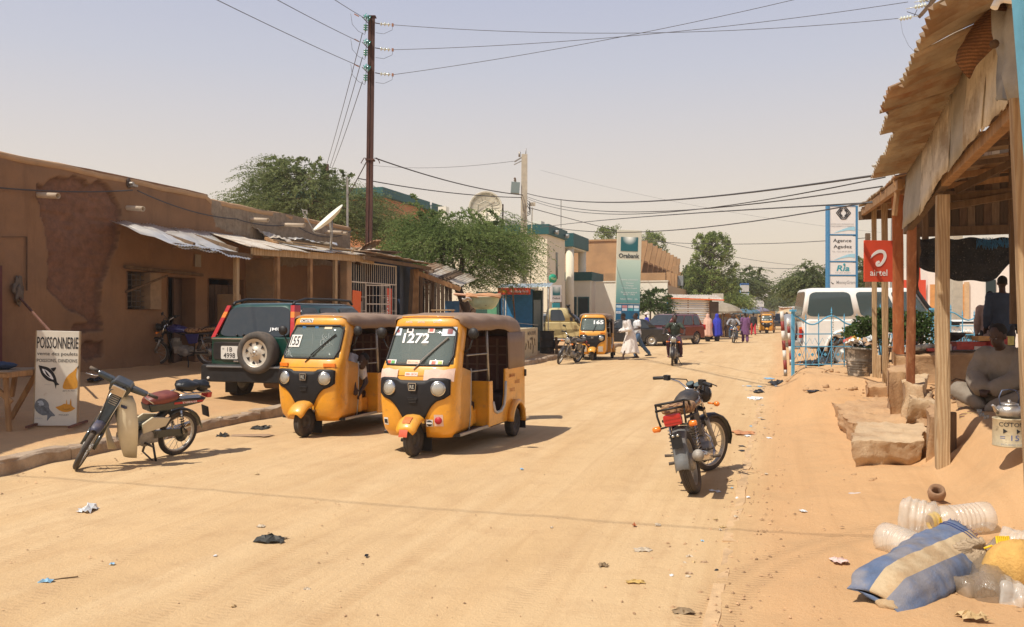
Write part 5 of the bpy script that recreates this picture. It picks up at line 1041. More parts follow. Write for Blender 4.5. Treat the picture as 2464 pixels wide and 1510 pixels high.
neem('neem_tree','tall upright neem tree with puffy leaf clusters behind the tin kiosk',1712,562,735,72,124,lf3,400,4,.30)
neem('neem_tree','dark dense lower tree beside the puffy neem tree on its left',1668,650,745,74,80,lf4,150,8,.5)
neem('neem_tree','round tree crown behind the top of the Orabank pylon on the left',1468,548,650,98,90,lf3,120,12,.40,'tree crowns behind the finned building')
neem('neem_tree','round tree crown behind the fins right of the Orabank pylon',1560,560,660,112,105,lf3,190,14,.42,'tree crowns behind the finned building')
def bigbush(label,x,y,Y,w,h,leaf,n,seed,lw=.12,trunk=True,nm='acacia_tree',sp=6,base_y=None):
    b=V((W(x,0,Y).x,Y,0));return acacia(nm,label,b,[([b,V((b.x,Y,max(.4,W(0,y,Y).z*.6))),W(x,y,Y)],.02*h*Y/FP+.03,.04)],[bl_(x,y,Y,w/2,w*Y/FP*.4,h/2,.6),bl_(x-w*.22,y+h*.12,Y,w/3.2,w*Y/FP*.25,h/3,.2),bl_(x+w*.22,y+h*.1,Y,w/3.2,w*Y/FP*.25,h/3,.2)],n,leaf,twg,lw,lw*.5,.6,(.5*lw/.1,1.0*lw/.1),seed,sp,bark,pairs=14)
bigbush('feathery acacia behind the stack of small signs',1785,685,92,105,80,lf4,1000,21,.20)
bigbush('dark lower acacia filling the space right of the neem tree',1745,720,80,90,50,lf3,600,22,.18)
bigbush('distant round acacia at the left of the road end',1862,728,150,50,34,lf4,420,23,.28)
bigbush('feathery acacia left of the tall blue bank sign',1952,682,62,120,88,lf4,1500,24,.14)
bigbush('acacia crown just right of the tall blue bank sign',2082,668,60,60,75,lf4,500,25,.14)
bigbush('small grey-green bush growing against the white wall by the Orabank pylon',1565,730,56,70,62,lf5,420,26,.12,nm='bush')
bigbush('far hazy acacia closing the street on the right',1905,722,190,60,40,lf4,350,27,.35)
bigbush('farthest hazy tree clump at the vanishing point',1880,740,330,60,16,lf4,300,28,.6)
# leafy hedge behind the blue fence and in front of the white off-roader
def bush(label,cx,cy,Y,w,h,n,seed,leaf=lf5,s_=.05):
    c=W(cx,cy,Y);rs=np.random.RandomState(seed);base=V((c.x,Y,Hs(c.x,Y)));o=thing('leafy_bush',label,'bush',base,0,'green bushes along the blue fence');rx,rz2=w*Y/FP/2,h*Y/FP/2
    d=rs.randn(n,3);d /= np.linalg.norm(d,axis=1)[:,None];Q=d*(rs.rand(n)**.4)[:,None]*np.array([rx,rx*.7,rz2])*(1+.3*np.sin(d[:,0]*6+seed)*np.cos(d[:,2]*5))[:,None]+np.array(c-base);a=rs.randn(n,3);a /= np.linalg.norm(a,axis=1)[:,None];u=rs.randn(n,3);u -= (u*a).sum(1)[:,None]*a;u /= np.linalg.norm(u,axis=1)[:,None];a *= s_;u *= s_*.5
    qmesh('leaves',np.stack([Q-a,Q-u,Q+a,Q+u],1),leaf,o,stuff=True);t=MB(M.Translation(-base))
    for k in range(14):q=V(Q[rs.randint(n)])+base;t.tube([base+V((rs.uniform(-.1,.1),0,0)),q.lerp(base,.4)+V((0,0,.1)),q],[.02,.012,.005],4)
    t.build('stems',bark,o)
bush('green bush behind the plastic trash bin',2085,800,18.4,110,80,2300,31,s_=.042);bush('green bush between the orange post and the split post',2200,790,18.2,100,85,2300,32,s_=.042);bush('low green shoots above the torn bin left of the posts',2130,770,18.8,60,60,1500,33)
# ================================================================ WHEELS
rimm=mat('silver_rim',(.50,.47,.41),.45,.6,var=.15,bump=.1,dust=.3);hubm=mat('hub_dark',(.10,.09,.08),.7,.3,var=.3,dust=.4)
def tyre(par,c,r,w,rim=.62,kind='steel',T=None,n=36,tread=True,nm='wheel',side=1):
    """a wheel with its axle along local X; the rim is a sub-part"""
    b=MB(T);ri=r*rim;h=r-ri;cr=min(w/2,h*.8)
    pr=[(ri,-w*.36),(ri+h*.35,-w*.5),(r-h*.28,-w*.5),(r-h*.07,-w*.42),(r,-w*.3)]
    if tread and w > .08:
        k=4
        for i in range(k):x0=-w*.3+w*.6*i/k;x1=-w*.3+w*.6*(i+1)/k;pr += [(r,x0+w*.01),(r,x1-w*.035)]+([(r-.008,x1-w*.03),(r-.008,x1+w*.0)] if i < k-1 else [])
    pr += [(r,w*.3),(r-h*.07,w*.42),(r-h*.28,w*.5),(ri+h*.35,w*.5),(ri,w*.36)]
    if w <= .08:pr=[(ri,-w*.3),(ri+h*.4,-w*.5),(r-h*.35,-w*.46),(r-h*.08,-w*.25),(r,0),(r-h*.08,w*.25),(r-h*.35,w*.46),(ri+h*.4,w*.5),(ri,w*.3)]
    b.lathe(pr,c,(1,0,0),n);o=b.build(nm,rubber,par)
    b=MB(T);cx_,cy_,cz_=c
    if kind == 'spoke':
        b.lathe([(ri+.004,-w*.32),(ri-.012,-w*.28),(ri-.016,0),(ri-.012,w*.28),(ri+.004,w*.32)],c,(1,0,0),n);b.build('rim',rimm,o)
        b=MB(T);b.lathe([(0,-.055),(.045,-.055),(.05,-.03),(.035,-.02),(.035,.02),(.05,.03),(.05,.05),(0,.055)],c,(1,0,0),16);b.build('hub',alu,o);b=MB(T)
        for i in range(18):
            a=2*math.pi*i/18;a2=a+(.5 if i % 2 else -.5);s_=.03 if i % 4 < 2 else -.03
            b.beam((cx_+s_,cy_+.045*math.cos(a2),cz_+.045*math.sin(a2)),(cx_,cy_+(ri-.01)*math.cos(a),cz_+(ri-.01)*math.sin(a)),.0045)
        b.build('spokes',steel,o)
    elif kind == 'alloy':
        b.lathe([(ri+.004,-w*.34),(ri-.015,-w*.28),(ri-.02,0),(ri-.012,w*.30),(ri+.004,w*.34)],c,(1,0,0),n)
        for i in range(5):
            a=2*math.pi*i/5;d=V((0,math.cos(a),math.sin(a)));b.beam(V(c)+d*.04,V(c)+d*(ri-.005),.03,w*.35,up=(1,0,0))
        b.lathe([(0,-w*.4),(.06,-w*.4),(.06,w*.4),(0,w*.4)],c,(1,0,0),14);b.build('rim',rimm,o)
    elif kind == 'car5':
        for s in (-1,1):
            b.lathe([(ri+.004,s*w*.36),(ri-.01,s*w*.30),(ri-.03,s*w*.18)],c,(1,0,0),n)
            for i in range(5):
                a=2*math.pi*i/5;d=V((0,math.cos(a),math.sin(a)));b.beam(V(c)+V((s*w*.32,0,0))+d*.02,V(c)+V((s*w*.28,0,0))+d*(ri-.01),.065,.03,up=(1,0,0),taper=.8)
            b.lathe([(0,s*w*.37),(.05,s*w*.37),(.06,s*w*.3)],c,(1,0,0),12)
        b.build('rim',rimm,o);b=MB(T);b.lathe([(ri*.98,-w*.15),(0,-w*.15),(0,w*.15),(ri*.98,w*.15)],c,(1,0,0),20);b.build('brake_disc',hubm,o)
    else:
        for s in (-1,1):b.lathe([(ri+.004,s*w*.36),(ri-.01,s*w*.30),(ri*.86,s*w*.12),(ri*.6,s*w*.10),(ri*.45,s*w*.24),(ri*.2,s*w*.24),(ri*.18,s*w*.34),(0,s*w*.34)],c,(1,0,0),n)
        b.build('rim',rimm if kind == 'steel' else hubm,o)
    return o

# ================================================================ AUTO RICKSHAW
yel=mat('rickshaw_yellow',(.80,.355,.020),.34,var=.12,vs=5,bump=.12,bs=9,coat=.45,dust=.42,col2=(.60,.27,.05),c2s=7,c2p=(.58,.70))
vinyl=mat('brown_vinyl',(.235,.155,.105),.6,var=.12,vs=3,bump=.25,bs=14,dust=.28);mask_m=mat('grille_black',(.011,.011,.013),.55,var=.15,vs=8,bump=.12,bs=60,dust=.05,spec=.3)
def winglass(name,col,alpha):
    m=mat(name,col,.06,var=0,bump=0,spec=.9,dust=.0,alpha=alpha);return m
wsg=winglass('windscreen_glass',(.16,.20,.18),.60)
plaid=mat('plaid_cloth',(.10,.045,.035),.9,var=.2,bump=.2);plaid2=mat('plaid_stripe',(.16,.10,.075),.9,var=.2,bump=.1);padm=mat('dark_seat',(.035,.02,.02),.7,var=.2,bump=.2)
ZS=[.22,.30,.40,.52,.66,.80,.93,1.0,1.06,1.10,1.22,1.34,1.46,1.535,1.58,1.63,1.67,1.695]
WS=[.43,.475,.49,.495,.50,.50,.505,.505,.505,.50,.485,.475,.465,.458,.45,.44,.415,.36]
YS=[.10,.055,.03,.015,.0,.0,.015,.035,.065,.09,.155,.22,.285,.325,.33,.34,.38,.47]
def ti(z,A):return float(np.interp(z,ZS,A))
NS,RS_=3.4,.20
def surfy(x,z):t=min(abs(x)/ti(z,WS),.999);return ti(z,YS)+RS_*(1-(1-t**NS)**(1/NS))
def sgrid(par,name,m_,xs_,zt,zb,off,nz=6,solid=0):
    """a panel lying on the rounded front, between the curves zb(x) and zt(x)"""
    rows=[]
    for j in range(nz+1):
        rows.append([(x,surfy(x,zb(x)+(zt(x)-zb(x))*j/nz)-off,zb(x)+(zt(x)-zb(x))*j/nz) for x in xs_])
    b=MB();b.grid(rows);return b.build(name,m_,par,solid=solid)
def lin_x(a,c,n):return [a+(c-a)*i/n for i in range(n+1)]
def sticker(par,x,z,w,h,m_,name='sticker',off=.006):return sgrid(par,name,m_,lin_x(x-w/2,x+w/2,4),lambda q:z+h/2,lambda q:z-h/2,off,2)
def stext(par,s,x,z,w,h,m_,off=.010,bold=.01):return txt(par,s,x,z,w,h,m_,0,bold,T=lambda p:(p[0],surfy(p[0],p[2])-off,p[2]))
def rickshaw():
    o=thing('auto_rickshaw','x','auto rickshaw')
    b=MB();K=24;A=[-math.pi/2+math.pi*i/K for i in range(K+1)];rows=[]
    for z,w,y in zip(ZS,WS,YS):
        sx_=[math.copysign(abs(math.sin(a))**(2/NS),a)*w for a in A];sy_=[y+RS_*(1-max(0,math.cos(a))**(2/NS)) for a in A]
        back=.60 if z < 1.03 else (y+RS_+.055 if z < 1.55 else y+RS_+.03);rows.append([(-w,back,z)]+list(zip(sx_,sy_,[z]*(K+1)))+[(w,back,z)])
    n_=len(rows[0]);vs=[p for r in rows for p in r];fs=[]
    for i in range(len(rows)-1):
        zc=(ZS[i]+ZS[i+1])/2
        for j in range(n_-1):
            xc=(rows[i][j][0]+rows[i][j+1][0])/2
            if 1.10 < zc < 1.535 and abs(xc) < .93*WS[i] and 0 < j < n_-2 and abs(xc) < .455:continue
            if zc < .48 and abs(xc) < .13:continue
            fs.append((i*n_+j,i*n_+j+1,(i+1)*n_+j+1,(i+1)*n_+j))
    b.add(vs,fs,True);b.build('front_body',yel,o,solid=.006)
    X=lin_x(-1,1,16);g=MB();rows=[[(x*ti(z,WS)*.93,surfy(x*ti(z,WS)*.93,z)+.004,z) for x in X] for z in lin_x(1.085,1.55,6)];g.grid(rows);g.build('windscreen',wsg,o,solid=.005)
    # black rubber seal round the windscreen
    path=[];zb_,zt_=1.092,1.545;xw=lambda z:ti(z,WS)*.90;N_=10
    for i in range(N_+1):z=zb_+.05;path.append((-xw(zb_)+.05+(2*xw(zb_)-.1)*i/N_,zb_))
    for i in range(1,6):z=zb_+.05+(zt_-zb_-.1)*i/5;path.append((xw(z),z))
    for i in range(N_+1):path.append((xw(zt_)-.05-(2*xw(zt_)-.1)*i/N_,zt_))
    for i in range(1,6):z=zt_-.05-(zt_-zb_-.1)*i/5;path.append((-xw(z),z))
    pts=[V((x,surfy(x,z)-.004,z)) for x,z in path];pts.append(pts[0]);b=MB();b.tube(pts,.016,6,cap=False);b.build('windscreen_seal',blackp,o)
    # black headlamp mask with the V-shaped nose
    zt=lambda x:.915+.03*sst((abs(x)-.17)/.06)-.02*sst((abs(x)-.40)/.08)
    def zbm(x):
        a=abs(x);return float(np.interp(a,[0,.13,.17,.23,.30,.40,.47],[.43,.43,.50,.60,.665,.70,.755]))
    def ztm(x):return float(zt(x))
    sgrid(o,'headlamp_mask',mask_m,lin_x(-.462,.462,30),ztm,zbm,.016,8,solid=.014)
    for s in (-1,1):
        c=V((s*.325,surfy(.325,.82)-.02,.82));d=V((s*.25,-1,.05)).normalized();b=MB();b.lathe([(.095,-.01),(.092,.014),(.080,.018)],c,d,24);b.build('lamp_bezel',chrome,o)
        b=MB();b.lathe([(.080,.012),(.06,.026),(.03,.034),(0,.036)],c,d,24);b.build('headlight',clearl,o);
    b=MB();b.prism([(-.045,.79),(.045,.79),(.055,.86),(.05,.885),(-.05,.885),(-.055,.86)],-.045,-.018,lambda u,v,w:(u,w,v));b.build('badge_rim',chrome,o)
    b=MB();b.prism([(-.037,.80),(.037,.80),(.045,.86),(.042,.876),(-.042,.876),(-.045,.86)],-.05,-.044,lambda u,v,w:(u,w,v));b.build('badge',mask_m,o);txt(o,'RE',0,.838,.055,.045,mat('badge_ink',(.55,.55,.5),.4,.5,bump=0),-.052,.01)
    for k in range(4):b=MB();b.box((0,-.03,.70-.018*k),(.13-.012*k,.012,.007));b.build('vent_slot',black,o,bev=.002)
    stext(o,'',0,0,1,1,ink) if False else None
    b=MB();b.tube([(-.48,surfy(-.48,.965),.965)]+[(x,surfy(x,.965)-.002,.965) for x in lin_x(-.46,.46,12)]+[(.48,surfy(.48,.965),.965)],.005,4);b.build('panel_joint',mat('seam_dark',(.16,.07,.01),.6,bump=0),o)
    # front fender and wheel
    b=MB();rings=[]
    for k in range(11):
        a=R(24+10.5*k);r_=.275;cx=-math.cos(a)*r_+.005;cz=.205+math.sin(a)*r_*(1.0 if a < math.pi/2 else 1);w=.115+.02*math.sin(a)-.03*(k == 0)
        rings.append([(-w,cx*.93+.005,cz-.03*abs(math.sin(a))-.02),(-w*.96,cx,cz-.02*1),(-w*.6,cx*1.04,cz+.012),(0,cx*1.05,cz+.022),(w*.6,cx*1.04,cz+.012),(w*.96,cx,cz-.02),(w,cx*.93+.005,cz-.03*abs(math.sin(a))-.02)])
    b.loft(rings,cap=False,closed=False);b.build('front_fender',yel,o,solid=.012)
    tyre(o,(0,0,.205),.205,.105,.50,'tuk')
    b=MB();b.cyl((-.11,0,.205),(-.07,0,.205),.03);b.beam((-.09,0,.2),(-.08,.12,.5),.035,.05);b.cyl((-.15,-.02,.19),(-.06,-.02,.19),.022);b.build('fork_arm',blackp,o)
    b=MB();b.bb((-.14,.22,.03),(.14,.235,.24));b.build('mud_flap',blackp,o)
    # floor, sills, partition, quarter panels
    b=MB();b.bb((-.5,.2,.225),(.5,1.1,.255));b.bb((-.6,1.1,.24),(.6,2.4,.28));b.build('floor',blackp,o)
    for s in (-1,1):
        b=MB();b.beam((s*.5,.25,.24),(s*.58,1.05,.26),.035,.03,up=(0,0,1));b.build('sill',mat('sill_grey',(.42,.40,.36),.6,.3,dust=.3),o)
        b=MB();b.tube([(s*.478,.602,.24),(s*.497,.606,.45),(s*.503,.606,.8),(s*.505,.606,1.03)],.010,6);b.build('edge_strip',mat('sill_grey',()),o)
    arch=[(2.0+.295*math.cos(R(a)),.215+.295*math.sin(R(a))) for a in range(8,173,15)]
    prof=[(1.0,.25),(1.0,.84),(1.125,.84),(1.14,.56),(1.19,.44),(1.28,.405),(1.45,.41),(1.56,.48),(1.61,.62),(1.63,.97),(2.44,.97),(2.47,.9),(2.47,.40),(2.40,.27)]+arch+[(1.70,.25)]
    for s in (-1,1):
        b=MB();b.prism(prof,s*.575,s*.605,lambda u,v,w:(w,u,v));b.build('side_panel',yel,o,bev=.006)
        b=MB();rings=[]
        for a in range(-5,186,12):
            q=R(a);dy,dz=math.cos(q),math.sin(q);rr=.30
            rings.append([(s*.60,2.0+dy*rr,.215+dz*rr),(s*.66,2.0+dy*(rr+.01),.215+dz*(rr+.01)),(s*.685,2.0+dy*(rr-.01),.215+dz*(rr-.01)),(s*.685,2.0+dy*(rr-.05),.215+dz*(rr-.05)),(s*.60,2.0+dy*(rr-.03),.215+dz*(rr-.03))])
        b.loft(rings);b.build('rear_fender',yel,o,solid=.0)
        tyre(o,(s*.575,2.0,.205),.205,.115,.52,'tuk')
        b=MB();b.bb((s*.50,2.30,.08),(s*.67,2.315,.36));b.build('mud_flap',blackp,o)
        b=MB();b.tube([(s*.606,1.14,.56),(s*.61,1.19,.44),(s*.61,1.28,.408),(s*.61,1.45,.413),(s*.61,1.56,.48),(s*.61,1.61,.62),(s*.606,1.635,.8)],.022,6,flat=.8);b.build('door_trim',mat('trim_white',(.55,.52,.47),.7,var=.15,dust=.2),o)
        b=MB();b.cyl((s*.565,1.07,.84),(s*.545,1.04,1.58),.018);b.build('upright',steel,o)
        b=MB()
        for z in (.99,1.20):b.cyl((s*.50,.62 if z < 1.03 else .47,z),(s*.56,1.06,z),.011,n=6)
        b.build('side_rail',steel,o)
        b=MB();a0=V((s*.485,.44,1.24));b.tube([a0,a0+V((s*.08,-.02,.05)),a0+V((s*.13,-.05,.17))],.010,6);b.build('mirror_arm',blackp,o)
        b=MB();b.lathe([(0,-.03),(.055,-.024),(.072,0),(.070,.01),(0,.012)],a0+V((s*.14,-.06,.235)),(s*.1,1,0),18);b.build('mirror',blackp,o)
        b=MB();b.box((s*.60,2.47,.86),(.05,.06,.10));b.build('tail_lamp',blackp,o,bev=.01)
    b=MB();b.bb((-.575,1.03,.25),(.575,1.055,.84));b.build('partition',yel,o)
    b=MB();b.bb((-.18,.72,.28),(.42,1.02,.48));b.bb((.30,.70,.28),(.46,.80,.55));b.build('seat_box',yel,o,bev=.02)
    b=MB();b.bb((-.42,.66,.48),(.40,1.02,.58));b.build('driver_seat',padm,o,bev=.03)
    b=MB();b.bb((-.40,1.03,.62),(.40,1.10,1.0));b.build('driver_backrest',padm,o,bev=.03)
    b=MB();b.bb((-.56,1.62,.28),(.56,2.25,.62));b.build('rear_seat',padm,o,bev=.04)
    b=MB();b.bb((-.56,2.16,.60),(.56,2.28,1.40));bk_=b.build('rear_backrest',plaid,o,bev=.04)
    for k in range(7):b=MB();b.bb((-.5+.155*k,2.152,.64),(-.46+.155*k,2.158,1.36));b.build('stripe',plaid2,bk_)
    for z in (.98,1.12,1.24):b=MB();b.bb((-.54,2.149,z),(.54,2.155,z+.022));b.build('stripe',plaid2,bk_)
    b=MB();b.box((0,2.455,.62),(1.14,.03,.72));b.build('rear_panel',yel,o,bev=.01)
    # dash and steering
    b=MB();b.bb((-.44,.13,.88),(.44,.32,1.04));b.build('dashboard',blackp,o,bev=.03)
    b=MB();b.tube([(-.30,.50,1.06),(-.2,.42,1.05),(0,.40,1.0),(.2,.42,1.05),(.30,.50,1.06)],.016,6);b.cyl((0,.25,.5),(0,.4,1.0),.03);b.build('handlebar',blackp,o)
    # canopy: vinyl stretched over hoops
    b=MB();rings=[]
    for k,(y,zt_2,hw,lo2) in enumerate(((.40,1.665,.44,1.60),(.47,1.705,.475,1.56),(.62,1.715,.53,1.50),(.85,1.685,.565,1.505),(1.08,1.725,.59,1.50),(1.35,1.69,.60,1.52),(1.62,1.72,.605,1.50),(1.85,1.70,.605,1.45),(2.10,1.705,.60,1.40),(2.30,1.665,.59,1.35),(2.42,1.54,.575,1.25),(2.475,1.35,.565,1.15))):
        r=[];wv=.006*math.sin(k*2.1)
        for u,v in ((-1,0),(-1.0,.35),(-.985,.62),(-.93,.82),(-.82,.93),(-.6,.985),(-.3,1),(0,1.0),(.3,1),(.6,.985),(.82,.93),(.93,.82),(.985,.62),(1.0,.35),(1,0)):
            r.append((u*hw,y,lo2+(zt_2-lo2)*v+wv*(abs(u) < .8)+.006*noise.noise(V((u*4,y*5,2)))))
        rings.append(r)
    b.loft(rings,cap=False,closed=False);b.build('canopy',vinyl,o,solid=.006)
    for s in (-1,1):
        b=MB();rows=[]
        for j,z in enumerate((1.46,1.30,1.12,.955)):
            rows.append([(s*(.607+.006*noise.noise(V((y*5,z*4,s)))),y,z) for y in (1.70 + .015*j,1.82,1.98,2.15,2.32,2.46)])
        b.grid(rows);b.build('canopy_side',vinyl,o,solid=.006)
    b=MB();b.grid([[(x,2.478,z) for x in (-.57,-.2,.2,.57)] for z in (1.36,1.2,.96)]);b.build('canopy_rear',vinyl,o,solid=.006)
    b=MB();b.tube([(x,surfy(x,1.66)-.004,1.668+.02*(1-(x/.42)**2)) for x in lin_x(-.42,.42,10)],.008,5);b.build('visor_edge',yel,o)
    b=MB();b.tube([(s,2.5,.3) for s in (-.5,0,.5)],.02,6);b.build('rear_bumper',blackp,o)
    return o
def place(o,fx,fy,rz,label,z=None,group='yellow auto rickshaws',lean=0):
    o.location=(fx,fy,Hs(fx,fy) if z is None else z);o.rotation_euler=(0,lean,rz);o['label']=label;o['group']=group;return o
base_t=rickshaw()
t3=dup(base_t);t2=dup(base_t);t4=dup(base_t);t5=dup(base_t);t6=dup(base_t)
t1=place(base_t,-1.19,10.42,-R(19),'yellow auto rickshaw numbered 1272 with stickers on its windscreen, nearest the camera')
place(t2,-2.90,12.05,-R(20.5),'yellow auto rickshaw numbered 155 beside the dark green off-roader')
place(t3,2.94,31.6,-R(11),'yellow auto rickshaw numbered 165 behind the parked grey motorbike')
place(t4,(1845-CX)*74.5/FP,74.5,-R(17),'far yellow auto rickshaw driving up the middle of the street')
place(t5,(1775-CX)*80/FP,80,R(110),'partly hidden yellow auto rickshaw crossing behind the man in purple')
place(t6,(1808-CX)*88/FP,88,R(95),'faint yellow auto rickshaw behind the man in red trousers')
for t_,kind in ((t1,1),(t2,2),(t3,3),(t4,4)):  # wipers
    b=MB();x0=-.02;p=lambda x,z,o2=.03:V((x,surfy(x,z)-o2,z))
    if kind == 3:b.beam(p(.02,1.05,.02),p(.12,1.30),.014);
    elif kind == 4:b.beam(p(-.08,1.12),p(.30,1.42),.03,.01)
    else:b.beam(p(x0,1.04,.012),p(.10,1.18,.035),.018,.01);b.beam(p(.05,1.14,.03),p(.34,1.43,.02),.022,.014)
    b.build('wiper',blackp if kind != 1 else mat('wiper_grey',(.30,.29,.27),.6,dust=.3),t_)
lab=mat('paper_white',(.72,.70,.64),.6,var=.06,vs=12,bump=0);tape=mat('pink_tape',(.72,.52,.42),.75,var=.14,vs=7,bump=.3,bs=30)
stext(t1,'1272',-.085,1.415,.36,.125,winkm,.008,.03)
for x,z,w,h,c in ((-.37,1.50,.12,.11,(.55,.62,.68)),(.33,1.50,.17,.11,(.50,.62,.75)),(-.19,1.515,.09,.07,(.75,.7,.66)),(.10,1.515,.09,.07,(.75,.6,.56)),(-.36,1.125,.15,.055,(.75,.70,.60)),(-.05,1.125,.17,.055,(.8,.55,.40)),(.25,1.125,.17,.055,(.78,.72,.62))):
    sk=sticker(t1,x,z,w,h,mat('stk_%d' % int(c[1]*100),c,.5,bump=0,var=.1,vs=30))
for x,c in ((-.39,(.55,.08,.05)),(-.33,(.10,.35,.08)),(.22,(.6,.10,.05)),(.30,(.35,.45,.05)),(-.37,(.3,.05,.05))):sticker(t1,x,1.125 if x != -.37 else 1.50,.05,.035,mat('ink_%d' % int(c[0]*100+c[1]*900),c,.5,bump=0,var=.1),'printed_patch',.010)
sticker(t1,.345,1.50,.06,.06,mat('ink_taxi',(.25,.07,.07),.5,bump=0),'printed_patch',.010);sticker(t1,-.19,1.515,.05,.03,ink,'printed_patch',.010);sticker(t1,.10,1.515,.05,.035,redp,'printed_patch',.010)
stext(t1,'MTN CITY SALL',-.05,1.125,.14,.02,mat('ink_br',(.5,.15,.05),.5,bump=0),.011,0)
sgrid(t1,'tape_patch',tape,lin_x(-.495,-.22,6),lambda x:1.045+.01*math.sin(x*30),lambda x:.90-.01*math.sin(x*20)+.02*(x+.3),.018,4);sgrid(t1,'tape_patch',tape,lin_x(.13,.49,6),lambda x:1.05+.01*math.sin(x*30),lambda x:.905+.012*math.sin(x*20),.018,4)
sticker(t1,-.04,.985,.17,.045,lab,'sticker',.008);stext(t1,'000H 100 541',-.04,.985,.15,.028,orgp,.010,.002)
for x in (-.22,-.05,.16):stext(t1,'AIRTEL',x,1.615,.10,.022,lab,.007,.01)
sticker(t1,.20,.40,.09,.085,lab);b=MB();b.lathe([(0,0),(.036,0),(.036,.004),(0,.004)],(.20,surfy(.20,.40)-.012,.40),(0,1,0),20);b.build('printed_patch',ink,t1);sticker(t1,.20,.40,.075,.02,winkm,'printed_patch',.018)
sticker(t1,.315,.435,.11,.14,mat('pink_card',(.72,.50,.40),.6,bump=0));b=MB();b.lathe([(0,0),(.045,0),(.045,.004),(0,.004)],(.315,surfy(.315,.435)-.014,.435),(-.15,1,0),20);b.build('printed_patch',mat('crimson',(.45,.02,.03),.5,bump=0),t1)
sticker(t1,-.40,.40,.07,.09,lab);sticker(t1,-.40,.40,.05,.05,ink,'printed_patch',.010)
def fpatch(t_,a0,a1,w,m_,zoff=.004):
    b=MB();rows=[]
    for k in range(5):
        a=R(a0+(a1-a0)*k/4);r_=.275+zoff;rows.append([(x,-math.cos(a)*r_*1.06+.005,.205+math.sin(a)*r_+.020) for x in (-w,0,w)])
    b.grid(rows);b.build('sticker',m_,t_)
rdc=mat('red_letters',(.62,.10,.04),.6,var=.15,vs=20,bump=0);fpatch(t1,8,26,.055,rdc,.012);fpatch(t1,44,66,.05,mat('red_flame',(.70,.16,.03),.6,var=.3,vs=30,bump=0),.012)
b=MB();b.bb((.6055,1.75,.60),(.607,2.35,.88));
for i,s_ in enumerate(('MANI','AGADEZ','TAXI 72')):txt(t1,s_,0,0,.22,.05,mat('dull_red_paint',(.42,.12,.03),.7,bump=0,var=.2),0,.004,T=lambda p,i=i:(.6085,1.9+.22*(i % 2)+p[0],.86-.10*i+p[2]))
# 155
sticker(t2,-.30,1.33,.20,.17,lab,'number_card',.010);stext(t2,'155',-.30,1.33,.16,.13,ink,.013,.012)
sticker(t2,-.19,1.62,.23,.055,lab,'number_plate',.008);stext(t2,'CM72276',-.19,1.62,.20,.036,ink,.011,.004)
for s in (-1,1):
    for t_ in (t2,t3,t4):b=MB();c=(s*.37,surfy(.37,1.0)-.006,1.0);b.box(c,(.17,.03,.055),(0,0,s*R(18)));b.build('indicator',oranl,t_,bev=.008)
for x,z,r_ in ((-.21,1.52,.035),(.0,1.52,.035)):b=MB();b.ell((x,surfy(x,z)-.004,z),(r_,.004,r_*.8));b.build('sticker',mat('blue_decal',(.05,.20,.45),.5,bump=0),t2)
sticker(t2,.19,1.52,.12,.04,mat('cream_decal',(.7,.6,.4),.5,bump=0))
crk=mat('crack_white',(.75,.78,.75),.5,bump=0,var=0)
for k in range(11):
    x,z=(.24+rnd.uniform(-.06,.06),1.35+rnd.uniform(-.1,.1)) if k < 7 else (-.38,1.2);pts=[(x,z)]
    for i in range(5):x += rnd.uniform(-.05,.05);z += rnd.uniform(-.07,.05);x=max(-.42,min(.42,x));z=max(1.11,min(1.52,z));pts.append((x,z))
    b=MB();b.tube([(x,surfy(x,z)-.003,z) for x,z in pts],.0014,4);b.build('glass_crack',crk,t2)
# 165
stext(t3,'165',.21,1.40,.36,.15,winkm,.012,.04)
for s in (-1,1):sticker(t3,s*.30,.42,.17,.20,mat('primer_patch',(.62,.56,.46),.8,var=.15,vs=9),'primer_patch',.008)
for x,z,w,h in ((-.30,1.42,.15,.12),(.30,1.50,.12,.08),(-.05,1.17,.35,.05),(-.36,1.2,.1,.1),(.36,1.2,.1,.1)):sticker(t4,x,z,w,h,lab)

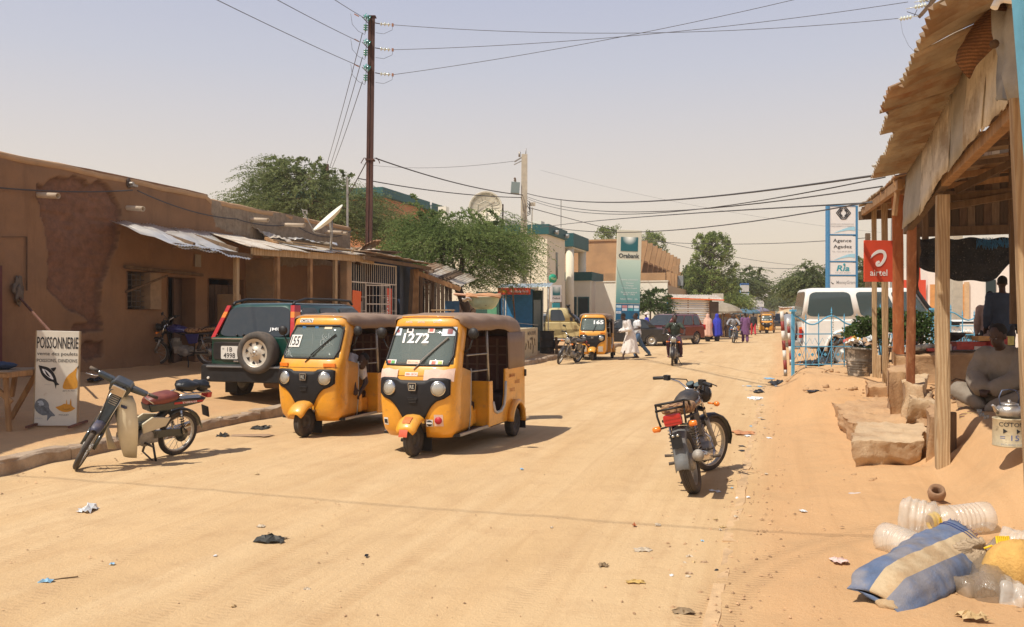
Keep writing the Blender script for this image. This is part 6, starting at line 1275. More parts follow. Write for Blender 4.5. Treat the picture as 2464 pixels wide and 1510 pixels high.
# ================================================================ CARS
def carpaint(name,col,dust=.35):return mat(name,col,.28,.15,var=.05,vs=2,bump=.02,coat=.7,dust=dust)
def car(name,label,cat,X,Y,rz,L,Wd,top,arches,green,paint,wr=.33,kind='car5',z0=.28,trimz=None,trim=None,group=None,ww=.2,z=None,rk=1,side_win=((.06,.36),(.40,.66),(.70,.93)),glass=glassd):
    """forward is -Y. top: outline (y, z) from front bumper over the hood to the tail; green: y0,y1,z0,y0t,y1t,z1,w0,w1"""
    o=thing(name,label,cat,(X,Y,Hs(X,Y) if z is None else z),rz,group);hw=Wd/2
    bot=[]
    for ya,ra in sorted(arches,reverse=True):bot += [(ya+ra*math.cos(R(a)),z0-.02+ra*math.sin(R(a))*1.12) for a in range(6,175,14)]
    outl=top+[(top[-1][0],z0+.02)]+bot+[(top[0][0],z0+.02)];n_=len(outl);yc=sum(p[0] for p in outl)/n_;zm=.55
    b=MB();rings=[]
    for sx_,k in ((-1,.05),(-.985,.02),(-.93,.004),(-.80,0),(.80,0),(.93,.004),(.985,.02),(1,.05)):
        kk=k if abs(sx_) < 1 else .045;rings.append([(sx_*hw,yc+(y-yc)*(1-kk*.55-(.04*abs(sx_)**6 if abs(y-yc) > L*.44 else 0)),z_-(kk*1.1 if z_ > .75 else 0)) for y,z_ in outl])
    b.loft(rings,smooth=False);bo=b.build('body',paint,o,bev=.03)
    g=green;y0,y1,gz0,y0t,y1t,gz1,w0,w1=g;b=MB()
    def rr(w,a,c,z_,r):return [(x,y,z_) for x,y in rrect(2*w,c-a,r*rk,3,0,(a+c)/2)]
    b.loft([rr(w0,y0,y1,gz0,.06),rr(w0+(w1-w0)*.93,y0+(y0t-y0)*.93,y1+(y1t-y1)*.93,gz0+(gz1-gz0)*.93,.12),rr(w1-.03,y0t+.05,y1t-.03,gz1-.012,.14),rr(w1-.14,y0t+.2,y1t-.14,gz1+.012,.14)]);b.build('roof',paint,o)
    H8=dict(f=((-w0,y0,gz0),(w0,y0,gz0),(w1,y0t,gz1),(-w1,y0t,gz1)),r=((w0,y1,gz0),(-w0,y1,gz0),(-w1,y1t,gz1),(w1,y1t,gz1)),L=((w0,y0,gz0),(w0,y1,gz0),(w1,y1t,gz1),(w1,y0t,gz1)),R=((-w0,y0,gz0),(-w0,y1,gz0),(-w1,y1t,gz1),(-w1,y0t,gz1)))
    def panel(face,u0,u1,v0,v1,name,m_,off=.008,r=.15):
        q=[V(p) for p in H8[face]];nrm=(q[1]-q[0]).cross(q[3]-q[0]).normalized();cen=V((0,(y0+y1)/2,gz0))
        if nrm.dot(q[0]-cen) < 0:nrm=-nrm
        poly=rrect(1,1,r,3,.5,.5);P_=[q[0].lerp(q[1],u0+(u1-u0)*a).lerp(q[3].lerp(q[2],u0+(u1-u0)*a),v0+(v1-v0)*c)+nrm*off for a,c in poly];b=MB();b.add(P_,[tuple(range(len(P_)))]);return b.build(name,m_,o,solid=.006)
    panel('f',.05,.95,.08,.93,'windscreen',glass);panel('r',.07,.93,.10,.90,'rear_window',glass)
    for f in ('L','R'):
        for a,c in side_win:panel(f,a,c,.10,.88,'window',glass)
    for ya,ra in arches:
        for s in (-1,1):tyre(o,(s*(hw-ww/2-.02),ya,wr),wr,ww,.62,kind,n=28)
    b=MB();b.bb((-hw+.25,top[0][0]+.3,z0-.02),(hw-.25,top[-1][0]-.3,.6));b.build('underbody',black,o)
    if trim:
        for s in (-1,1):
            b=MB();b.bb((s*(hw-.01),arches[0][0]+.4,z0),(s*(hw+.012),arches[1][0]-.4,z0+.16));b.build('sill_trim',trim,o,bev=.01)
    return o,panel
# dark green off-roader seen from behind
gpaint=carpaint('dark_green_paint',(.003,.052,.036),.07)
top=[(0.05,.45),(0.0,.62),(.06,.88),(.5,1.0),(1.1,1.08),(1.25,1.10),(4.05,1.10),(4.22,1.05),(4.27,.62)]
suv,pn=car('off_road_car','dark green off-roader seen from behind with a spare wheel on its tailgate','car',0,0,0,4.3,1.75,top,((.85,.37),(3.47,.37)),(.95,4.20,1.06,1.75,3.93,1.70,.83,.66),gpaint,.33,'steel',.36,trim=blackp,rk=1.6)
RZS=R(162.8);fw_=V((math.sin(RZS),-math.cos(RZS),0));rc=V(((603-CX)*14.75/FP,14.75,0));suv.location=rc+fw_*4.27;suv.rotation_euler=(0,0,RZS);suv.location.z=Hs(rc.x,rc.y+.8)-.02
b=MB();b.prism(rrect(1.82,.30,.05,3,0,.50),4.20,4.40,lambda u,v,w:(u,w,v));b.build('rear_bumper',blackp,suv,bev=.02)
b=MB();b.box((0,4.41,.615),(1.55,.05,.03));b.build('bumper_step',mat('step_grey',(.16,.16,.16),.5),suv,bev=.006)
b=MB();b.bb((-.80,4.20,.64),(.80,4.245,1.12));b.build('tailgate',gpaint,suv,bev=.025)
b=MB();b.lathe([(.0,-.10),(.20,-.10),(.215,-.08),(.33,-.11),(.355,-.09),(.36,-.02),(.36,.03),(.35,.10),(.30,.115),(.24,.11),(.235,.09)],(-.22,4.37,.86),(0,1,0),40);sp_=b.build('spare_wheel',mat('spare_rubber',(.055,.052,.048),.8,var=.2,vs=10,bump=.4,bs=70,dust=.5),suv)
b=MB();b.lathe([(.24,.11),(.225,.095),(.20,.10),(.19,.075),(.10,.10),(.07,.13),(0,.13)],(-.22,4.37,.86),(0,1,0),40);rim_=b.build('rim',mat('cream_rim',(.58,.53,.44),.4,.3,var=.1,dust=.2),sp_)
for i in range(8):
    a=2*math.pi*i/8+.2;c=V((-.22+.165*math.cos(a),4.462,.86+.165*math.sin(a)));b=MB();d=V((math.cos(a),0,math.sin(a)));t_=V((-d.z,0,d.x));b.add([c-t_*.032+d*.02+V((0,0,0)),c+t_*.032+d*.02,c-d*.035],[(0,1,2)]);b.build('rim_hole',ink,sp_,solid=.008)
for i in range(5):a=2*math.pi*i/5;b=MB();b.cyl((-.22+.06*math.cos(a),4.49,.86+.06*math.sin(a)),(-.22+.06*math.cos(a),4.51,.86+.06*math.sin(a)),.012,n=8);b.build('wheel_nut',steel,sp_)
b=MB();b.ell((-.22,4.505,.86),(.028,.008,.028));b.build('hub_cap',chrome,sp_)
b=MB();b.prism(rrect(.60,.30,.05,3,.46,.88),4.243,4.262,lambda u,v,w:(u,w,v));b.build('plate_recess',black,suv,bev=.008)
def rear_text(s,x,z,w,h,m_,y):return txt(suv,s,0,0,w,h,m_,0,.006,T=lambda p:(x-p[0],y,z+p[2]))
b=MB();b.prism(rrect(.34,.225,.02,2,.42,.85),4.262,4.275,lambda u,v,w:(u,w,v));b.build('number_plate',lab,suv)
rear_text('1B',.41,.905,.10,.075,ink,4.278);rear_text('4998',.42,.80,.23,.09,ink,4.278);rear_text('RN',.54,.915,.03,.03,ink,4.278)
b=MB();b.box((.30,4.25,.70),(.10,.03,.03));b.build('handle',chrome,suv,bev=.006);b=MB();b.beam((.78,4.26,1.09),(.12,4.26,1.09),.03,.02);b.build('chrome_strip',chrome,suv)
for s in (-1,1):
    q0=V((s*.80,4.215,1.10));q1=V((s*.655,3.955,1.66));o_=V((-s*.10,.012,0));o2_=V((s*.035,-.14,0))
    for f0,f1,m_,nm_ in ((.0,.62,redl,'tail_light'),(.62,.80,oranl,'indicator'),(.80,1.0,redl,'tail_light')):
        a,c=q0.lerp(q1,f0),q0.lerp(q1,f1);b=MB();vv=[a+o_*.55,a+V((s*.01,.01,0)),a+o2_,c+o_*.55,c+V((s*.01,.01,0)),c+o2_*.9];b.add(vv,[(0,1,4,3),(1,2,5,4)]);b.build(nm_,m_,suv,solid=.03)
    b=MB();pts=[(s*.60,1.75,1.70),(s*.60,1.85,1.765),(s*.60,2.6,1.785),(s*.60,3.5,1.78),(s*.60,3.85,1.72),(s*.60,3.9,1.67)];b.tube(pts,[.028]*6,8,flat=.8);b.build('roof_rail',blackp,suv)
    b=MB();b.bb((s*.55,3.85,.12),(s*.80,3.865,.42));b.build('mud_flap',blackp,suv,bev=.01)
jm=[V(p) for p in ((.83,4.20,1.06),(-.83,4.20,1.06),(-.66,3.93,1.70),(.66,3.93,1.70))]
def onrear(u,v):return jm[0].lerp(jm[1],u).lerp(jm[3].lerp(jm[2],u),v)+V((0,.022,.008))
txt(suv,'JMU',0,0,.24,.075,winkm,0,.004,T=lambda p:onrear(.76+p[0]/1.55,.28+p[2]/.68))
for u,v,r_ in ((.30,.12,.018),(.38,.13,.022),(.06,.12,.015)):b=MB();b.lathe([(0,0),(r_,0),(r_*.7,.03),(0,.03)],onrear(u,v),(0,1,.4),10);b.build('washer',black,suv)
b=MB();b.cyl((.75,4.30,.42),(.75,4.42,.42),.035,.02,n=10);b.build('tow_hook',white,suv)
b=MB();b.cyl((.5,3.47,.32),(-.5,3.47,.32),.035);b.cyl((.55,3.47,.3),(.1,4.0,.36),.025);b.cyl((-.55,3.47,.3),(-.1,4.0,.36),.025);b.lathe([(0,-.16),(.11,-.14),(.11,.14),(0,.16)],(-.25,3.95,.33),(1,0,0),16);b.build('axle',mat('rusty_axle',(.16,.10,.06),.85,.2,var=.3,dust=.5),suv)

# white long off-roader behind the fence
lcw=mat('offroader_white',(.80,.78,.72),.35,var=.04,bump=.02,coat=.4,dust=.15)
top=[(0.0,.55),(.0,.75),(.06,1.14),(.25,1.20),(1.25,1.26),(1.32,1.28),(4.75,1.28),(4.80,1.22),(4.84,.70)]
lcg=winglass('offroad_glass',(.07,.10,.10),.75)
fx_,fy_=(2378-CX)*23.4/FP,23.4
lc,pn=car('long_off_road_car','long white hard-top off-road car with black snorkel behind the blue fence','car',fx_,fy_,R(80.5),4.85,1.72,top,((.80,.45),(3.75,.45)),(1.50,4.80,1.26,2.05,4.66,2.08,.82,.72),lcw,.40,'steel',.52,side_win=((.03,.235),(.265,.55),(.60,.965)),ww=.24,glass=lcg,z=.24,rk=.5)
b=MB();b.lathe([(0,-.12),(.36,-.12),(.39,-.08),(.39,.08),(.36,.13),(0,.15)],(.15,4.98,1.02),(0,1,0),32);b.build('spare_wheel',mat('spare_cover',(.42,.42,.42),.35,.5,var=.15,bump=.4,bs=8),lc)
b=MB();b.prism(rrect(1.70,.22,.03,2,0,.60),4.84,5.0,lambda u,v,w:(u,w,v));b.build('rear_bumper',mat('bumper_grey',(.30,.28,.25),.6,dust=.3),lc,bev=.01)
for s in (-1,1):
    b=MB();b.bb((s*.70,4.80,.78),(s*.862,4.865,1.02));b.build('tail_light',redl,lc,bev=.01);b=MB();b.bb((s*.70,4.80,1.02),(s*.86,4.86,1.07));b.build('indicator',oranl,lc)
    b=MB();rings=[]
    for ya in (.80,3.75):
        for a in range(0,181,15):pass
    b.beam((s*.80,1.52,1.28),(s*.69,2.10,2.06),.03,.03);b.build('pillar_seal',black,lc)
    b=MB();b.bb((s*.83,3.08,1.0),(s*.868,3.45,1.10));b.build('side_vent',black,lc,bev=.01)
for a0,a1,rad in ((3.75,0,.50),(.80,0,.50)):
    for s in (-1,1):
        b=MB();rings=[]
        for a in range(-2,183,14):q=R(a);rings.append([(s*.84,a0+rad*math.cos(q),.47+rad*1.08*math.sin(q)),(s*.90,a0+rad*math.cos(q),.47+rad*1.08*math.sin(q)),(s*.90,a0+(rad-.07)*math.cos(q),.47+(rad-.07)*1.08*math.sin(q)),(s*.84,a0+(rad-.07)*math.cos(q),.47+(rad-.07)*1.08*math.sin(q))])
        b.loft(rings);b.build('wheel_arch',lcw,lc)
b=MB();b.tube([(-.88,1.0,1.12),(-.90,1.45,1.28),(-.86,1.75,1.62),(-.83,2.0,2.02),(-.83,2.05,2.12)],.05,10);b.lathe([(0,.10),(.10,.09),(.10,.0),(.06,-.04)],(-.83,2.05,2.14),(0,0,1),14);b.build('snorkel',blackp,lc)
b=MB();b.tube([(-.86,1.45,1.3),(-1.0,1.42,1.35),(-1.02,1.42,1.48)],.012,5);b.box((-1.04,1.42,1.52),(.04,.14,.2));b.build('mirror',blackp,lc,bev=.01)
b=MB();b.bb((-.60,.02,.82),(.60,.0,1.08));b.bb((-.87,.18,.92),(-.865,.5,1.06));b.build('grille',blackp,lc);b=MB();b.prism(rrect(1.8,.24,.03,2,0,.60),-.12,.04,lambda u,v,w:(u,w,v));b.build('front_bumper',mat('bumper_grey',()),lc,bev=.01)
b=MB();b.bb((-.45,.5,1.215),(.45,1.2,1.26));b.build('hood_scoop',lcw,lc,bev=.02);b=MB();b.bb((-.866,.15,1.17),(-.863,1.25,1.22));b.build('stripe',black,lc);lc.scale=(1.04,)*3

# beige pickup
bg=mat('pickup_beige',(.58,.47,.22),.45,var=.06,bump=.05,coat=.2,dust=.25);YQ=41.2;xf=(1500-CX)*YQ/FP
top=[(0,.6),(0,.8),(.06,1.15),(.3,1.24),(1.3,1.30),(1.4,1.32),(2.95,1.32),(3.0,1.2),(3.02,.75)]
pk,pn=car('pickup_truck','cream pickup truck with snorkel and open load bed parked behind the rickshaw numbered 165','pickup truck',(1459-CX)*YQ/FP,YQ,R(88),3.0,1.72,top,((.75,.44),(4.05,.44)),(1.42,2.92,1.30,1.85,2.82,1.98,.80,.70),bg,.40,'steel',.55,side_win=((.34,.84),),ww=.24)
b=MB();b.bb((-.86,3.08,.78),(.86,5.2,.84));b.bb((-.86,3.08,.84),(-.83,5.2,1.12));b.bb((.83,3.08,.84),(.86,5.2,1.12));b.bb((-.86,5.17,.84),(.86,5.2,1.12));b.bb((-.5,3.0,.5),(.5,5.1,.62));b.build('load_bed',bg,pk,bev=.01)
b=MB()
for y in (3.1,3.8,4.5,5.18):b.beam((-.87,y,.84),(-.87,y,1.32),.03)
b.beam((-.87,3.1,1.32),(-.87,5.2,1.32),.03);b.beam((-.87,3.1,1.2),(-.87,5.2,1.2),.02);b.build('bed_rack',steel,pk)
b=MB();b.tube([(-.88,.9,1.15),(-.9,1.35,1.32),(-.84,1.75,1.75),(-.82,1.85,2.05)],.055,8);b.lathe([(0,.08),(.1,.08),(.1,0),(.05,-.03)],(-.82,1.85,2.06),(0,0,1),12);b.build('snorkel',blackp,pk)
b=MB();b.box((-1.02,1.7,1.45),(.04,.14,.2));b.build('mirror',black,pk,bev=.01);b=MB();b.beam((-.87,2.95,.7),(-.87,2.95,1.4),.03);b.build('door_gap',black,pk);b=MB();b.bb((-.90,1.2,.48),(-.84,2.95,.54));b.build('side_step',white,pk)

# the parked cars in front of the Orabank pylon
sed=[(0,.45),(.0,.60),(.15,.74),(1.1,.90),(1.25,.92),(3.6,.94),(4.2,.92),(4.38,.86),(4.42,.5)]
c1,_=car('saloon_car','black saloon car behind the walking men, parked before the Orabank pylon','car',(1408-CX)*46.5/FP,46.5,-R(96),4.4,1.70,sed,((.85,.35),(3.5,.35)),(1.1,3.85,.90,1.75,3.2,1.42,.76,.60),carpaint('black_car',(.010,.012,.014),.12),.31,'steel',.24,side_win=((.12,.46),(.50,.86)),z=.0)
suvt=[(.04,.5),(.0,.66),(.10,.92),(.9,1.02),(1.05,1.04),(4.0,1.06),(4.28,1.02),(4.33,.62)]
redc=carpaint('red_car',(.13,.008,.010),.25)
def suvcar(label,x,Y,rz,paint,bumper=True,nm='parked_car',top_=suvt,g_=(.88,4.2,1.02,1.75,3.95,1.68,.82,.66)):
    o,_=car(nm,label,'car',(x-CX)*Y/FP,Y,rz,4.35,1.80,top_,((.85,.38),(3.5,.38)),g_,paint,.34,'car5',.34,trim=mat('grey_cladding',(.16,.145,.13),.6,dust=.3),side_win=((.10,.38),(.42,.70),(.74,.92)))
    cl=mat('grey_cladding',())
    b=MB();b.prism(rrect(1.76,.30,.05,3,0,.48),-.08,.10,lambda u,v,w:(u,w,v));b.build('front_bumper',cl,o,bev=.02)
    for s in (-1,1):
        b=MB();b.prism(rrect(.42,.17,.06,3,s*.62,.80),-.02,.08,lambda u,v,w:(u,w+abs(u)*.12,v));b.build('headlight',clearl,o,bev=.01)
        b=MB();b.box((s*.98,1.35,1.10),(.16,.1,.1));b.build('mirror',chrome,o,bev=.02);b=MB();b.tube([(s*.6,1.8,1.70),(s*.6,2.2,1.74),(s*.6,3.5,1.74),(s*.6,3.9,1.68)],.02,6);b.build('roof_rail',black,o)
        b=MB();b.box((s*.80,4.30,.95),(.18,.06,.3));b.build('tail_light',redl,o,bev=.01)
    b=MB();b.box((0,-.02,.78),(.6,.05,.1));b.build('grille',black,o);return o
suvcar('dark red off-roader with lit-looking headlamp parked facing left before the white wall',1553,46.5,-R(47),redc)
suvcar('dark green-grey estate car parked behind the dark red car',1682,61,R(168),carpaint('grey_green',(.05,.06,.055),.4))
suvcar('bluish silver car with red tail lamp partly hidden behind the dark red car',1700,62,R(95),carpaint('silver_car',(.25,.28,.31),.3))
suvcar('black off-roader partly hidden behind the cream pickup',1364,44,R(96),carpaint('black_car',()))
suvcar('silver car seen just over the hood of the cream pickup',1462,43,R(92),carpaint('silver_car',()))
suvcar('distant dark blue car coming up the street right of the far rickshaw',1882,92,-R(17),carpaint('blue_car',(.04,.06,.10),.4))
# ================================================================ MOTORBIKES
def steerT(head,ax,ang):return M.Translation(V(head)) @ M.Rotation(ang,4,V(ax).normalized()) @ M.Translation(-V(head))
seatpat=mat('patterned_seat',(.42,.25,.12),.9,var=.4,vs=18,bump=.5,bs=40,col2=(.12,.05,.03),c2s=22,c2p=(.48,.55));blackseat=mat('black_seat',(.028,.026,.026),.5,var=.15,bump=.2,dust=.25)
bluepaint=mat('blue_tank',(.02,.025,.16),.25,.1,var=.1,coat=.8,bump=0,dust=.15);darkpaint=mat('dark_purple_tank',(.018,.012,.05),.22,.1,var=.1,coat=.8,bump=0,dust=.15)
def moto(label,loc,rz,lean,steer,tank=darkpaint,seat=seatpat,group='parked motorbikes',rack=True,hl=True,sub=True,sided=blackp,mirrors=(1,),cover_tank=True):
    o=thing('motorbike',label,'motorbike',loc,rz,group,lean=lean);head=(0,.30,.80);Ts=steerT(head,(0,.42,.91),steer);r=.30;WB=1.27
    # front end, turned with the bars
    tyre(o,(0,0,r),r,.075,.80,'spoke',Ts,40,nm='front_wheel')
    for s in (-1,1):
        b=MB(Ts);b.cyl((s*.075,0,r),(s*.075,.15,.60),.026,.026,10);b.build('fork_slider',alu,o);b=MB(Ts);b.cyl((s*.075,.15,.60),(s*.075,.30,.93),.017,.017,8);b.build('fork_tube',chrome,o)
    b=MB(Ts);rings=[]
    for k in range(9):
        a=R(-8+17*k);rr=.335;y,z=-math.cos(a)*rr,r+math.sin(a)*rr;w=.062*(1-.35*(k in (0,8)));rings.append([(-w,y*.94,r+(z-r)*.92),(-w*.8,y,z),(0,y*1.02,r+(z-r)*1.03),(w*.8,y,z),(w,y*.94,r+(z-r)*.92)])
    b.loft(rings,cap=False,closed=False);b.build('front_fender',black,o,solid=.006)
    b=MB(Ts);b.box((0,.27,.87),(.19,.07,.025),(-.4,0,0));b.box((0,.22,.72),(.19,.06,.03),(-.4,0,0));b.build('fork_yoke',blackp,o,bev=.006)
    b=MB(Ts);g=[(-.37,.47,1.03),(-.25,.44,1.045),(-.15,.34,1.0),(-.07,.30,.93),(.07,.30,.93),(.15,.34,1.0),(.25,.44,1.045),(.37,.47,1.03)];b.tube(g,.012,8);b.build('handlebar',chrome,o)
    for s in (-1,1):
        b=MB(Ts);b.cyl((s*.27,.446,1.043),(s*.39,.475,1.027),.019,n=10);b.build('grip',blackp,o,bev=.004)
        b=MB(Ts);b.box((s*.235,.43,1.045),(.06,.05,.055));b.tube([(s*.24,.40,1.05),(s*.30,.36,1.03),(s*.39,.38,1.015)],.006,5);b.build('brake_lever',blackp,o)
        if s in mirrors:b=MB(Ts);b.tube([(s*.22,.43,1.05),(s*.24,.38,1.16),(s*.30,.36,1.22)],.006,5);b.box((s*.33,.36,1.24),(.11,.02,.06));b.build('mirror',blackp,o,bev=.008)
        b=MB(Ts);b.cyl((s*.10,.16,.78),(s*.17,.15,.78),.010,n=6);b.ell((s*.20,.14,.78),(.035,.03,.028));b.build('front_indicator',oranl,o)
    if hl:
        b=MB(Ts);b.lathe([(0,.13),(.06,.12),(.085,.05),(.092,0),(.088,-.01)],(0,.10,.86),(0,1,.05),22);b.build('headlamp_shell',blackp,o)
        b=MB(Ts);b.lathe([(.086,-.008),(.06,-.022),(0,-.032)],(0,.10,.86),(0,1,.05),22);b.build('headlight',clearl,o);b=MB(Ts);b.lathe([(.096,0),(.096,-.014),(.084,-.012)],(0,.10,.86),(0,1,.05),22);b.build('lamp_ring',chrome,o)
    for s in (-.05,.05):
        b=MB(Ts);b.lathe([(.0,-.06),(.035,-.05),(.045,0),(.045,.01),(0,.008)],(s,.27,.98),(0,.5,.85),16);b.build('gauge',blackp,o);b=MB(Ts);b.lathe([(.038,.012),(0,.013)],(s,.27,.98),(0,.5,.85),16);b.build('dial',glassb,o)
    b=MB(Ts);b.tube([(.2,.42,1.04),(.12,.25,1.02),(.03,.18,.85),(.02,.3,.7)],.007,5);b.tube([(-.2,.42,1.04),(-.12,.22,1.03),(-.04,.16,.86),(-.02,.3,.7)],.007,5);b.build('cables',black,o)
    # frame, engine
    b=MB()
    for s in (-1,1):b.tube([(s*.02,.30,.78),(s*.07,.42,.40),(s*.09,.62,.22),(s*.10,.95,.24),(s*.09,1.0,.55),(s*.10,1.05,.70)],.016,6);b.tube([(s*.03,.32,.80),(s*.09,.75,.70),(s*.11,1.45,.74)],.016,6);b.tube([(s*.10,.95,.30),(s*.085,WB,r)],.02,6)
    b.cyl((0,.27,.92),(0,.34,.70),.03);b.build('frame',black,o)
    b=MB();b.ell((0,.68,.33),(.14,.19,.13),14,8);b.box((0,.56,.36),(.2,.16,.16));b.lathe([(0,-.17),(.09,-.16),(.095,.16),(0,.17)],(0,.76,.32),(1,0,0),18);b.build('crankcase',alu,o,bev=.01)
    b=MB()
    for k in range(7):b.box((0,.53-.008*k,.43+.026*k),(.17 if k < 5 else .13,.17 if k < 5 else .14,.011),(-.15,0,0))
    b.box((0,.51,.52),(.10,.10,.20),(-.15,0,0));b.build('cylinder_fins',alu,o)
    b=MB();b.tube([(-.05,.46,.50),(-.10,.34,.40),(-.13,.42,.24),(-.15,.8,.24),(-.155,1.05,.30)],.020,8);b.build('exhaust_pipe',chrome,o);b=MB();b.tube([(-.155,1.02,.29),(-.165,1.06,.30),(-.18,1.62,.39),(-.18,1.64,.395)],[.03,.048,.05,.03],14);b.build('silencer',chrome,o)
    b=MB();b.lathe([(0,.03),(.055,.025),(.05,0)],(-.18,1.645,.395),(0,1,.15),14);b.build('silencer_tip',alu,o)
    # tank, seat, side covers
    b=MB();rings=[]
    for y,w,zb,zt in ((.30,.04,.80,.86),(.36,.10,.74,.90),(.46,.135,.72,.925),(.60,.135,.72,.915),(.72,.10,.73,.875),(.80,.07,.74,.83)):rings.append([(w*math.cos(a)*(1 if math.sin(a) < 0 else 1),y,(zb+zt)/2+(zt-zb)/2*math.sin(a)*(1.0)) for a in [2*math.pi*k/16 for k in range(16)]])
    b.loft(rings);b.build('tank',tank,o)
    if cover_tank:
        b=MB();b.grid([[(w*u,y,z-abs(u)**2.4*.075) for u in (-1,-.8,-.5,0,.5,.8,1)] for y,w,z in ((.40,.10,.928),(.48,.125,.945),(.60,.128,.936),(.74,.10,.895),(.80,.08,.86))]);b.build('tank_cover',blackseat,o,solid=.008)
    b=MB();rings=[]
    for y,w,z,h in ((.76,.09,.80,.03),(.82,.12,.80,.05),(1.0,.135,.79,.055),(1.2,.135,.81,.055),(1.38,.125,.835,.05),(1.47,.10,.84,.03)):rings.append([(w*math.copysign(abs(math.cos(a))**.6,math.cos(a)),y,z+h*math.copysign(abs(math.sin(a))**.6,math.sin(a))) for a in [2*math.pi*k/14 for k in range(14)]])
    b.loft(rings);b.build('seat',seat,o)
    for s in (-1,1):
        b=MB();b.prism([(.78,.72),(1.12,.73),(1.06,.52),(.86,.50)],s*.10,s*.125,lambda u,v,w:(w,u,v));b.build('side_cover',tank if s > 0 else sided,o,bev=.01)
        b=MB();b.cyl((s*.12,WB-.02,r+.02),(s*.12,1.16,.68),.012);pts=[(s*.12+.028*math.cos(q*2.1),WB-.03-.085*(q/12),r+.09+.23*(q/12)) for q in range(0,13)];b.build('shock',chrome,o)
        b=MB();pts=[]
        for k in range(60):t=k/59;a=t*14*math.pi;c=V((s*.12,WB-.025,r+.08)).lerp(V((s*.12,1.175,.62)),t);pts.append(c+V((.026*math.cos(a),.026*math.sin(a),0)))
        b.tube(pts,.006,4);b.build('shock_spring',steel,o)
        b=MB();b.cyl((s*.08,.92,.27),(s*.26,.92,.27),.016,n=8);b.build('foot_peg',rubber,o);b=MB();b.cyl((s*.08,1.12,.36),(s*.24,1.12,.38),.014,n=8);b.build('foot_peg',rubber,o)
        b=MB();b.cyl((s*.05,1.50,.69),(s*.14,1.52,.68),.010,n=6);b.build('indicator_stalk',blackp,o);b=MB();b.tube([(s*.135,1.515,.68),(s*.15,1.517,.68),(s*.205,1.53,.68),(s*.212,1.53,.68)],[.018,.03,.026,.012],10);b.build('rear_indicator',oranl,o)
    tyre(o,(0,WB,r),r,.105,.74,'spoke',None,40,nm='rear_wheel')
    b=MB();b.lathe([(0,-.04),(.075,-.035),(.085,-.02),(.085,.03),(0,.035)],(-.02,WB,r),(1,0,0),18);b.build('brake_drum',alu,o)
    b=MB();b.beam((.075,.82,.34),(.075,WB,.345),.02,.05);b.beam((.075,.82,.28),(.075,WB,.26),.014,.02);b.lathe([(.04,0),(.09,0),(.09,.006),(.04,.006)],(.07,WB,r),(1,0,0),20);b.build('chain_case',steel,o)
    b=MB();rings=[]
    for k in range(10):
        a=R(60+13*k);rr=.345;y,z=WB-math.cos(a)*rr,r+math.sin(a)*rr
        if k > 6:y=WB+.24+.035*(k-6);z=r+.235-.085*(k-6)
        w=.07;rings.append([(-w,y-.02,z-.02),(-w*.8,y,z),(0,y+.008,z+.008),(w*.8,y,z),(w,y-.02,z-.02)])
    b.loft(rings,cap=False,closed=False);b.build('rear_fender',mat('grey_fender',(.13,.14,.145),.5,var=.2,dust=.35),o,solid=.006)
    b=MB();b.prism([(-.055,.62),(.055,.62),(.05,.48),(-.05,.48)],1.585,1.592,lambda u,v,w:(u,w,v));b.build('plate_holder',blackp,o)
    for s in (-1,1):b=MB();b.lathe([(0,0),(.014,0),(.014,.006),(0,.008)],(s*.022,1.595,.60),(0,1,0),10);b.build('bolt',clearl,o)
    b=MB();b.prism(rrect(.17,.11,.025,3,0,.745),1.50,1.57,lambda u,v,w:(u,w,v));tl=b.build('tail_light',redl,o,bev=.01)
    for z in (.725,.76):b=MB();b.box((0,1.573,z),(.15,.006,.008));b.build('lens_rib',redl,tl)
    if rack:
        b=MB()
        for z0,y1 in ((.90,1.60),):b.tube([(-.12,1.15,.80),(-.14,1.30,.88),(-.14,1.50,.905),(-.12,y1,.91),(.12,y1,.91),(.14,1.50,.905),(.14,1.30,.88),(.12,1.15,.80)],.012,7)
        b.tube([(-.135,1.52,.90),(-.13,1.58,.80),(-.12,1.57,.70)],.01,6);b.tube([(.135,1.52,.90),(.13,1.58,.80),(.12,1.57,.70)],.01,6);b.tube([(-.14,1.56,.85),(0,1.60,.855),(.14,1.56,.85)],.012,6)
        b.build('grab_rail',blackp,o)
    b=MB();b.tube([(.10,.80,.25),(.17,.85,.08),(.235,.87,.0-lean*.02)],.012,6);b.build('side_stand',black,o)
    b=MB();b.tube([(-.12,.82,.25),(-.2,.70,.24),(-.22,.62,.26)],.01,5);b.tube([(.12,.80,.25),(.2,.62,.3)],.01,5);b.build('pedal',steel,o)
    return o
def gz_(x,y):return Hs(x,y)
moto('dark motorbike parked on its side stand in the right foreground with a patterned seat',(2.20,9.45,.0),R(159.5),R(13),-R(34),mirrors=(),cover_tank=True,group=None)
moto('blue motorbike with tan patched seat parked in the shade by the mud wall',(W(378,0,19.4).x,19.4,gz_(W(378,0,19.4).x,19.4)),-R(98),R(8),R(12),tank=bluepaint,group=None,cover_tank=False)
moto('dusty motorbike leaning by the kerb left of the rickshaw numbered 165',(W(1345,0,29.3).x,29.3,0),-R(32),R(15),R(14),tank=mat('grey_tank',(.05,.05,.055),.3,coat=.5,dust=.3),seat=blackseat,mirrors=(-1,),group=None)
mr_=moto('moving motorbike carrying the rider in the dark green shirt',(W(1618,0,28.4).x,28.4,0),-R(16),0,R(5),tank=black,seat=blackseat,mirrors=(1,-1),rack=False,group=None)
mf_=moto('far motorbike facing the camera with two riders',(W(1766,0,50).x,50,0),-R(12),R(3),R(3),tank=bluepaint,seat=blackseat,rack=False,group=None)
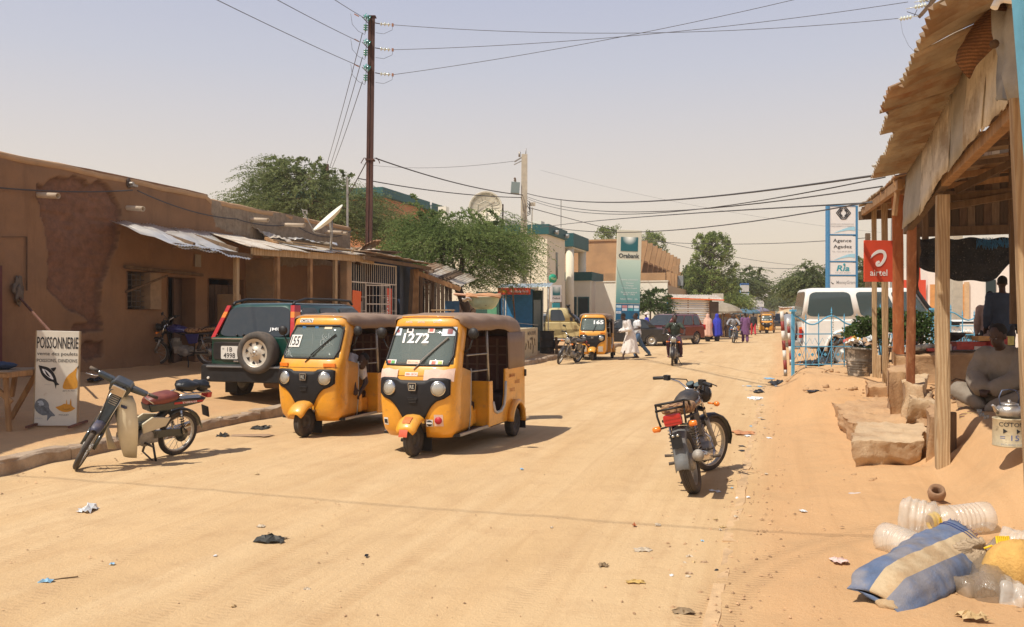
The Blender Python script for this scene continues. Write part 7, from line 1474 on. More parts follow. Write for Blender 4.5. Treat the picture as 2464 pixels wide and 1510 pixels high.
# ---- step-through moped, leaning on its stand by the left kerb
def moped():
    o=thing('moped','cream and dark step-through moped with red seat leaning by the left kerb','moped',(-4.70,9.47,0),-R(30),lean=R(12));head=(0,.24,.72);Ts=steerT(head,(0,.45,.89),R(46));r=.275;WB=1.19
    crm=mat('moped_cream',(.66,.58,.40),.45,var=.08,bump=.05,coat=.2,dust=.25);dg=mat('moped_dark',(.012,.022,.022),.3,var=.2,coat=.6,bump=.05,dust=.2)
    tyre(o,(0,0,r),r,.06,.80,'spoke',Ts,40,nm='front_wheel');tyre(o,(0,WB,r),r,.065,.80,'spoke',None,40,nm='rear_wheel')
    for s in (-1,1):b=MB(Ts);b.cyl((s*.065,-.01,r),(s*.065,.06,.46),.02,n=8);b.cyl((s*.06,.06,.46),(s*.04,.20,.72),.025,n=8);b.build('fork_leg',dg,o)
    b=MB(Ts);rings=[]
    for k in range(8):
        a=R(62+11*k);rr=.305;y,z=-math.cos(a)*rr,r+math.sin(a)*rr;w=.055*(.55 if k in (0,7) else 1);rings.append([(-w,y*.9,r+(z-r)*.85),(-w*.9,y,z),(0,y*1.03,r+(z-r)*1.04),(w*.9,y,z),(w,y*.9,r+(z-r)*.85)])
    b.loft(rings,cap=False,closed=False);b.build('front_fender',mat('navy_fender',(.03,.045,.10),.4,var=.2,dust=.4),o,solid=.006)
    b=MB(Ts);b.prism([(-.05,.52),(.05,.52),(.065,.80),(.05,.93),(-.05,.93),(-.065,.80)],-.0,.10,lambda u,v,w:(u,.03+w+(v-.5)*.50,v));b.build('front_cover',dg,o,bev=.015)
    for k in range(5):b=MB(Ts);z=.845-.02*k;b.box((0,.035+(z-.5)*.50-.006,z),(.085,.006,.008));b.build('cover_slot',steel,o)
    for s in (-1,1):b=MB(Ts);b.tube([(s*.055,.032,.53),(s*.066,.16,.80),(s*.052,.235,.93)],.005,5);b.build('chrome_trim',chrome,o)
    b=MB(Ts);b.prism([(-.10,.90),(.10,.90),(.12,1.0),(.08,1.045),(-.08,1.045),(-.12,1.0)],.14,.33,lambda u,v,w:(u,w,v));b.prism([(-.28,.975),(-.10,.955),(-.10,1.02),(-.28,1.02)],.20,.30,lambda u,v,w:(u,w,v));b.prism([(.28,.975),(.10,.955),(.10,1.02),(.28,1.02)],.20,.30,lambda u,v,w:(u,w,v));b.build('handlebar_cover',dg,o,bev=.02)
    b=MB(Ts);b.prism(rrect(.155,.105,.02,3,0,.955),.10,.145,lambda u,v,w:(u,w,v));b.build('lamp_surround',chrome,o,bev=.006);b=MB(Ts);b.prism(rrect(.135,.085,.015,3,0,.955),.092,.101,lambda u,v,w:(u,w,v));b.build('headlight',mat('amber_glass',(.52,.38,.22),.15,var=.1,coat=.8,bump=.1),o)
    for s in (-1,1):
        b=MB(Ts);b.cyl((s*.24,.26,1.0),(s*.30,.28,.995),.016,n=8);b.build('bar_end',chrome,o);b=MB(Ts);b.cyl((s*.29,.277,.995),(s*.39,.305,.985),.019,n=10);b.build('grip',rubber,o)
        b=MB(Ts);b.tube([(s*.23,.23,.995),(s*.29,.20,.97),(s*.39,.21,.945)],.007,5);b.build('brake_lever',chrome,o)
        # leg shields, two tall curved cream blades
        b=MB();rows=[]
        for z,w0_,w1_,y in ((.15,.14,.185,.38),(.26,.12,.225,.34),(.42,.10,.275,.29),(.58,.085,.275,.27),(.70,.07,.235,.265),(.80,.06,.20,.26),(.875,.055,.13,.255)):
            rows.append([(s*(w0_+(w1_-w0_)*u),y+.14*u*u-.01,z-.03*u) for u in (0,.25,.5,.75,1)])
        b.grid(rows);b.build('leg_shield',crm,o,solid=.008)
        b=MB();b.prism([(.62,.36),(.92,.42),(.98,.52),(.72,.55),(.60,.48)],s*.07,s*.10,lambda u,v,w:(w,u,v));b.build('side_cover',crm,o,bev=.01)
        b=MB();b.cyl((s*.10,WB,r+.02),(s*.10,1.10,.60),.014);b.build('shock',chrome,o);b=MB();pts=[]
        for k in range(50):t=k/49;a=t*12*math.pi;c=V((s*.10,WB-.02,r+.08)).lerp(V((s*.10,1.11,.56)),t);pts.append(c+V((.024*math.cos(a),.024*math.sin(a),0)))
        b.tube(pts,.006,4);b.build('shock_spring',black,o)
        b=MB();b.cyl((s*.06,.66,.25),(s*.22,.68,.24),.015,n=8);b.build('foot_peg',rubber,o)
    b=MB();b.prism(rrect(.10,.03,.01,2,.155,.735),.245,.26,lambda u,v,w:(u,w+.02,v));b.build('shield_badge',mat('navy_fender',()),o)
    b=MB();b.tube([(0,.26,.80),(0,.36,.55),(0,.52,.42),(0,.80,.44),(0,1.0,.60)],[.04,.045,.05,.055,.04],8);b.build('frame',dg,o)
    b=MB();b.lathe([(0,-.10),(.10,-.095),(.10,.095),(0,.10)],(0,.68,.30),(1,0,0),16);b.cyl((0,.62,.31),(0,.38,.36),.06,n=12);b.box((0,.74,.30),(.17,.22,.14));b.build('engine',alu,o,bev=.01)
    b=MB()
    for k in range(5):b.box((0,.56-.035*k,.325+.006*k),(.16,.012,.14))
    b.build('cylinder_fins',alu,o)
    b=MB();rings=[]
    for y,w,z,h in ((.66,.06,.72,.03),(.72,.105,.735,.05),(.86,.125,.745,.06),(1.0,.12,.765,.055),(1.08,.08,.77,.03)):rings.append([(w*math.copysign(abs(math.cos(a))**.7,math.cos(a)),y,z+h*math.copysign(abs(math.sin(a))**.7,math.sin(a))) for a in [2*math.pi*k/14 for k in range(14)]])
    b.loft(rings);b.build('seat',mat('oxblood_seat',(.20,.045,.03),.45,var=.2,vs=8,bump=.15,dust=.15),o)
    b=MB();b.prism([(.66,.70),(1.10,.73),(1.48,.72),(1.42,.66),(.95,.60),(.70,.60)],-.09,.09,lambda u,v,w:(w,u,v));b.build('tail_body',dg,o,bev=.02)
    b=MB();b.bb((.091,1.0,.675),(.094,1.42,.70));b.build('stripe',mat('stripe_red',(.45,.03,.03),.5,bump=0),o)
    T_=lambda p:(.0955,1.22-p[0]*-1,.688+p[2]);txt(o,'YAMAHA',0,0,.22,.028,winkm,0,.01,T=T_)
    b=MB();b.tube([(-.10,1.05,.78),(-.11,1.2,.80),(-.10,1.5,.80),(.10,1.5,.80),(.11,1.2,.80),(.10,1.05,.78)],.010,6)
    for y in (1.15,1.27,1.39):b.cyl((-.11,y,.80),(.11,y,.80),.007,n=6)
    b.build('rack',chrome,o);b=MB();b.box((0,1.54,.74),(.12,.07,.07));b.build('tail_light',redl,o,bev=.01)
    b=MB();rings=[]
    for k in range(9):
        a=R(55+15*k);rr=.315;y,z=WB-math.cos(a)*rr,r+math.sin(a)*rr
        if k > 6:y=WB+.25+.04*(k-6);z=r+.19-.07*(k-6)
        rings.append([(-.055,y-.02,z-.02),(-.04,y,z),(.04,y,z),(.055,y-.02,z-.02)])
    b.loft(rings,cap=False,closed=False);b.build('rear_fender',dg,o,solid=.006)
    b=MB();b.box((0,1.56,.52),(.12,.01,.14),(.3,0,0));b.build('plate_holder',blackp,o)
    b=MB();b.beam((.07,.75,.33),(.07,WB,.32),.03,.09);b.lathe([(0,0),(.085,0),(.085,.02),(0,.02)],(.06,WB,r),(1,0,0),18);b.build('chain_case',dg,o)
    b=MB();b.tube([(-.08,.6,.25),(-.12,.8,.20),(-.14,1.0,.24),(-.15,1.5,.32)],[.02,.025,.04,.04],10);b.build('exhaust',chrome,o)
    b=MB();b.tube([(.06,.80,.22),(.17,.80,.0)],.014,6);b.tube([(-.06,.80,.22),(-.12,.82,.06)],.014,6);b.cyl((-.12,.82,.06),(.19,.80,-.01),.010);b.build('stand',black,o)
    b=MB();b.tube([(.2,.25,.99),(.12,.1,.93),(.05,.1,.7),(.06,0,.4)],.006,5);b.build('cables',black,o)
    bag=MB(M.Translation(V((0,0,0))));bag.ell((0,1.22,.87),(.12,.15,.075),14,8,wob=.35);bag.ell((0,1.42,.86),(.115,.12,.07),14,8,wob=.35)
    bo=bag.build('strapped_bag',mat('black_bag',(.016,.017,.018),.3,var=.2,vs=6,bump=.5,bs=18),None);bo.matrix_world=M.Translation(o.location) @ o.rotation_euler.to_matrix().to_4x4();tag(bo,'glossy black bag strapped on the rack of the leaning moped','bag')
    return o
moped()
# ================================================================ PEOPLE
skin=mat('skin',(.055,.028,.018),.55,var=.12,bump=.1,bs=40);hairm=mat('hair',(.010,.008,.007),.9,var=.2,bump=.4,bs=80)
CLT=bpy.data.textures.new('folds','CLOUDS');CLT.noise_scale=.11;CLT.noise_depth=2
def cloth(name,col,**k):return mat('cloth_'+name,col,.85,var=.14,vs=7,bump=.45,bs=22,**k)
def econe(b,a,c,ra,rc,n=12,fw=None):
    """elliptic limb piece from a to c; radii (side, depth)"""
    a,c=V(a),V(c);d=(c-a).normalized();f=V(fw or (0,-1,0));f=(f-d*f.dot(d))
    if f.length < .2:f=V((0,0,1))-d*d.z
    f.normalize();s=d.cross(f);ra=(ra,ra) if isinstance(ra,(int,float)) else ra;rc=(rc,rc) if isinstance(rc,(int,float)) else rc;R_=[]
    for t in (-.5,-.28,0,.25,.5,.75,1,1.28,1.5):
        tt=min(max(t,0),1);r0=[ra[i]+(rc[i]-ra[i])*tt for i in (0,1)];k=1.0;off=0
        if t < 0:k=math.cos(-t*math.pi*.9);off=-(ra[0])*math.sin(-t*math.pi*.9)
        if t > 1:k=math.cos((t-1)*math.pi*.9);off=rc[0]*math.sin((t-1)*math.pi*.9)
        k=max(k,.08);p=a.lerp(c,tt)+d*off
        R_.append([p+s*(math.cos(q)*r0[0]*k)+f*(math.sin(q)*r0[1]*k) for q in [2*math.pi*j/n for j in range(n)]])
    b.loft(R_)
STAND=dict(pel=(0,0,.93),che=(0,0,1.30),nek=(0,.0,1.46),hd=(0,-.03,1.60),sL=(.18,0,1.41),sR=(-.18,0,1.41),eL=(.23,.03,1.13),eR=(-.23,.03,1.13),wL=(.24,-.06,.90),wR=(-.24,-.06,.90),hL=(.09,0,.90),hR=(-.09,0,.90),kL=(.10,-.03,.50),kR=(-.10,-.03,.50),aL=(.10,.03,.09),aR=(-.10,.03,.09))
def pose(**k):d=dict(STAND);d.update(k);return d
def hand(b,w,d,s,curl=.5,up=(0,0,1)):
    """palm, four unequal bent fingers and a thumb set on the side of the palm"""
    w=V(w);d=V(d).normalized();u=V(up);sd=d.cross(u)
    if sd.length < .1:sd=V((1,0,0))
    sd.normalize();u=sd.cross(d);econe(b,w,w+d*.075,(.036,.016),(.042,.015),8,u)
    for i,L in enumerate((.068,.078,.072,.056)):
        p=w+d*.085+sd*(.030-.020*i)*s;q=p+d*L*.5*math.cos(curl*.6)-u*L*.5*math.sin(curl*.6);r=q+d*L*.5*math.cos(curl*1.6)-u*L*.5*math.sin(curl*1.6);b.tube([p,q,r],[.0095,.0085,.007],6)
    t0=w+d*.03+sd*.035*s;t1=t0+(d*.6+sd*.7*s-u*.2).normalized()*.04;b.tube([t0,t1,t1+(d*.9+sd*.1*s-u*.2).normalized()*.032],[.012,.011,.008],6)
def person(label,loc,rz,P,wear,cat='person',vox=.016,scale=1.0,hair=True,look=0,nod=0,group=None,tilt=0,feet=None,hands=True,curl=.5,headscarf=None):
    o=thing('person',label,cat,loc,rz,group,tilt=tilt);o.scale=(scale,)*3
    J={k:V(v) for k,v in P.items()};b=MB();up=(J['che']-J['pel']).normalized()
    econe(b,J['pel'],J['pel']+(J['che']-J['pel'])*.45,(.145,.105),(.125,.095));econe(b,J['pel']+(J['che']-J['pel'])*.4,J['che'],(.125,.095),(.16,.11));econe(b,J['che'],J['nek'],(.15,.10),(.06,.06))
    econe(b,J['nek'],J['hd'],.052,.05)
    hq=M.Rotation(look,3,'Z') @ M.Rotation(nod,3,'X');hp=J['hd']+V((0,0,.03));b.ell(hp+hq @ V((0,.015,.035)),(.073,.092,.098),14,10,hq);b.ell(hp+hq @ V((0,-.025,-.035)),(.056,.062,.075),12,8,hq)
    b.ell(hp+hq @ V((0,-.092,-.012)),(.014,.018,.022),8,6);b.ell(hp+hq @ V((0,-.082,-.055)),(.026,.012,.011),8,6)
    for s in (-1,1):b.ell(hp+hq @ V((s*.074,.012,0)),(.010,.02,.03),8,6);b.ell(hp+hq @ V((s*.03,-.078,.028)),(.022,.012,.008),8,6)
    for s in 'LR':
        sg=1 if s == 'L' else -1
        econe(b,J['nek']+V((0,0,-.04)),J['s'+s],.06,.055);econe(b,J['s'+s],J['e'+s],.05,.038);econe(b,J['e'+s],J['w'+s],.038,.026);econe(b,J['h'+s],J['k'+s],.082,.055);econe(b,J['k'+s],J['a'+s],.053,.036)
        if hands:hand(b,J['w'+s],J['w'+s]-J['e'+s],sg,curl)
        ft=(feet or {}).get(s,(0,-1,0));a=J['a'+s];f=V(ft).normalized();econe(b,a+V((0,0,-.035))-f*.03,a+f*.14+V((0,0,-.058)),(.036,.034),(.044,.024),10,(0,0,1))
    b.build('body',skin,o,remesh=vox)
    e_=MB()
    for s in (-1,1):e_.ell(hp+hq @ V((s*.03,-.084,.012)),(.011,.006,.007),8,6)
    e_.build('eyes',mat('eye_white',(.16,.14,.13),.4,bump=0,var=.05),o)
    if hair:h_=MB();h_.ell(hp+hq @ V((0,.028,.052)),(.079,.090,.088),14,9,hq,wob=.06);h_.build('hair',hairm,o)
    for nm,m_,segs,*rest in wear:
        b=MB()
        for sg_ in segs:econe(b,*sg_)
        g_=b.build(nm,m_,o,remesh=rest[0] if rest else vox);dp=g_.modifiers.new('w','DISPLACE');dp.texture=CLT;dp.strength=.035;dp.mid_level=.5
    return o,J,hp,hq
def torso(J,e=.025,bot=0.0):J={k:V(v) for k,v in J.items()};m_=J['pel'].lerp(J['che'],.45);pl2=J['pel']-(J['che']-J['pel']).normalized()*bot;return [(pl2,m_,(.145+e,.105+e),(.13+e,.095+e)),(m_,J['che'],(.13+e,.095+e),(.165+e*.8,.11+e)),(J['che'],J['nek']+V((0,0,-.03)),(.16,.10+e),(.07,.06)),(J['nek']+V((0,0,-.05)),J['sL'],.07,.066),(J['nek']+V((0,0,-.05)),J['sR'],.07,.066)]
def sleeves(J,e=.02,f=1.0,full=True):
    J={k:V(v) for k,v in J.items()};out=[]
    for s in 'LR':
        out.append((J['s'+s],J['s'+s].lerp(J['e'+s],f if not full else 1),.055+e,.042+e))
        if full:out.append((J['e'+s],J['e'+s].lerp(J['w'+s],f),.042+e,.034+e))
    return out
def legs(J,e=.018,f=.95):J={k:V(v) for k,v in J.items()};return [x for s in 'LR' for x in ((J['h'+s],J['k'+s],.088+e,.060+e),(J['k'+s],J['k'+s].lerp(J['a'+s],f),.060+e,.046+e))]+[(J['pel'],(J['hL']+J['hR'])/2,(.15,.115),(.15,.11))]
def shoes(J,m_,o_,feet=None):
    for s in 'LR':b=MB();a=V(J['a'+s]);f=V((feet or {}).get(s,(0,-1,0))).normalized();econe(b,a+V((0,0,-.05))-f*.045,a+f*.15+V((0,0,-.068)),(.045,.03),(.050,.02),12,(0,0,1));b.build('shoe',m_,o_)
def robe(J,hem,w,d,folds=9,amp=.035,sway=(0,0),top='che',par=None,m_=None,name='robe',n=48,lv=12,seed=0):
    """a hanging garment: rings from the shoulders to the hem, deepening into folds"""
    J={k:V(v) for k,v in J.items()};c0=J[top];b=MB();R_=[];base=J['nek']+V((0,0,.01))
    pts=[(base,.075,.07),(J['nek']+V((0,0,-.05)),.15,.10),(c0,.20,.135),(J['pel'].lerp(c0,.4),.185,.15),(J['pel'],.21,.17)]
    for i in range(1,lv+1):t=i/lv;pts.append((J['pel'].lerp(V((sway[0]*t,sway[1]*t,hem)),t) if True else 0,.21+(w-.21)*t,.17+(d-.17)*t))
    for k,(c,rx,ry) in enumerate(pts):
        t=max(0,(k-3)/(len(pts)-4));ring=[]
        for j in range(n):q=2*math.pi*j/n;f_=1+(amp*t/.3)*math.sin(q*folds+1.3*math.sin(k*.35+seed))+.05*t*noise.noise(V((q,k*.3,seed)));ring.append(c+V((math.cos(q)*rx*f_,math.sin(q)*ry*f_,.02*t*math.sin(q*3+seed))))
        R_.append(ring)
    b.loft(R_,cap=False);return b.build(name,m_,par,solid=.01)
def PX(x,y,Y=None):                                # standing point below picture position
    if Y is None:return G(x,y)
    X=(x-CX)*Y/FP;return V((X,Y,Hs(X,Y)))
wcl=cloth('white',(.74,.69,.64));jeans=cloth('jeans',(.07,.13,.22));wtee=cloth('tee',(.72,.72,.72));sandal=mat('sandal',(.05,.03,.02),.7)
# bending man in the long white robe (walks to the left of the picture)
P=pose(pel=(0,.06,.95),che=(0,-.06,1.30),nek=(0,-.14,1.45),hd=(0,-.24,1.56),sL=(.18,-.10,1.41),sR=(-.18,-.10,1.41),eL=(.26,-.08,1.14),eR=(-.24,-.08,1.14),wL=(.14,-.34,1.08),wR=(-.10,-.34,1.06),hL=(.09,.06,.92),hR=(-.09,.06,.92),kL=(.10,-.16,.52),kR=(-.10,.12,.50),aL=(.10,-.30,.09),aR=(-.10,.36,.14))
o,J,hp,hq=person('bending man in a long white robe walking left behind the third yellow rickshaw',PX(1514,866,32.0),-R(75),P,[('sleeves',wcl,sleeves(P,.035,.9))],nod=.35)
robe(P,.24,.27,.34,9,.03,(0,.04),par=o,m_=wcl,seed=1);shoes(P,sandal,o)
P=pose(pel=(0,.02,.93),che=(0,-.04,1.28),hd=(0,-.09,1.58),eL=(.23,.0,1.15),wL=(.15,-.22,1.12),eR=(-.22,-.02,1.15),wR=(-.10,-.24,1.15),kL=(.10,-.18,.52),aL=(.10,-.12,.10),kR=(-.10,.22,.50),aR=(-.10,.52,.16))
o,J,hp,hq=person('young man in white t-shirt and blue jeans striding beside the robed man',PX(1534,862,33.2),-R(80),P,[('shirt',wtee,torso(P)+sleeves(P,.02,.6,False)),('trousers',jeans,legs(P))]);shoes(P,sandal,o)
# rider in front
RID=pose(pel=(0,1.02,.92),che=(0,.92,1.24),nek=(0,.88,1.40),hd=(0,.83,1.53),sL=(.19,.86,1.35),sR=(-.19,.86,1.35),eL=(.34,.70,1.16),eR=(-.34,.70,1.16),wL=(.34,.50,1.07),wR=(-.34,.50,1.07),hL=(.09,1.0,.88),hR=(-.09,1.0,.88),kL=(.20,.62,.72),kR=(-.20,.62,.72),aL=(.20,.86,.33),aR=(-.20,.86,.33))
gsh=cloth('darkgreen',(.035,.05,.035));plum=cloth('plum',(.06,.02,.035));denim=cloth('denim',(.10,.17,.27))
def on_bike(mo,label,shirt,trous,P=RID,long=False,z=0,tscale=1.0,hair=True):
    o,J,hp,hq=person(label,mo.location,mo.rotation_euler.z,P,[('shirt',shirt,torso(P)+sleeves(P,.02,.9 if long else .55,long)),('trousers',trous,legs(P))],curl=1.4,hair=hair);shoes(P,mat('red_shoe',(.18,.02,.03),.6),o);return o,hp
o,_=on_bike(mr_,'rider in a dark green shirt coming towards the camera on a motorbike',gsh,plum)
b=MB();b.tube([(-.04,.765,1.42),(0,.74,1.30),(.04,.765,1.42)],.006,5);b.build('neck_chain',chrome,o)
o,_=on_bike(mf_,'front rider in grey shirt and pale jeans on the far motorbike',cloth('greyshirt',(.30,.30,.31)),denim,long=True)
P={k:(v[0]*.95,v[1]+.34,v[2]+.03) for k,v in RID.items()};P['wL']=(.16,1.15,1.0);P['wR']=(-.16,1.15,1.0);P['eL']=(.30,1.22,1.12);P['eR']=(-.30,1.22,1.12)
on_bike(mf_,'pillion passenger in dark clothes behind the rider of the far motorbike',cloth('dark',(.03,.03,.035)),cloth('dark',()),P=P,long=True)
# the two veiled women seen from behind
def woman(label,x,y,Y,m_,rz,seed):
    P=pose();o,J,hp,hq=person(label,PX(x,y,Y),rz,P,[],hair=False,scale=.97,hands=False)
    b=MB();R_=[]
    for k,(z,rx,ry,yo) in enumerate(((1.765,.02,.02,.0),(1.75,.06,.07,0),(1.70,.098,.115,.0),(1.62,.108,.125,.0),(1.54,.105,.115,.0),(1.46,.15,.13,.01),(1.38,.235,.17,.02),(1.25,.265,.21,.03),(1.05,.27,.235,.04),(.85,.275,.25,.05),(.65,.29,.26,.06),(.48,.31,.27,.07),(.36,.33,.28,.08))):
        t=k/12;ring=[]
        for j in range(44):q=2*math.pi*j/44;f_=1+.06*t*math.sin(q*8+seed+k*.25)+.06*t*noise.noise(V((q*1.5,k*.3,seed)));ring.append((math.cos(q)*rx*f_,math.sin(q)*ry*f_+yo,z+.05*t*math.sin(q*2+seed)))
        R_.append(ring)
    b.loft(R_,cap=False);b.build('veil',m_,o,solid=.01)
    b=MB();econe(b,(0,.02,.7),(0,.03,.14),(.19,.16),(.17,.15));b.build('skirt',cloth('dark',()),o);shoes(P,sandal,o)
woman('woman in a long salmon pink veil walking away beside the woman in blue',1703,822,53,cloth('salmon',(.66,.40,.30)),R(165),1.0)
woman('woman in a long bright blue veil walking away next to the grey parasol',1725,822,53.2,cloth('royal',(.03,.04,.42)),R(188),2.7)
pur=cloth('purple',(.17,.07,.17))
def walker(label,x,y,Y,rz,shirt,trous,P=None,long=True,lf=.95,hair=True,**k):
    P=P or pose(kL=(.1,-.12,.5),aL=(.1,-.18,.09),kR=(-.1,.06,.5),aR=(-.1,.2,.12));o,J,hp,hq=person(label,PX(x,y,Y),rz,P,[('shirt',shirt,torso(P,.03,.08)+sleeves(P,.022,.9 if long else .55,long)),('trousers',trous,legs(P,.02,lf))],hair=hair,**k);shoes(P,sandal,o);return o,P,hp
walker('man in sleeveless top and brown shorts walking with a bicycle under the parasol',1742,803,64,R(170),cloth('pale_top',(.35,.32,.30)),cloth('shorts',(.16,.10,.08)),lf=.1,long=False)
P=pose(kL=(.1,-.10,.5),aL=(.1,-.14,.09),kR=(-.1,.06,.5),aR=(-.1,.16,.10));o,J,hp,hq=person('man in a loose purple tunic and trousers facing the far rickshaws',PX(1793,824,51.5),R(175),P,[('sleeves',pur,sleeves(P,.04,.9)),('trousers',pur,legs(P,.04))]);robe(P,.45,.27,.23,8,.03,par=o,m_=pur,name='tunic',seed=5)
walker('person in dark jacket and bright red trousers walking down the far street',1813,796,68,R(180),cloth('dark',()),cloth('red',(.55,.03,.05)))
o,P,hp=walker('man in blue robe with white turban standing by the parked cars',1556,800,52,-R(80),cloth('royal',()),cloth('royal',()),hair=False)
b=MB();b.ell(hp+V((0,.02,.07)),(.12,.13,.085),14,8,wob=.3);b.tube([hp+V((.06,.05,.03)),hp+V((.1,.12,-.2)),hp+V((.08,.14,-.45))],[.05,.06,.04],8);b.build('turban',wcl,o)
walker('distant man in pale clothes beyond the blue fence gap on the right',1893,800,58,R(10),cloth('white',()),cloth('dark',()))
# woman carrying a basin on her head, almost hidden behind the front rickshaw
P=pose(eR=(-.34,-.02,1.52),wR=(-.24,-.06,1.78),sR=(-.19,0,1.44));bw=person('person carrying a basin on the head behind the front rickshaw',V((W(1164,0,13.6).x,13.6,-.03)),R(5),P,[('shirt',cloth('dark',()),torso(P)+sleeves(P,.02,.55,False)),('skirt',cloth('plum',()),[((0,0,.95),(0,0,.2),(.19,.15),(.22,.18))])],scale=.965)[0]
c=W(1164,747,13.6)+V((0,0,.015));bs=thing('basin','pale green enamel basin carried on the head above the front rickshaw','basin',c);b=MB()
b.lathe([(0,0),(.13,.0),(.19,.04),(.235,.12),(.25,.18),(.262,.185),(.262,.192),(.245,.19),(.228,.12),(.18,.05),(0,.02)],(0,0,0),(0,0,1),28);b.build('bowl',mat('mint_enamel',(.42,.52,.38),.35,var=.12,vs=9,bump=.05,dust=.15,col2=(.10,.07,.05),c2s=14,c2p=(.66,.70)),bs)
b=MB();b.add([(-.27,-.2,.22),(.26,-.22,.205),(.28,.2,.22),(-.26,.22,.235)],[(0,1,2,3)]);b.grid([[(-.27+.54*i/8,-.24+.48*j/5,.235+.015*math.sin(i*1.3+j)+(-.05 if j in (0,5) else 0)) for i in range(9)] for j in range(6)]);o=b.build('folded_cloth',cloth('brown',(.50,.26,.13)),None,solid=.02);o.location=c;tag(o,'brown folded cloth covering the green basin','cloth')
for k in range(6):
    b=MB();y=-.15+.055*k;b.tube([(-.42-rnd.uniform(0,.05),y,.225+rnd.uniform(0,.02)),(-.1,y,.215),(.26,y+.01,.19)],.016,6);o=b.build('stick',mat('stick_red',(.62,.36,.24),.8),None);o.location=c;tag(o,('first','second','third','fourth','fifth','sixth')[k]+' reddish stick from the camera side, lying across the green basin','stick','sticks on the basin')
b=MB();b.grid([[(-.33+.15*i/4,-.25+.10*j,.17-.02*j-.02*math.sin(i*2)) for i in range(5)] for j in range(3)]);o=b.build('white_cloth',wcl,None,solid=.01);o.location=c;tag(o,'white cloth corner hanging over the green basin rim','cloth')
# drivers
DRV=pose(pel=(0,.86,.66),che=(0,.82,1.0),nek=(0,.80,1.16),hd=(0,.76,1.28),sL=(.18,.79,1.11),sR=(-.18,.79,1.11),eL=(.30,.66,.92),eR=(-.30,.66,.92),wL=(.27,.50,1.02),wR=(-.27,.50,1.02),hL=(.09,.84,.62),hR=(-.09,.84,.62),kL=(.17,.48,.66),kR=(-.17,.48,.66),aL=(.16,.44,.33),aR=(-.16,.44,.33))
def driver(t_,label,shirt,P=DRV,**k):
    o=person(label,t_.location,t_.rotation_euler.z,P,[('shirt',shirt,torso(P)+sleeves(P,.02,.6,False)),('trousers',cloth('brown',()) if k.pop('br',0) else cloth('dark',()),legs(P))],curl=1.3,**k)[0]
driver(t1,'driver in dark blue shirt behind the windscreen of the rickshaw numbered 1272',cloth('navy',(.04,.06,.10)))
P={k:V(v)+V((.10,0,0)) for k,v in DRV.items()};P['che']=V((.26,.84,.95));P['nek']=V((.40,.82,1.04));P['hd']=V((.50,.74,.98));P['sL']=V((.42,.82,.92));P['sR']=V((.30,.74,1.08));P['eL']=V((.52,.80,.72));P['wL']=V((.50,.66,.58));P['eR']=V((.44,.56,.86));P['wR']=V((.50,.52,.66))
driver(t2,'driver in white shirt bending down out of the rickshaw numbered 155',wcl,P)
driver(t3,'dim driver behind the windscreen of the rickshaw numbered 165',cloth('dark',()))
driver(t4,'driver inside the far yellow rickshaw in the middle of the street',cloth('greyshirt',()))
# seated tea man in the shade of the stall, facing left
sg_=cloth('sand_grey',(.24,.20,.155));P=pose(pel=(0,.10,.13),che=(0,-.02,.47),nek=(0,-.10,.62),hd=(0,-.17,.73),sL=(.19,-.04,.56),sR=(-.19,-.04,.56),eL=(.23,-.16,.34),eR=(-.23,-.16,.34),wL=(.07,-.34,.25),wR=(-.06,-.36,.25),hL=(.10,.08,.11),hR=(-.10,.08,.11),kL=(.36,-.24,.20),kR=(-.36,-.24,.20),aL=(.05,-.36,.06),aR=(-.10,-.30,.07))
cs=W(2412,962,9.9);o,J,hp,hq=person('man in loose grey-beige tunic sitting cross-legged on a mat in the stall shade',(cs.x+.05,9.9,.60),-R(58),P,[('tunic',sg_,torso(P,.075,.05)+[((0,-.04,.14),(0,-.06,.40),(.19,.12),(.17,.11))]+[(a,c,r0+.03,r1+.035) for a,c,r0,r1 in sleeves(P,.03,.9)],.02),('trousers',sg_,[(V(P['h'+s]),V(P['k'+s]),.12,.10) for s in 'LR']+[(V(P['k'+s]),V(P['a'+s]),.10,.07) for s in 'LR']+[((0,.08,.10),(0,-.05,.12),(.22,.10),(.2,.09))],.02)],vox=.011,nod=.3,scale=1.12,feet=dict(L=(-1,-.2,0),R=(1,-.2,0)),curl=1.0)
# two men standing beyond the goods table
walker('man in dark blue shirt standing with his back to the stall beyond the goods table',2412,905,14.6,R(160),cloth('navy',()),cloth('dark',()),scale=1.0)
walker('child in pinkish checked shirt standing beside the man in dark blue',2382,905,15.2,R(150),cloth('pinkish',(.45,.33,.30)),cloth('dark',()),scale=.86)
# bicycle near the parasol
bc=thing('bicycle','dark bicycle held by the man in shorts under the parasol','bicycle',PX(1752,803,63.5),R(80));
for y in (0,1.05):b=MB();b.lathe([(.32,-.015),(.34,0),(.32,.015),(.31,0),(.32,-.015)],(0,y,.34),(1,0,0),24);w_=b.build('wheel',black,bc);b=MB();[b.cyl((0,y,.34),(0,y+.31*math.cos(a),.34+.31*math.sin(a)),.003,n=3) for a in [2*math.pi*k/10 for k in range(10)]];b.build('spokes',steel,w_)
b=MB();b.tube([(0,0,.34),(0,.15,.85)],.015,6);b.tube([(0,.14,.8),(0,.6,.78),(0,.5,.32),(0,.14,.75)],.015,6);b.tube([(0,.6,.78),(0,1.05,.34),(0,.5,.32)],.012,6);b.build('frame',black,bc);b=MB();b.tube([(-.28,.22,.95),(0,.12,.95),(.28,.22,.95)],.012,6);b.build('handlebar',steel,bc);b=MB();b.ell((0,.62,.86),(.08,.13,.03));b.build('saddle',black,bc)
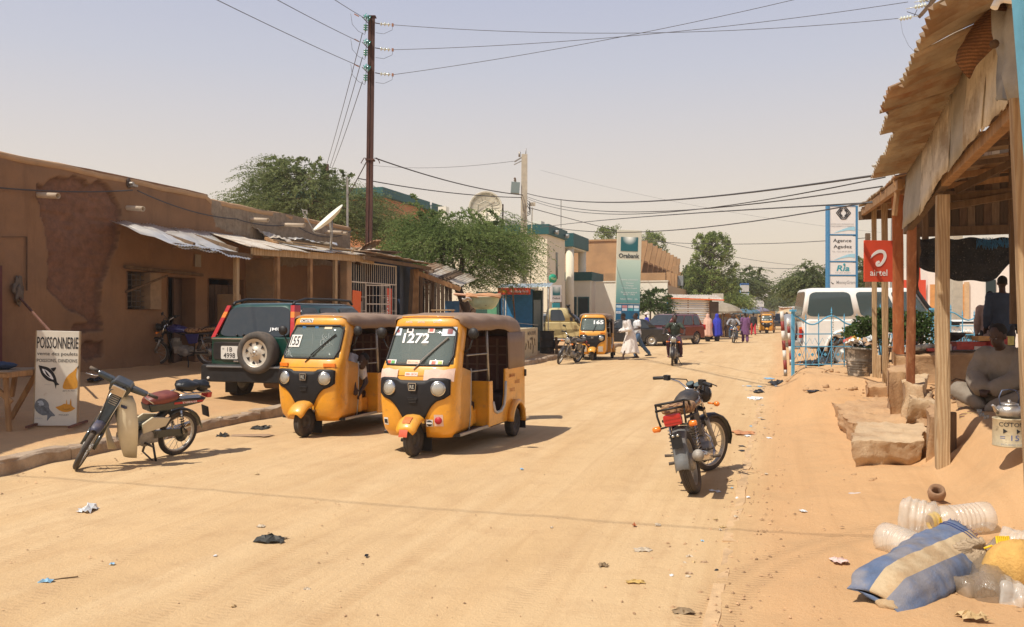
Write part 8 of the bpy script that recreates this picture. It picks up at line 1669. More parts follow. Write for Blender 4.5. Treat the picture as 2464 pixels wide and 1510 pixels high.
# ================================================================ THINGS ALONG THE LEFT
# fishmonger's sign board on a metal foot frame
YS_=11.35;ks=YS_/FP;fs_=thing('fishmonger_sign','upright white hand-painted board reading POISSONNERIE with fish drawings by the pavement','sign',V((W(133,0,YS_).x,YS_,Hs(W(133,0,YS_).x,YS_))),R(12),lean=R(1.6));fz=fs_.location.z
def fzz(y):return CH-(y-HY)*ks-fz
def fx(x):return (x-134)*ks*1.02
z0,z1=fzz(1025),fzz(797);b=MB();b.bb((-.265,0,z0),(.265,.055,z1));b.build('board',mat('sign_cream',(.70,.66,.56),.6,var=.08,vs=3,bump=.1,dust=.2,col2=(.50,.38,.26),c2s=5,c2p=(.60,.70)),fs_,bev=.004)
for x in (-.262,.262):b=MB();b.bb((x-.006,-.004,z0),(x+.006,.06,z1));b.build('edge_trim',mat('trim_tan',(.34,.25,.15),.8),fs_)
b=MB()
for s in (-1,1):b.beam((s*.25-.0,-.32,.03),(s*.25+.05,.34,.03),.03);b.beam((s*.25,.03,.02),(s*.25,.03,z0+.02),.03)
b.build('foot_frame',mat('rust_frame',(.16,.07,.045),.8,var=.3),fs_)
txt(fs_,'POISSONNERIE',0,fzz(825.5),.50,.155,ink,-.003,.012);txt(fs_,'vente des poulets',0,fzz(853),.49,.062,ink,-.003,.004);txt(fs_,'POISSONS, DINDONS',.0,fzz(869),.49,.052,ink,-.003,.006)
def shape(pts,m_,nm='painting',y=-.0035,par=fs_):b=MB();P=bez(pts+[pts[0]],48)[:-1];b.add([(x,y,z) for x,z in P],[tuple(range(len(P)))]);return b.build(nm,m_,par,solid=.001)
org2=mat('sign_orange',(.62,.29,.03),.7,var=.15,vs=20,bump=0);gry=mat('sign_fishgrey',(.16,.18,.20),.7,var=.3,vs=40,bump=0)
def sp2(L):return [(fx(x),fzz(y)) for x,y in L]
shape(sp2([(94,880),(104,882),(116,886),(126,896),(132,908),(135,920),(140,926),(134,928),(133,936),(130,926),(127,920),(114,916),(103,905),(98,894)]),ink)
shape(sp2([(102,888),(112,892),(122,902),(127,914),(116,908),(106,898)]),winkm,y=-.006);shape(sp2([(120,887),(132,885),(127,895)]),ink);shape(sp2([(107,890),(114,898),(120,908),(112,902)]),ink,y=-.0085)
shape(sp2([(178,882),(170,893),(160,902),(152,915),(148,934),(162,937),(178,934),(180,920),(176,905),(177,893)]),org2);shape(sp2([(178,884),(182,879),(180,889)]),ink)
shape(sp2([(90,968),(98,960),(110,962),(118,972),(120,984),(126,992),(133,1001),(124,1003),(116,1013),(116,1000),(106,1000),(94,992),(88,980)]),gry);shape(sp2([(94,966),(104,965),(108,975),(98,976)]),mat('sign_paleblue',(.40,.45,.5),.7,bump=0),y=-.006);b=MB();b.lathe([(0,0),(.006,0),(0,.001)],(fx(97),-.009,fzz(972)),(0,-1,0),8);b.build('painting',ink,fs_)
for k in range(7):b=MB();x,y=102+k*2.6,978+k*2.5;b.beam((fx(x),-.006,fzz(y-5)),(fx(x+2),-.006,fzz(y+5)),.002);b.build('painting',ink,fs_)
shape(sp2([(133,980),(145,976),(152,972),(158,973),(166,974),(172,980),(176,983),(166,990),(154,992),(142,988)]),org2);shape(sp2([(156,976),(157,962),(159,976)]),org2,y=-.005);shape(sp2([(164,976),(166,960),(168,976)]),org2,y=-.005);b=MB();b.tube([(fx(150),-.006,fzz(984)),(fx(157),-.006,fzz(987)),(fx(165),-.006,fzz(984))],.0015,4);b.build('painting',ink,fs_)
txt(fs_,'gigot de dindon',fx(163),fzz(941),.17,.02,ink,-.003,0);txt(fs_,'POULET',fx(152),fzz(999),.12,.018,ink,-.003,0);txt(fs_,'poisson',fx(116),fzz(926),.08,.016,gp,-.003,0);txt(fs_,'tilapia',fx(98),fzz(1007),.09,.018,gp,-.003,0)
# wooden table at the far left edge
tY=11.2;tz=W(0,892,tY).z;tx0=W(-60,0,tY).x;tx1=W(66,0,tY).x;tt=thing('wooden_table','rough wooden table cut by the left edge of the picture','table',V((tx1,tY,Hs(tx1,tY))));Tt=M.Translation(-tt.location)
for k in range(5):b=MB(Tt);y=tY-.36+.18*k;b.box(((tx0+tx1)/2-.03*(k % 2),y,tz),(tx1-tx0,.17,.025));b.build('top_plank',mat('table_wood',(.33,.225,.13),.85,var=.25,vs=4,stretch=(1,7,7),bump=.4,dust=.2),tt,bev=.004)
b=MB(Tt);b.beam((tx1,tY-.44,tz-.03),(tx1,tY+.44,tz-.03),.04,.07);b.beam((tx0,tY-.43,tz-.03),(tx1,tY-.43,tz-.03),.03,.07);b.build('apron_rail',wood,tt,bev=.005)
for y in (-.36,.36):
    gxx=W(26,0,tY+y).x
    for a,c in (((tx1-.07,tz-.04),(gxx-.03,None)),((tx1-.36,tz-.05),(gxx+.0,tz-.38))):
        b=MB(Tt);zb=Hs(c[0],tY+y)-.02 if c[1] is None else c[1];b.beam((a[0],tY+y,a[1]),(c[0],tY+y+.02,zb),.05,.06);b.build('leg',wood,tt,bev=.006)
b=MB();b.ell(W(8,880,tY),(.16,.14,.05),14,8,wob=.4);tag(b.build('dark_cloth',mat('navy_cloth',(.03,.05,.10),.8,var=.3,bump=.5)),'dark blue cloth bundle on the wooden table at the left edge','cloth')
b=MB();a=wp(wY(44),wz(44,716),.02);c=W(122,800,13.6);b.beam(a,c,.03);o=b.build('rusty_bar',mat('rust_frame',()));tag(o,'rusty bar leaning from a cement dab on the wall down behind the fish sign','iron bar');b=MB();b.ell(a+V((0,0,.1)),(.035,.16,.22),18,14,wob=1.1);tag(b.build('cement_dab',mat('cement',(.15,.115,.085),.95,var=.2,bump=.6)),'grey cement dab on the mud wall holding the rusty bar','cement')
# planter-like painted wall box by the kerb, with its lettering and tools
pb0=G(1245,872,.12);pb1=G(1294,858.5,.12);dv=(pb1-pb0);Lw=dv.length;pw=thing('painted_wall','low cream wall box with hand-painted tools beside the dusty motorbike','wall',pb0,math.atan2(-dv.x,dv.y))
b=MB();b.bb((-1.3,0,-.15),(0,Lw,1.08));b.build('wall',mat('painted_cream',(.60,.48,.29),.9,var=.12,vs=3,bump=.3,dust=.1,col2=(.45,.33,.2),c2p=(.58,.7)),pw,bev=.02)
def ptx(s,y,z,w,h,m_=mat('faded_ink',(.16,.12,.09),.8,bump=0)):return txt(pw,s,0,0,w,h,m_,0,.004,T=lambda p:(.006,y+p[0],z+p[2]))
ptx('MENUISERIE',Lw*.68,.90,1.6,.14);ptx('METAL',Lw*.68,.70,.55,.10)
for k,(y,z,s_,a) in enumerate(((.2,.6,.3,.3),(.35,.25,.2,1.3),(.95,.5,.26,-.2),(1.4,.45,.24,.6),(1.9,.5,.3,-.5),(2.3,.42,.2,.2),(2.6,.6,.24,-.1),(2.75,.3,.3,.4),(3.1,.55,.24,-.3))):
    b=MB();d=V((0,math.sin(a),math.cos(a)));c=V((.004,y,z));b.beam(c-d*s_/2,c+d*s_/2,.006,.05,up=(1,0,0));b.ell(c+d*s_/2,(.004,.07,.05));b.build('painted_tool',mat('tool_brown',(.20,.13,.07),.8,bump=0,var=.3),pw)
dr=thing('steel_drum','rusty black drum cut open beside the painted cream wall','drum',G(1316,855,.1));b=MB();b.lathe([(.28,0),(.29,.02),(.28,.04),(.28,.3),(.295,.32),(.28,.34),(.28,.62),(.295,.64),(.28,.66),(.28,.92),(.29,.94),(.27,.94),(.27,.1)],(0,0,0),(0,0,1),24);b.build('barrel',mat('black_drum',(.03,.026,.022),.7,.3,var=.4,vs=6,bump=.3,col2=(.14,.07,.04),c2p=(.55,.7)),dr);b=MB();b.bb((-.35,-.3,-.02),(.3,.3,.0));b.build('base',mat('rust_frame',()),dr)
b=MB();b.beam(G(1340,855,.1),G(1338,855,.1)+V((0,0,.7)),.1,.3);tag(b.build('wood_board',woodd),'dark board standing right of the black drum','board')
for k in range(4):
    b=MB();b.beam(W(1228,776,29.2+k*.6),W(1295,783,29.4+k*.6),.012);tag(b.build('thin_rod',steel),'thin metal rod lying on top of the painted cream wall','rod','rods on the painted wall')

# ================================================================ BLUE FENCE, POLES, BIN ON THE RIGHT
blu=mat('fence_blue',(.10,.38,.58),.5,var=.12,bump=.05,dust=.15);YF=20.3
def fence(label,xs_,y_top,y_bot,Yf,posts,skip=None):
    x0,x1=xs_;a=W(x0,y_bot,Yf);c=W(x1,y_bot,Yf+.2);o=thing('metal_fence',label,'fence',a,math.atan2(c.y-a.y,c.x-a.x));L=(c-a).length;h=(y_bot-y_top)*Yf/FP;nb=max(3,int(L/.30))
    for i in range(nb+1):
        x=L*i/nb;arch_=.10*math.cos((i/3.0)*math.pi*2) ;hh=h*.86+arch_;b=MB();b.beam((x,0,.06),(x,0,hh+.10),.018);b.add([(x-.02,0,hh+.13),(x,-.015,hh+.10),(x+.02,0,hh+.13),(x,0,hh+.22),(x,.015,hh+.10)],[(0,1,3),(1,2,3),(2,4,3),(4,0,3)]);b.ell((x,0,hh+.08),.022,8,6);b.build('baluster',blu,o)
    for z in (.12,h*.40,h*.62):b=MB();b.beam((0,0,z),(L,0,z),.02,.025);b.build('rail',blu,o)
    b=MB();b.tube([(L*i/40,0,h*.86+.10*math.cos((i/40*nb/3.0)*math.pi*2)) for i in range(41)],.018,6);b.build('curved_rail',blu,o)
    for i in range(nb):
        x=L*(i+.5)/nb;w=L/nb/2;b=MB();b.tube([(x-w,0,.13),(x,0,h*.40),(x+w,0,.13)],.007,4);b.tube([(x-w,0,h*.40),(x,0,.13),(x+w,0,h*.40)],.007,4);b.build('scroll',blu,o)
        if i % 1 == 0:b=MB();zc=h*.26;b.add([(x-.045,-.01,zc),(x,-.01,zc-.045),(x+.045,-.01,zc),(x,-.01,zc+.045)],[(0,1,2,3)]);b.build('diamond',blu,o,solid=.01)
        b=MB();b.tube([(x-w,0,h*.42),(x-w*.4,0,h*.55),(x,0,h*.45),(x+w*.4,0,h*.55),(x+w,0,h*.42)],.006,4);b.build('scroll',blu,o)
    for px_ in posts:b=MB();b.beam((px_,0,-.15),(px_,0,h+.02),.06,.06);b.box((px_,0,h+.04),(.12,.12,.05));b.build('post',blu,o)
    return o
fence('near section of light blue ornamental metal fence right of the striped pole',(1908,2062),752,890,YF,(0,));fence('farther section of light blue fence in front of the white off-roader hood',(2118,2400),748,845,21.5,(0,1.35))
def stripe(label,x0,y0,x1,y1,Y,n,w=.05):
    a,c=W(x1,y1,Y),W(x0,y0,Y);o=thing('striped_pole',label,'pole',a,0,'red and white poles beside the blue fence');ms=(mat('pole_red',(.25,.03,.025),.6,var=.25,dust=.2),mat('pole_white',(.66,.62,.55),.6,var=.12,dust=.2));b=MB(M.Translation(-a));b.cyl(a-V((0,0,.15)),a,w*.55);b.build('foot',steel,o)
    for k in range(n):b=MB(M.Translation(-a));b.cyl(a.lerp(c,k/n),a.lerp(c,(k+1)/n),w*.55,n=12,cap=True);b.build('band',ms[k % 2],o)
stripe('nearer red and white striped pole leaning by the blue fence corner',1881,750,1890,890,19.8,6,.075);stripe('farther red and white striped pole behind the fence corner',1896,770,1903,866,23.5,6,.07)
b=MB();pp=[W(2005-(i % 2)*.8,760+i*5.6,20.2) for i in range(23)]
for i in range(22):b.lathe([(.014,-.006),(.02,0),(.014,.006),(.008,0),(.014,-.006)],pp[i],(1,i % 2,.2),8)
tag(b.build('chain',mat('chain_rust',(.35,.27,.2),.7,.4)),'rusty chain hanging down the blue fence','chain')
tb_=thing('trash_bin','battered ribbed bucket heaped with rubbish beside the slim post','trash bin',G(2066,914,.43),lean=R(3));b=MB();pr=[(.0,0),(.19,0),(.205,.10)]
for k in range(5):pr += [(.212+.010*k,.15+.05*k),(.222+.010*k,.17+.05*k),(.214+.010*k,.19+.05*k)]
pr += [(.265,.42),(.285,.58),(.305,.60),(.30,.62),(.27,.58),(.24,.3)]
b.lathe(pr,(0,0,0),(0,0,1),30);b.build('bucket',mat('bucket',(.12,.105,.085),.7,var=.5,vs=9,bump=.3,dust=.4,col2=(.46,.40,.32),c2s=7,c2p=(.52,.6)),tb_)
def crumple(b,c,s,seed,n=6):
    P=[];rs=random.Random(seed)
    for j in range(n):P.append([V((c[0]+(i/(n-1)-.5)*s[0]+rs.uniform(-.12,.12)*s[0],c[1]+(j/(n-1)-.5)*s[1]+rs.uniform(-.12,.12)*s[1],c[2]+rs.uniform(0,1)*s[2]*(1-((i/(n-1)-.5)**2+(j/(n-1)-.5)**2)*1.6))) for i in range(n)])
    b.grid(P,False)
cc2=[('clear plastic',(.62,.66,.64)),('brown paper',(.40,.26,.15)),('white plastic',(.74,.74,.72)),('yellow wrapper',(.75,.42,.04)),('black plastic',(.02,.02,.022)),('pale blue plastic',(.25,.45,.60)),('cream cloth',(.55,.45,.32)),('red wrapper',(.45,.08,.06))]
bin_c=tb_.location
for k in range(15):
    b=MB();c_=(bin_c.x+rnd.uniform(-.2,.2),bin_c.y+rnd.uniform(-.2,.15),bin_c.z+.58+rnd.uniform(0,.16));nm,col=cc2[k % 8];crumple(b,c_,(.2,.18,.16),k);tag(b.build('rubbish',mat('litter_'+nm.replace(' ','_'),col,.5,var=.2,bump=.2)),'piece of %s in the heap on top of the ribbed bucket' % nm,'rubbish','rubbish in the ribbed bucket')

# ================================================================ STALL GOODS, STOVE, MAT
def item(name,label,cat,mb_,m_,**k):return tag(mb_.build(name,m_,None,**k),label,cat)
gt=thing('goods_table','low table of assorted goods behind the mud wall in the stall','table',W(2290,850,14.6));b=MB(M.Translation(-gt.location));c=W(2290,846,14.7);b.box(c,(1.9,.7,.04));b.build('table_top',woodd,gt)
for dx in (-.85,.85):
    for dy in (-.3,.3):b=MB(M.Translation(-gt.location));q=c+V((dx,dy,0));b.beam((q.x,q.y,.5),q,.06);b.build('leg',woodd,gt)
for k,(x,y,sx_,sy_,sz_,col,lab_,cat) in enumerate(((2330,832,.50,.22,.13,(.45,.05,.04),'long red carton lying in the middle of the goods table','box'),(2395,826,.30,.2,.22,(.40,.04,.04),'tall red tin at the right end of the goods table','tin'),(2268,836,.22,.2,.1,(.60,.55,.48),'cream packet near the split post on the goods table','packet'),(2296,838,.16,.2,.06,(.25,.10,.16),'purple packet beside the black pan on the goods table','packet'),(2360,815,.2,.2,.08,(.55,.30,.10),'orange-brown packet behind the red carton','packet'),(2240,842,.12,.12,.05,(.55,.08,.06),'small red packet left of the split post on the table','packet'),(2420,820,.2,.15,.15,(.62,.55,.15),'yellow box beside the tall red tin','box'),(2352,838,.14,.1,.06,(.65,.6,.55),'small white box in front of the red carton','box'),(2380,838,.12,.1,.08,(.50,.05,.05),'small dark red box in front of the tall tin','box'))):
    b=MB(M.Translation(W(x,y,14.45-.08*(k % 3))) @ M.Rotation(.2*math.sin(k*2.3),4,'Z'));b.box((0,0,0),(sx_,sy_,sz_));b.box((0,-sy_/2-.002,0),(sx_*.5,.003,sz_*.4));item('goods_'+cat,lab_,cat,b,mat('goods%d' % k,col,.5,var=.25,vs=12,bump=.05),bev=.006)
b=MB();b.lathe([(0,-.10),(.12,-.09),(.21,-.02),(.24,.03),(.25,.03),(.22,-.03),(.12,-.105),(0,-.12)],W(2285,805,14.4),(0,0,1),22);item('black_pan','round black pan standing on the goods table behind the split post','pan',b,mat('soot',(.02,.018,.016),.6,var=.2))
b=MB();b.tube([W(2176,842,14.2),W(2200,838,14.3),W(2215,836,14.4)],.045,10);b.tube([W(2215,836,14.4),W(2245,834,14.4)],[.05,.045],10);item('rolled_cloth','pale rolled cloth lying on the mud wall between the posts','cloth',b,cloth('rolled',(.55,.56,.50)))
b=MB();b.lathe([(.07,-.02),(.085,0),(.07,.02),(.06,0),(.07,-.02)],W(2188,824,14.5),(.3,.4,1),16);b.lathe([(.05,-.02),(.065,0),(.05,.02),(.04,0),(.05,-.02)],W(2200,828,14.4),(-.3,.4,1),16);item('tube_coil','black rubber ring coil on the goods left of the red post','coil',b,black)
for k in range(6):b=MB();b.beam(W(2138+k*5,834+k*2.5,14.5),W(2230+k*3,846-k*1.4,14.6),.035,.02);item('board_scrap','thin board from the pile lying on the mud wall by the orange post','board',b,(woodl,wood)[k % 2],bev=.003)['group']='boards piled on the mud wall'
tyre_c=W(2262,880,17.5);
mt_=MB();rows=[]
for j in range(7):
    rows.append([(lambda p:V((p.x,p.y,Hs(p.x,p.y)+.018+.01*noise.noise(V((i*.8,j*.9,0))))))(G(2300+8*j/6*2+(100-j*2)*i/10,966+46*j/6,.6)) for i in range(11)])
mt_.grid(rows);item('mat','striped purple and yellow mat on the sand in front of the seated man','mat',mt_,mat('mat_weave',(.20,.07,.06),.9,var=.2,vs=10,bump=.4,bs=60,wave=('X',5.5,(.50,.35,.12),.9,1)),solid=.012)
sc0=G(2424,1079,.60);YT=sc0.y;kt=YT/FP;st=thing('tin_stove','round painted tin stove with black arrow vents at the right edge','stove',(W(2428,0,YT+.13).x,YT+.13,sc0.z));rT=.125;hT=(1079-1010)*kt
b=MB();b.lathe([(0,0),(rT,0),(rT+.004,.006),(rT,.012),(rT,hT-.012),(rT+.004,hT-.006),(rT,hT),(rT-.006,hT),(rT-.008,.05)],(0,0,0),(0,0,1),36);b.build('tin',mat('paint_tin',(.58,.50,.33),.45,.3,var=.2,vs=12,bump=.15,col2=(.20,.15,.10),c2s=9,c2p=(.58,.68),dust=.2),st)
def round_t(s,a0,z,w,h,m_,rad=rT+.002):return txt(st,s,0,0,w,h,m_,0,.003,T=lambda p:(rad*math.sin(a0+p[0]/rad),-rad*math.cos(a0+p[0]/rad),z+p[2]))
round_t('COTONA',-.2,hT*.80,.24,.035,ink);round_t('= 15 =',-.2,hT*.34,.22,.045,mat('tin_blue',(.10,.14,.32),.6,bump=0));round_t('POUDRE SUPER',-.2,hT*.10,.20,.014,gp)
for a in (-.75,.05,.85):
    b=MB();f_=lambda u,v:(math.sin(a+u/rT)*(rT+.003),-math.cos(a+u/rT)*(rT+.003),hT*.57+v);b.add([f_(-.014,-.02),f_(-.014,.02),f_(.018,0)],[(0,1,2)]);b.build('vent',ink,st,solid=.002)
kt_=thing('kettle','dented aluminium kettle standing on the painted tin stove','kettle',st.location+V((0,0,hT+.004)));km=mat('aluminium',(.52,.49,.44),.32,.85,var=.2,vs=12,bump=.25,bs=30,dust=.15)
b=MB();b.lathe([(0,0),(.085,0),(.097,.015),(.10,.055),(.094,.085),(.075,.10),(.068,.103),(.066,.11)],(0,0,0),(0,0,1),30);b.build('pot',km,kt_);b=MB();b.lathe([(.072,.108),(.068,.118),(.03,.128),(.012,.13),(.014,.142),(.01,.148),(0,.149)],(0,0,0),(0,0,1),24);b.build('lid',km,kt_)
b=MB();b.tube([(-.085,0,.04),(-.12,-.01,.06),(-.14,-.02,.095),(-.155,-.02,.105)],[.022,.017,.012,.011],10);b.build('spout',km,kt_)
b=MB();b.tube([(-.075,0,.10),(-.085,0,.17),(-.06,0,.225),(0,0,.235),(.06,0,.225),(.085,0,.17),(.075,0,.10)],.006,8);b.build('handle',mat('steel_handle',(.10,.12,.18),.4,.6,bump=0),kt_)
for k,(x,y) in enumerate(((2440,985),(2455,992),(2432,975))):b=MB();b.lathe([(0,0),(.022,0),(.028,.06),(.026,.06),(.02,.004)],G(x,y+40,.6)+V((0,.6,0)),(0,0,1),12);tag(b.build('tea_glass',mat('tea_glass',(.45,.45,.40),.1,bump=0,alpha=.5)),('nearest tea glass beside the kettle in the shade','tea glass farthest right beside the kettle','tea glass farthest left beside the kettle')[k],'glass','tea glasses by the kettle')
b=MB();q=G(2262,1062,.3);b.tube([W(2290,918,12.8),W(2300,912,12.8),W(2320,916,12.8),W(2335,924,12.8)],.012,6);tag(b.build('bent_stick',woodd),'bent dark stick against the mud wall right of the split post','stick')

# ================================================================ SACKS AND BOTTLES, BOTTOM RIGHT
bluw=mat('sack_blue',(.115,.17,.29),.8,var=.28,vs=9,bump=.6,bs=120,dust=.18,col2=(.20,.21,.25),c2s=5);cre=mat('sack_cream',(.60,.46,.28),.8,var=.15,vs=9,bump=.6,bs=120,col2=(.48,.33,.18),c2s=5)
sk0,sk1=G(2106,1442,.10),W(2330,1312,5.70);dS=(sk1-sk0);LS=dS.length;sk_=thing('striped_sack','lying blue woven sack with a wide cream stripe and open frayed mouth','sack',sk0,math.atan2(dS.y,dS.x),lean=-math.asin(.10/LS) if LS > .1 else 0)
R_=[];n=60;NR=56
for i in range(NR+1):
    t=i/NR;rl=R(14+26*t);hw=.19*min(1,.80+2.5*t)*(1+.07*math.sin(t*4));hh=.125*min(1,.06+7*t)*(1-.75*max(0,t-.5));ring=[]
    for j in range(n):
        q=2*math.pi*j/n;cr=noise.noise(V((math.cos(q)*1.2,math.sin(q)*1.2,t*16)))*.05+noise.noise(V((q*1.1,t*34,5)))*.022+.07*noise.noise(V((math.cos(q)*2,math.sin(q)*2,t*3.5)));f_=1+cr;y=math.cos(q)*hw*f_;z=math.sin(q)*abs(math.sin(q))**.15*hh*f_
        ring.append((LS*t-(.04*math.cos(q*2) if i == 0 else 0)+(.03*math.cos(q) if i == NR else 0),y*math.cos(rl)-z*math.sin(rl),max(y*math.sin(rl)+z*math.cos(rl),-.10-.095*t)))
    R_.append(ring)
b=MB();b.loft(R_,cap=False);ob_=b.build('fabric',[bluw,cre],sk_,solid=.006);k0=0
for p_ in ob_.data.polygons:
    j=p_.index % n;q=2*math.pi*(j+.5)/n;s_=math.cos(q)
    if math.sin(q) > 0 and -.30 < math.cos(q) < .34:p_.material_index=1
    if math.sin(q) < -.6:p_.material_index=0
b=MB();b.ell((.03,-.06,-.03),(.045,.07,.035),14,8,wob=.5);b.build('tied_corner',cre,sk_)
for f_ in (.93,.975):
    ring=[V(R_[int(f_*NR)][j])+V((0,0,.002)) for j in range(n)];ring.append(ring[0]);c_=sum(ring,V())/len(ring);b=MB();b.tube([p+(p-c_).normalized()*.004 for p in ring],.0035,4,cap=False);b.build('seam',mat('seam_blue',(.02,.04,.16),.8,bump=0),sk_)
b=MB()
for k in range(160):j=rnd.randrange(n);p=V(R_[NR][j]);b.beam(p,p+V((rnd.uniform(.005,.03),rnd.uniform(-.01,.01),rnd.uniform(-.012,.012))),.002)
b.build('frayed_threads',mat('seam_blue',()),sk_,kind='stuff')
pet=mat('dusty_plastic',(.80,.75,.66),.10,var=.12,vs=14,bump=.35,bs=22,dust=.04,coat=1,alpha=.42);sackc=mat('beige_fabric',(.50,.38,.25),.85,var=.2,vs=10,bump=.9,bs=45,stretch=(1,1,1));yelc=mat('yellow_cord',(.80,.52,.02),.5,var=.1,bump=.2);orcl=mat('orange_jute',(.62,.36,.10),.85,var=.2,vs=8,bump=.8,bs=50)
def bottle(label,x0,y0,x1,y1,z0,z1,r,neck=False,ribs=6,m_=pet,crush=.07,seed=0):
    a,c=G(x0,y0,z0),G(x1,y1,z1);d=c-a;L=d.length;R_=[];o=thing('plastic_bottle',label,'plastic bottle',a);d.normalize();u=V((0,0,1));s=d.cross(u).normalized();u=s.cross(d);prof_=[(0,.0),(.02,.70),(.06,.97),(.14,1.0)]
    for k in range(ribs):t=.20+.54*k/ribs;w_=.54/ribs;prof_ += [(t,1.0),(t+.40*w_,1.0),(t+.55*w_,.92),(t+.85*w_,.92)]
    prof_ += [(.76,1.0),(.86,.86),(.95,.40),(1.0,.25)] if neck else [(.76,1.0),(.86,.95),(.95,.70),(1.0,.45)]
    for t,rr in prof_:R_.append([a*0+d*(L*t)+(s*math.cos(q)+u*math.sin(q))*(r*rr*(1+crush*noise.noise(V((math.cos(q)*2+seed,math.sin(q)*2,t*4+seed))))) for q in [2*math.pi*k/24 for k in range(24)]])
    b=MB();b.loft(R_);b.build('shell',m_,o);return a,d,L,s,u,o
_,_,_,_,_,o=bottle('crumpled clear bottle lying lowest left in the bottle heap',2122,1290,2240,1335,.12,.10,.11,ribs=7,seed=1)
_,_,_,_,_,o=bottle('big dusty clear bottle standing at the back left of the heap',2163,1238,2262,1256,.20,.18,.14,ribs=3,crush=.3,seed=4)
a,d,L,s,u,o=bottle('large ribbed clear bottle pointing right on top of the heap',2386,1242,2248,1256,.20,.17,.11,ribs=7,seed=2)
b=MB();b.lathe([(.06,-.02),(.075,0),(.06,.02)],a+d*(L*.97),d,14);b.lathe([(.055,.02),(.068,.035),(.055,.05)],a+d*(L*.97),d,14);tag(b.build('yellow_tie',yelc),'yellow plastic tie round the neck of the ribbed bottle','tie')
_,_,_,_,_,o=bottle('dark dusty bottle behind the mouth of the blue sack',2415,1338,2375,1440,.12,.08,.13,ribs=2,crush=.25,seed=7,m_=mat('brown_plastic',(.34,.26,.18),.14,var=.25,bump=.6,bs=16,coat=.6,alpha=.6,dust=.15))
_,_,_,_,_,o=bottle('dirty clear bottle half under the blue sack',2300,1425,2395,1415,.07,.07,.09,ribs=5,crush=.25,seed=9,m_=mat('brown_plastic',()))
_,_,_,_,_,o=bottle('clear bottle cut by the right edge above the yellow cord',2410,1300,2500,1322,.13,.12,.10,ribs=3,crush=.3,seed=10)
_,_,_,_,_,o=bottle('glossy crumpled bottle lying flat at the bottom right edge',2400,1432,2500,1450,.08,.07,.10,ribs=2,crush=.5,seed=12)
_,_,_,_,_,o=bottle('small pinkish crumpled bottle at the right edge above the flat one',2432,1392,2500,1396,.09,.09,.08,ribs=2,crush=.5,seed=13)
def clothlump(name,label,cat,c,r,m_,wob=.5,seed=0,fold=8):
    o=MB();R_=[]
    for i in range(13):
        t=math.pi*i/12;R_.append([V(c)+V((math.sin(t)*math.cos(q)*r[0]*(1+.07*math.sin(q*fold+t*3)+wob*.4*noise.noise(V((math.cos(q)*1.5+seed,math.sin(q)*1.5,t)))),math.sin(t)*math.sin(q)*r[1]*(1+.07*math.sin(q*fold)),max(-.9,math.cos(t))*r[2]*(1+wob*.3*noise.noise(V((q,t,seed)))))) for q in [2*math.pi*k/32 for k in range(32)]])
    o.loft(R_,False);return tag(o.build(name,m_),label,cat)
clothlump('fabric_bundle','gathered beige fabric bundle spilling from the mouth of the blue sack','bundle',G(2332,1345,.16),(.15,.11,.11),sackc,seed=2,fold=19)
b=MB();cg=G(2368,1320,.24);
for k in range(14):a_=R(100+12*k);b.tube([cg,cg+V((math.cos(a_)*.10,-.03,math.sin(a_)*.03+.01)),cg+V((math.cos(a_)*.22,-.02,math.sin(a_)*.09-.02))],[.010,.012,.016],5)
tag(b.build('fabric_pleats',sackc),'radiating pleats of beige fabric gathered at the knot above the blue sack','fabric')
q=G(2267,1237,.05);b=MB();b.lathe([(.05,0),(.062,.03),(.072,.08),(.062,.13),(.05,.14),(.035,.10),(.03,.04)],q+V((0,.1,.1)),(-.25,-.6,.75),20);b.tube([q+V((-.09,.02,.06)),q+V((0,.05,.07)),q+V((.08,.02,.05))],[.03,.05,.03],8);tag(b.build('rolled_sacking',mat('brown_fabric',(.32,.19,.11),.9,var=.25,bump=.9,bs=50)),'rolled brown sacking with a dark hollow at the top of the heap','sacking')
clothlump('jute_bag','orange jute bag with dark stitching at the right edge of the heap','bag',G(2452,1372,.17),(.20,.16,.18),orcl,seed=5,fold=5)
b=MB();c_=G(2398,1320,.27)
for k in range(7):b.tube([c_+V((-.01+.012*k,-.03,-.05)),c_+V((-.02+.012*k,-.05,.02)),c_+V((.0+.012*k,.0,.07)),c_+V((.03+.012*k,.04,.0))],.008,6)
b.tube([c_+V((-.02,-.04,0)),c_+V((-.06,-.05,.03)),c_+V((-.10,-.04,.01))],.007,6);b.tube([c_+V((.05,-.03,0)),c_+V((.1,-.08,-.07)),c_+V((.16,-.1,-.1))],.008,6);tag(b.build('yellow_cord',yelc),'twisted yellow cord wound round the neck of the jute bag','cord')
b=MB();crumple(b,G(2395,1395,.10),(.16,.1,.08),5);tag(b.build('turquoise_packet',mat('turquoise',(.02,.36,.50),.45,var=.25,bump=.2)),'turquoise crumpled packet behind the sack mouth','packet')
b=MB();crumple(b,G(2362,1408,.07),(.14,.1,.07),6);tag(b.build('red_packet',mat('dull_red',(.40,.10,.06),.6,var=.3)),'dull red and green scrap behind the sack mouth','packet')

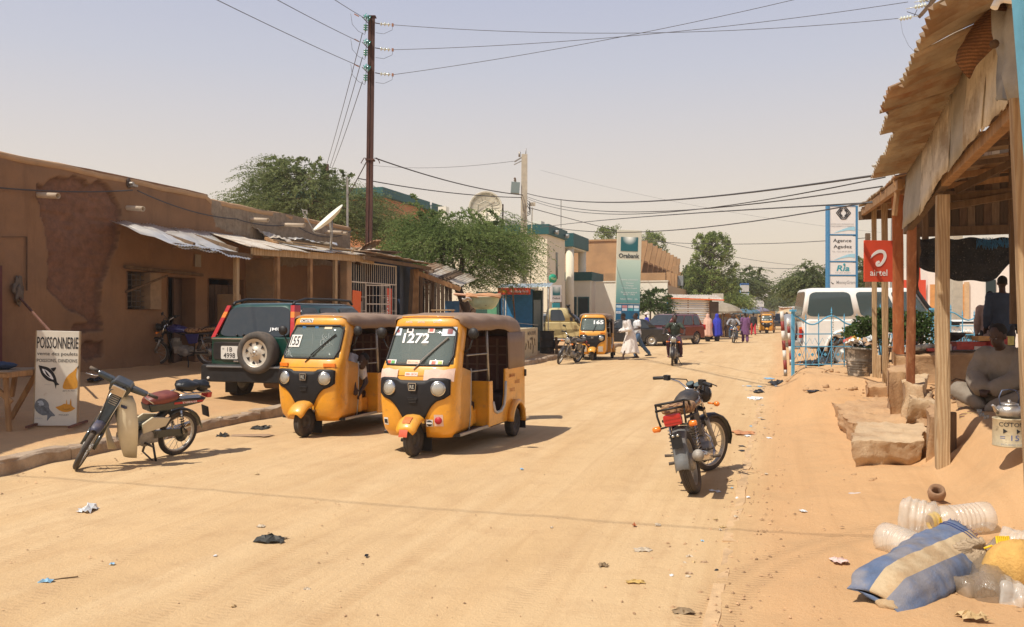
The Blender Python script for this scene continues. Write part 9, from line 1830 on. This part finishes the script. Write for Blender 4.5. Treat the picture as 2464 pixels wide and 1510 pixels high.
# ================================================================ LITTER
def lit(label,x,y,w,h,kind,seed,hh=.05,cat='litter',name='litter'):
    nm,col=cc2[kind] if isinstance(kind,int) else kind;p=G(x,y);b=MB();sx_=w*p.y/FP;sy_=max(.03,h*p.y**2/(FP*CH)*.8);crumple(b,(p.x,p.y,p.z+.004),(sx_,min(sy_,sx_*1.6),hh),seed,5 if w < 14 else 7);return tag(b.build(name,mat('litter_'+nm.replace(' ','_'),col,.6,var=.25,bump=.3)),label,cat)
lit('crumpled white plastic bag alone on the sand in the left foreground',213,1230,34,15,2,1,.07);lit('black rag lying in the middle foreground of the street',652,1303,62,20,('black rag',(.035,.033,.025)),2,.06);lit('blue string scrap at the lower left',112,1403,30,8,5,3,.03)
b=MB();p=G(112,1400);b.tube([G(118,1400)+V((0,0,.008)),G(150,1395)+V((0,0,.008)),G(188,1391)+V((0,0,.008))],.004,5);tag(b.build('twig',woodd),'straight thin twig beside the blue scrap at the lower left','twig')
lit('black rag beside the kerb in front of the dark green off-roader',627,1032,40,10,('black rag',()),5,.06);lit('small black rag on the road left of the bigger one',536,1053,24,14,('black rag',()),6,.08);lit('black plastic scrap on the pavement behind the moped',556,1003,26,8,4,7,.05);lit('pale scrap beside the black one on the pavement',528,1006,16,5,6,8,.02)
b=MB();crumple(b,tuple(G(600,1050)+V((0,0,.01))),(.55,.22,.015),9);tag(b.build('cardboard',mat('litter_brown_paper',())),'flat torn cardboard on the road near the kerb by the black rags','cardboard')
lit('small black bag lying on the pavement behind the fish sign',228,918,28,10,4,10,.12);lit('orange-brown stone-like scrap in the foreground',1526,1267,9,8,('orange scrap',(.45,.15,.06)),11,.04);lit('dry leaf curled on the foreground sand',1452,1364,22,8,('dry leaf',(.25,.17,.09)),12,.03);lit('long cream scrap in the foreground right of centre',1545,1325,40,12,6,13,.02)
lit('white dot of paper in the lower foreground',1616,1387,10,8,2,14,.02);lit('curled ochre peel in the foreground',1528,1403,40,10,('ochre peel',(.50,.33,.10)),15,.02);lit('crushed dark leaf at the bottom of the foreground',1645,1475,50,14,('dry leaf',()),16,.03);lit('pinkish tissue on the sand left of the blue sack',2020,1352,34,14,('pink tissue',(.72,.52,.46)),17,.03)
lit('white and green wrapper at the foot of the broken step',2175,1151,42,10,2,18,.03);lit('pale leaf-shaped paper scrap below the wrapper',2168,1168,60,18,('lilac paper',(.60,.52,.46)),19,.015);lit('faint white paper strip left of the leaf-shaped scrap',2064,1190,34,7,('lilac paper',()),20,.01);lit('crumpled yellowish scrap in front of the blue sack',2340,1490,70,18,('straw scrap',(.52,.36,.17)),21,.05)
lit('black plastic bag beside the kerb in front of the striped pole',1868,926,32,16,4,22,.16,'bag','plastic_bag');lit('large black plastic bag under the blue fence',1982,876,44,30,4,23,.26,'bag','plastic_bag');lit('smaller torn black bag at the foot of the blue fence',1950,878,40,20,4,24,.14,'bag','plastic_bag');lit('orange-brown cardboard scrap right of the parked motorbike',1790,1044,50,12,('orange card',(.50,.22,.09)),25,.04)
lit('white and blue plastic scrap heap by the right kerb',1822,962,34,16,2,26,.07);lit('black rag on the white scrap heap by the right kerb',1826,946,20,12,4,27,.1);lit('pale blue plastic strip near the right kerb',1850,912,22,6,5,28,.03);lit('green wrapper on the dirt bank below the bin',2030,952,14,5,('green wrapper',(.10,.50,.30)),29,.03);lit('grey plastic strip on the dirt bank',1965,942,44,6,4,30,.03);lit('brown shoe-like scrap on the road beyond the rider',1688,848,9,4,1,31,.05)
kinds=[6,2,1,6,('straw scrap',()),5,6,4]
for k in range(70):
    t=rnd.random();y=930+t*t*460 if k < 48 else rnd.uniform(880,1480);kx=1862-(y-930)*.36
    x=kx+rnd.gauss(-25,34) if k < 48 else rnd.uniform(250,2350)
    kk=kinds[k % 8];nm=cc2[kk][0] if isinstance(kk,int) else kk[0];p=G(x,y)
    if p.y > 24:continue
    LM=(('parked motorbike',1.95,8.9),('broken cream step',4.0,9.8),('front yellow rickshaw',-.7,11),('leaning moped',-4.4,10),('blue sack',2.9,5.3),('rickshaw numbered 155',-2.4,13),('ribbed trash bin',6.5,16),('striped pole',6.2,19),('black rag',-1.8,6.5),('crumpled white bag',-3.7,7.6),('fish sign',-6,11.3),('foreground tread marks',.4,5.7),('bottom edge',.3,4.9),('moving motorbike',5.3,28))
    d_,lm,ax_,ay_=min((math.hypot(p.x-a_,p.y-c_),n_,a_,c_) for n_,a_,c_ in LM);rel=('just ' if d_ < .8 else 'well ' if d_ > 2 else '')+(('right of' if p.x > ax_ else 'left of') if abs(p.x-ax_) > abs(p.y-ay_) else ('beyond' if p.y > ay_ else 'this side of'))
    o=lit('small scrap of %s on the sand %s the %s' % (nm,rel,lm),x,y,rnd.uniform(5,16)*(10/p.y)**.3,rnd.uniform(3,6),kk,100+k,.018);o['group']='small scraps of %s' % nm;o.name='litter_scrap'
b=MB()
for k in range(150):
    x,y=((rnd.uniform(1895,2060),rnd.uniform(885,945)),(rnd.uniform(2010,2110),rnd.uniform(925,975)),(rnd.uniform(2045,2260),rnd.uniform(1125,1160)),(rnd.uniform(2160,2300),rnd.uniform(925,1010)))[k % 4]
    p=G(x,y);s_=rnd.uniform(.012,.05)*(1 if k % 4 < 2 else .6);b.ell(p+V((0,0,s_*.3)),(s_*1.2,s_,s_*.75),7,5,wob=.7)
o=b.build('dirt_clods',sandm);o['kind']='stuff'
# small stones and twigs: far too many and too small to count
b=MB()
for k in range(2300):
    u=rnd.random();Yg=3.6+u*u*26;e=rnd.random()
    if e < .30:Xg=-.38+TA*Yg+rnd.gauss(.1,.25)
    elif e < .5:Xg=-8.26+TA*Yg+rnd.gauss(.3,.25)
    elif e < .7:Xg=-.38+TA*Yg+rnd.uniform(0,3.5)
    else:Xg=rnd.uniform(-.6,.62)*Yg
    s_=rnd.uniform(.003,.009)*(1+.5*(e < .5));z=Hs(Xg,Yg)+.003;c=V((Xg,Yg,z));a=rnd.random()*6.28
    d=V((math.cos(a),math.sin(a),0))*s_*rnd.uniform(1,2.2);f_=V((-d.y,d.x,0)).normalized()*s_;h_=V((0,0,s_*.9));i0=len(b.v)
    b.add([c-d,c+f_,c+d,c-f_,c+h_],[(0,1,4),(1,2,4),(2,3,4),(3,0,4)])
o=b.build('gravel',mat('gravel_bits',(.42,.26,.14),.95,isl=.45,bump=0));o['kind']='stuff'
haze(.0009)
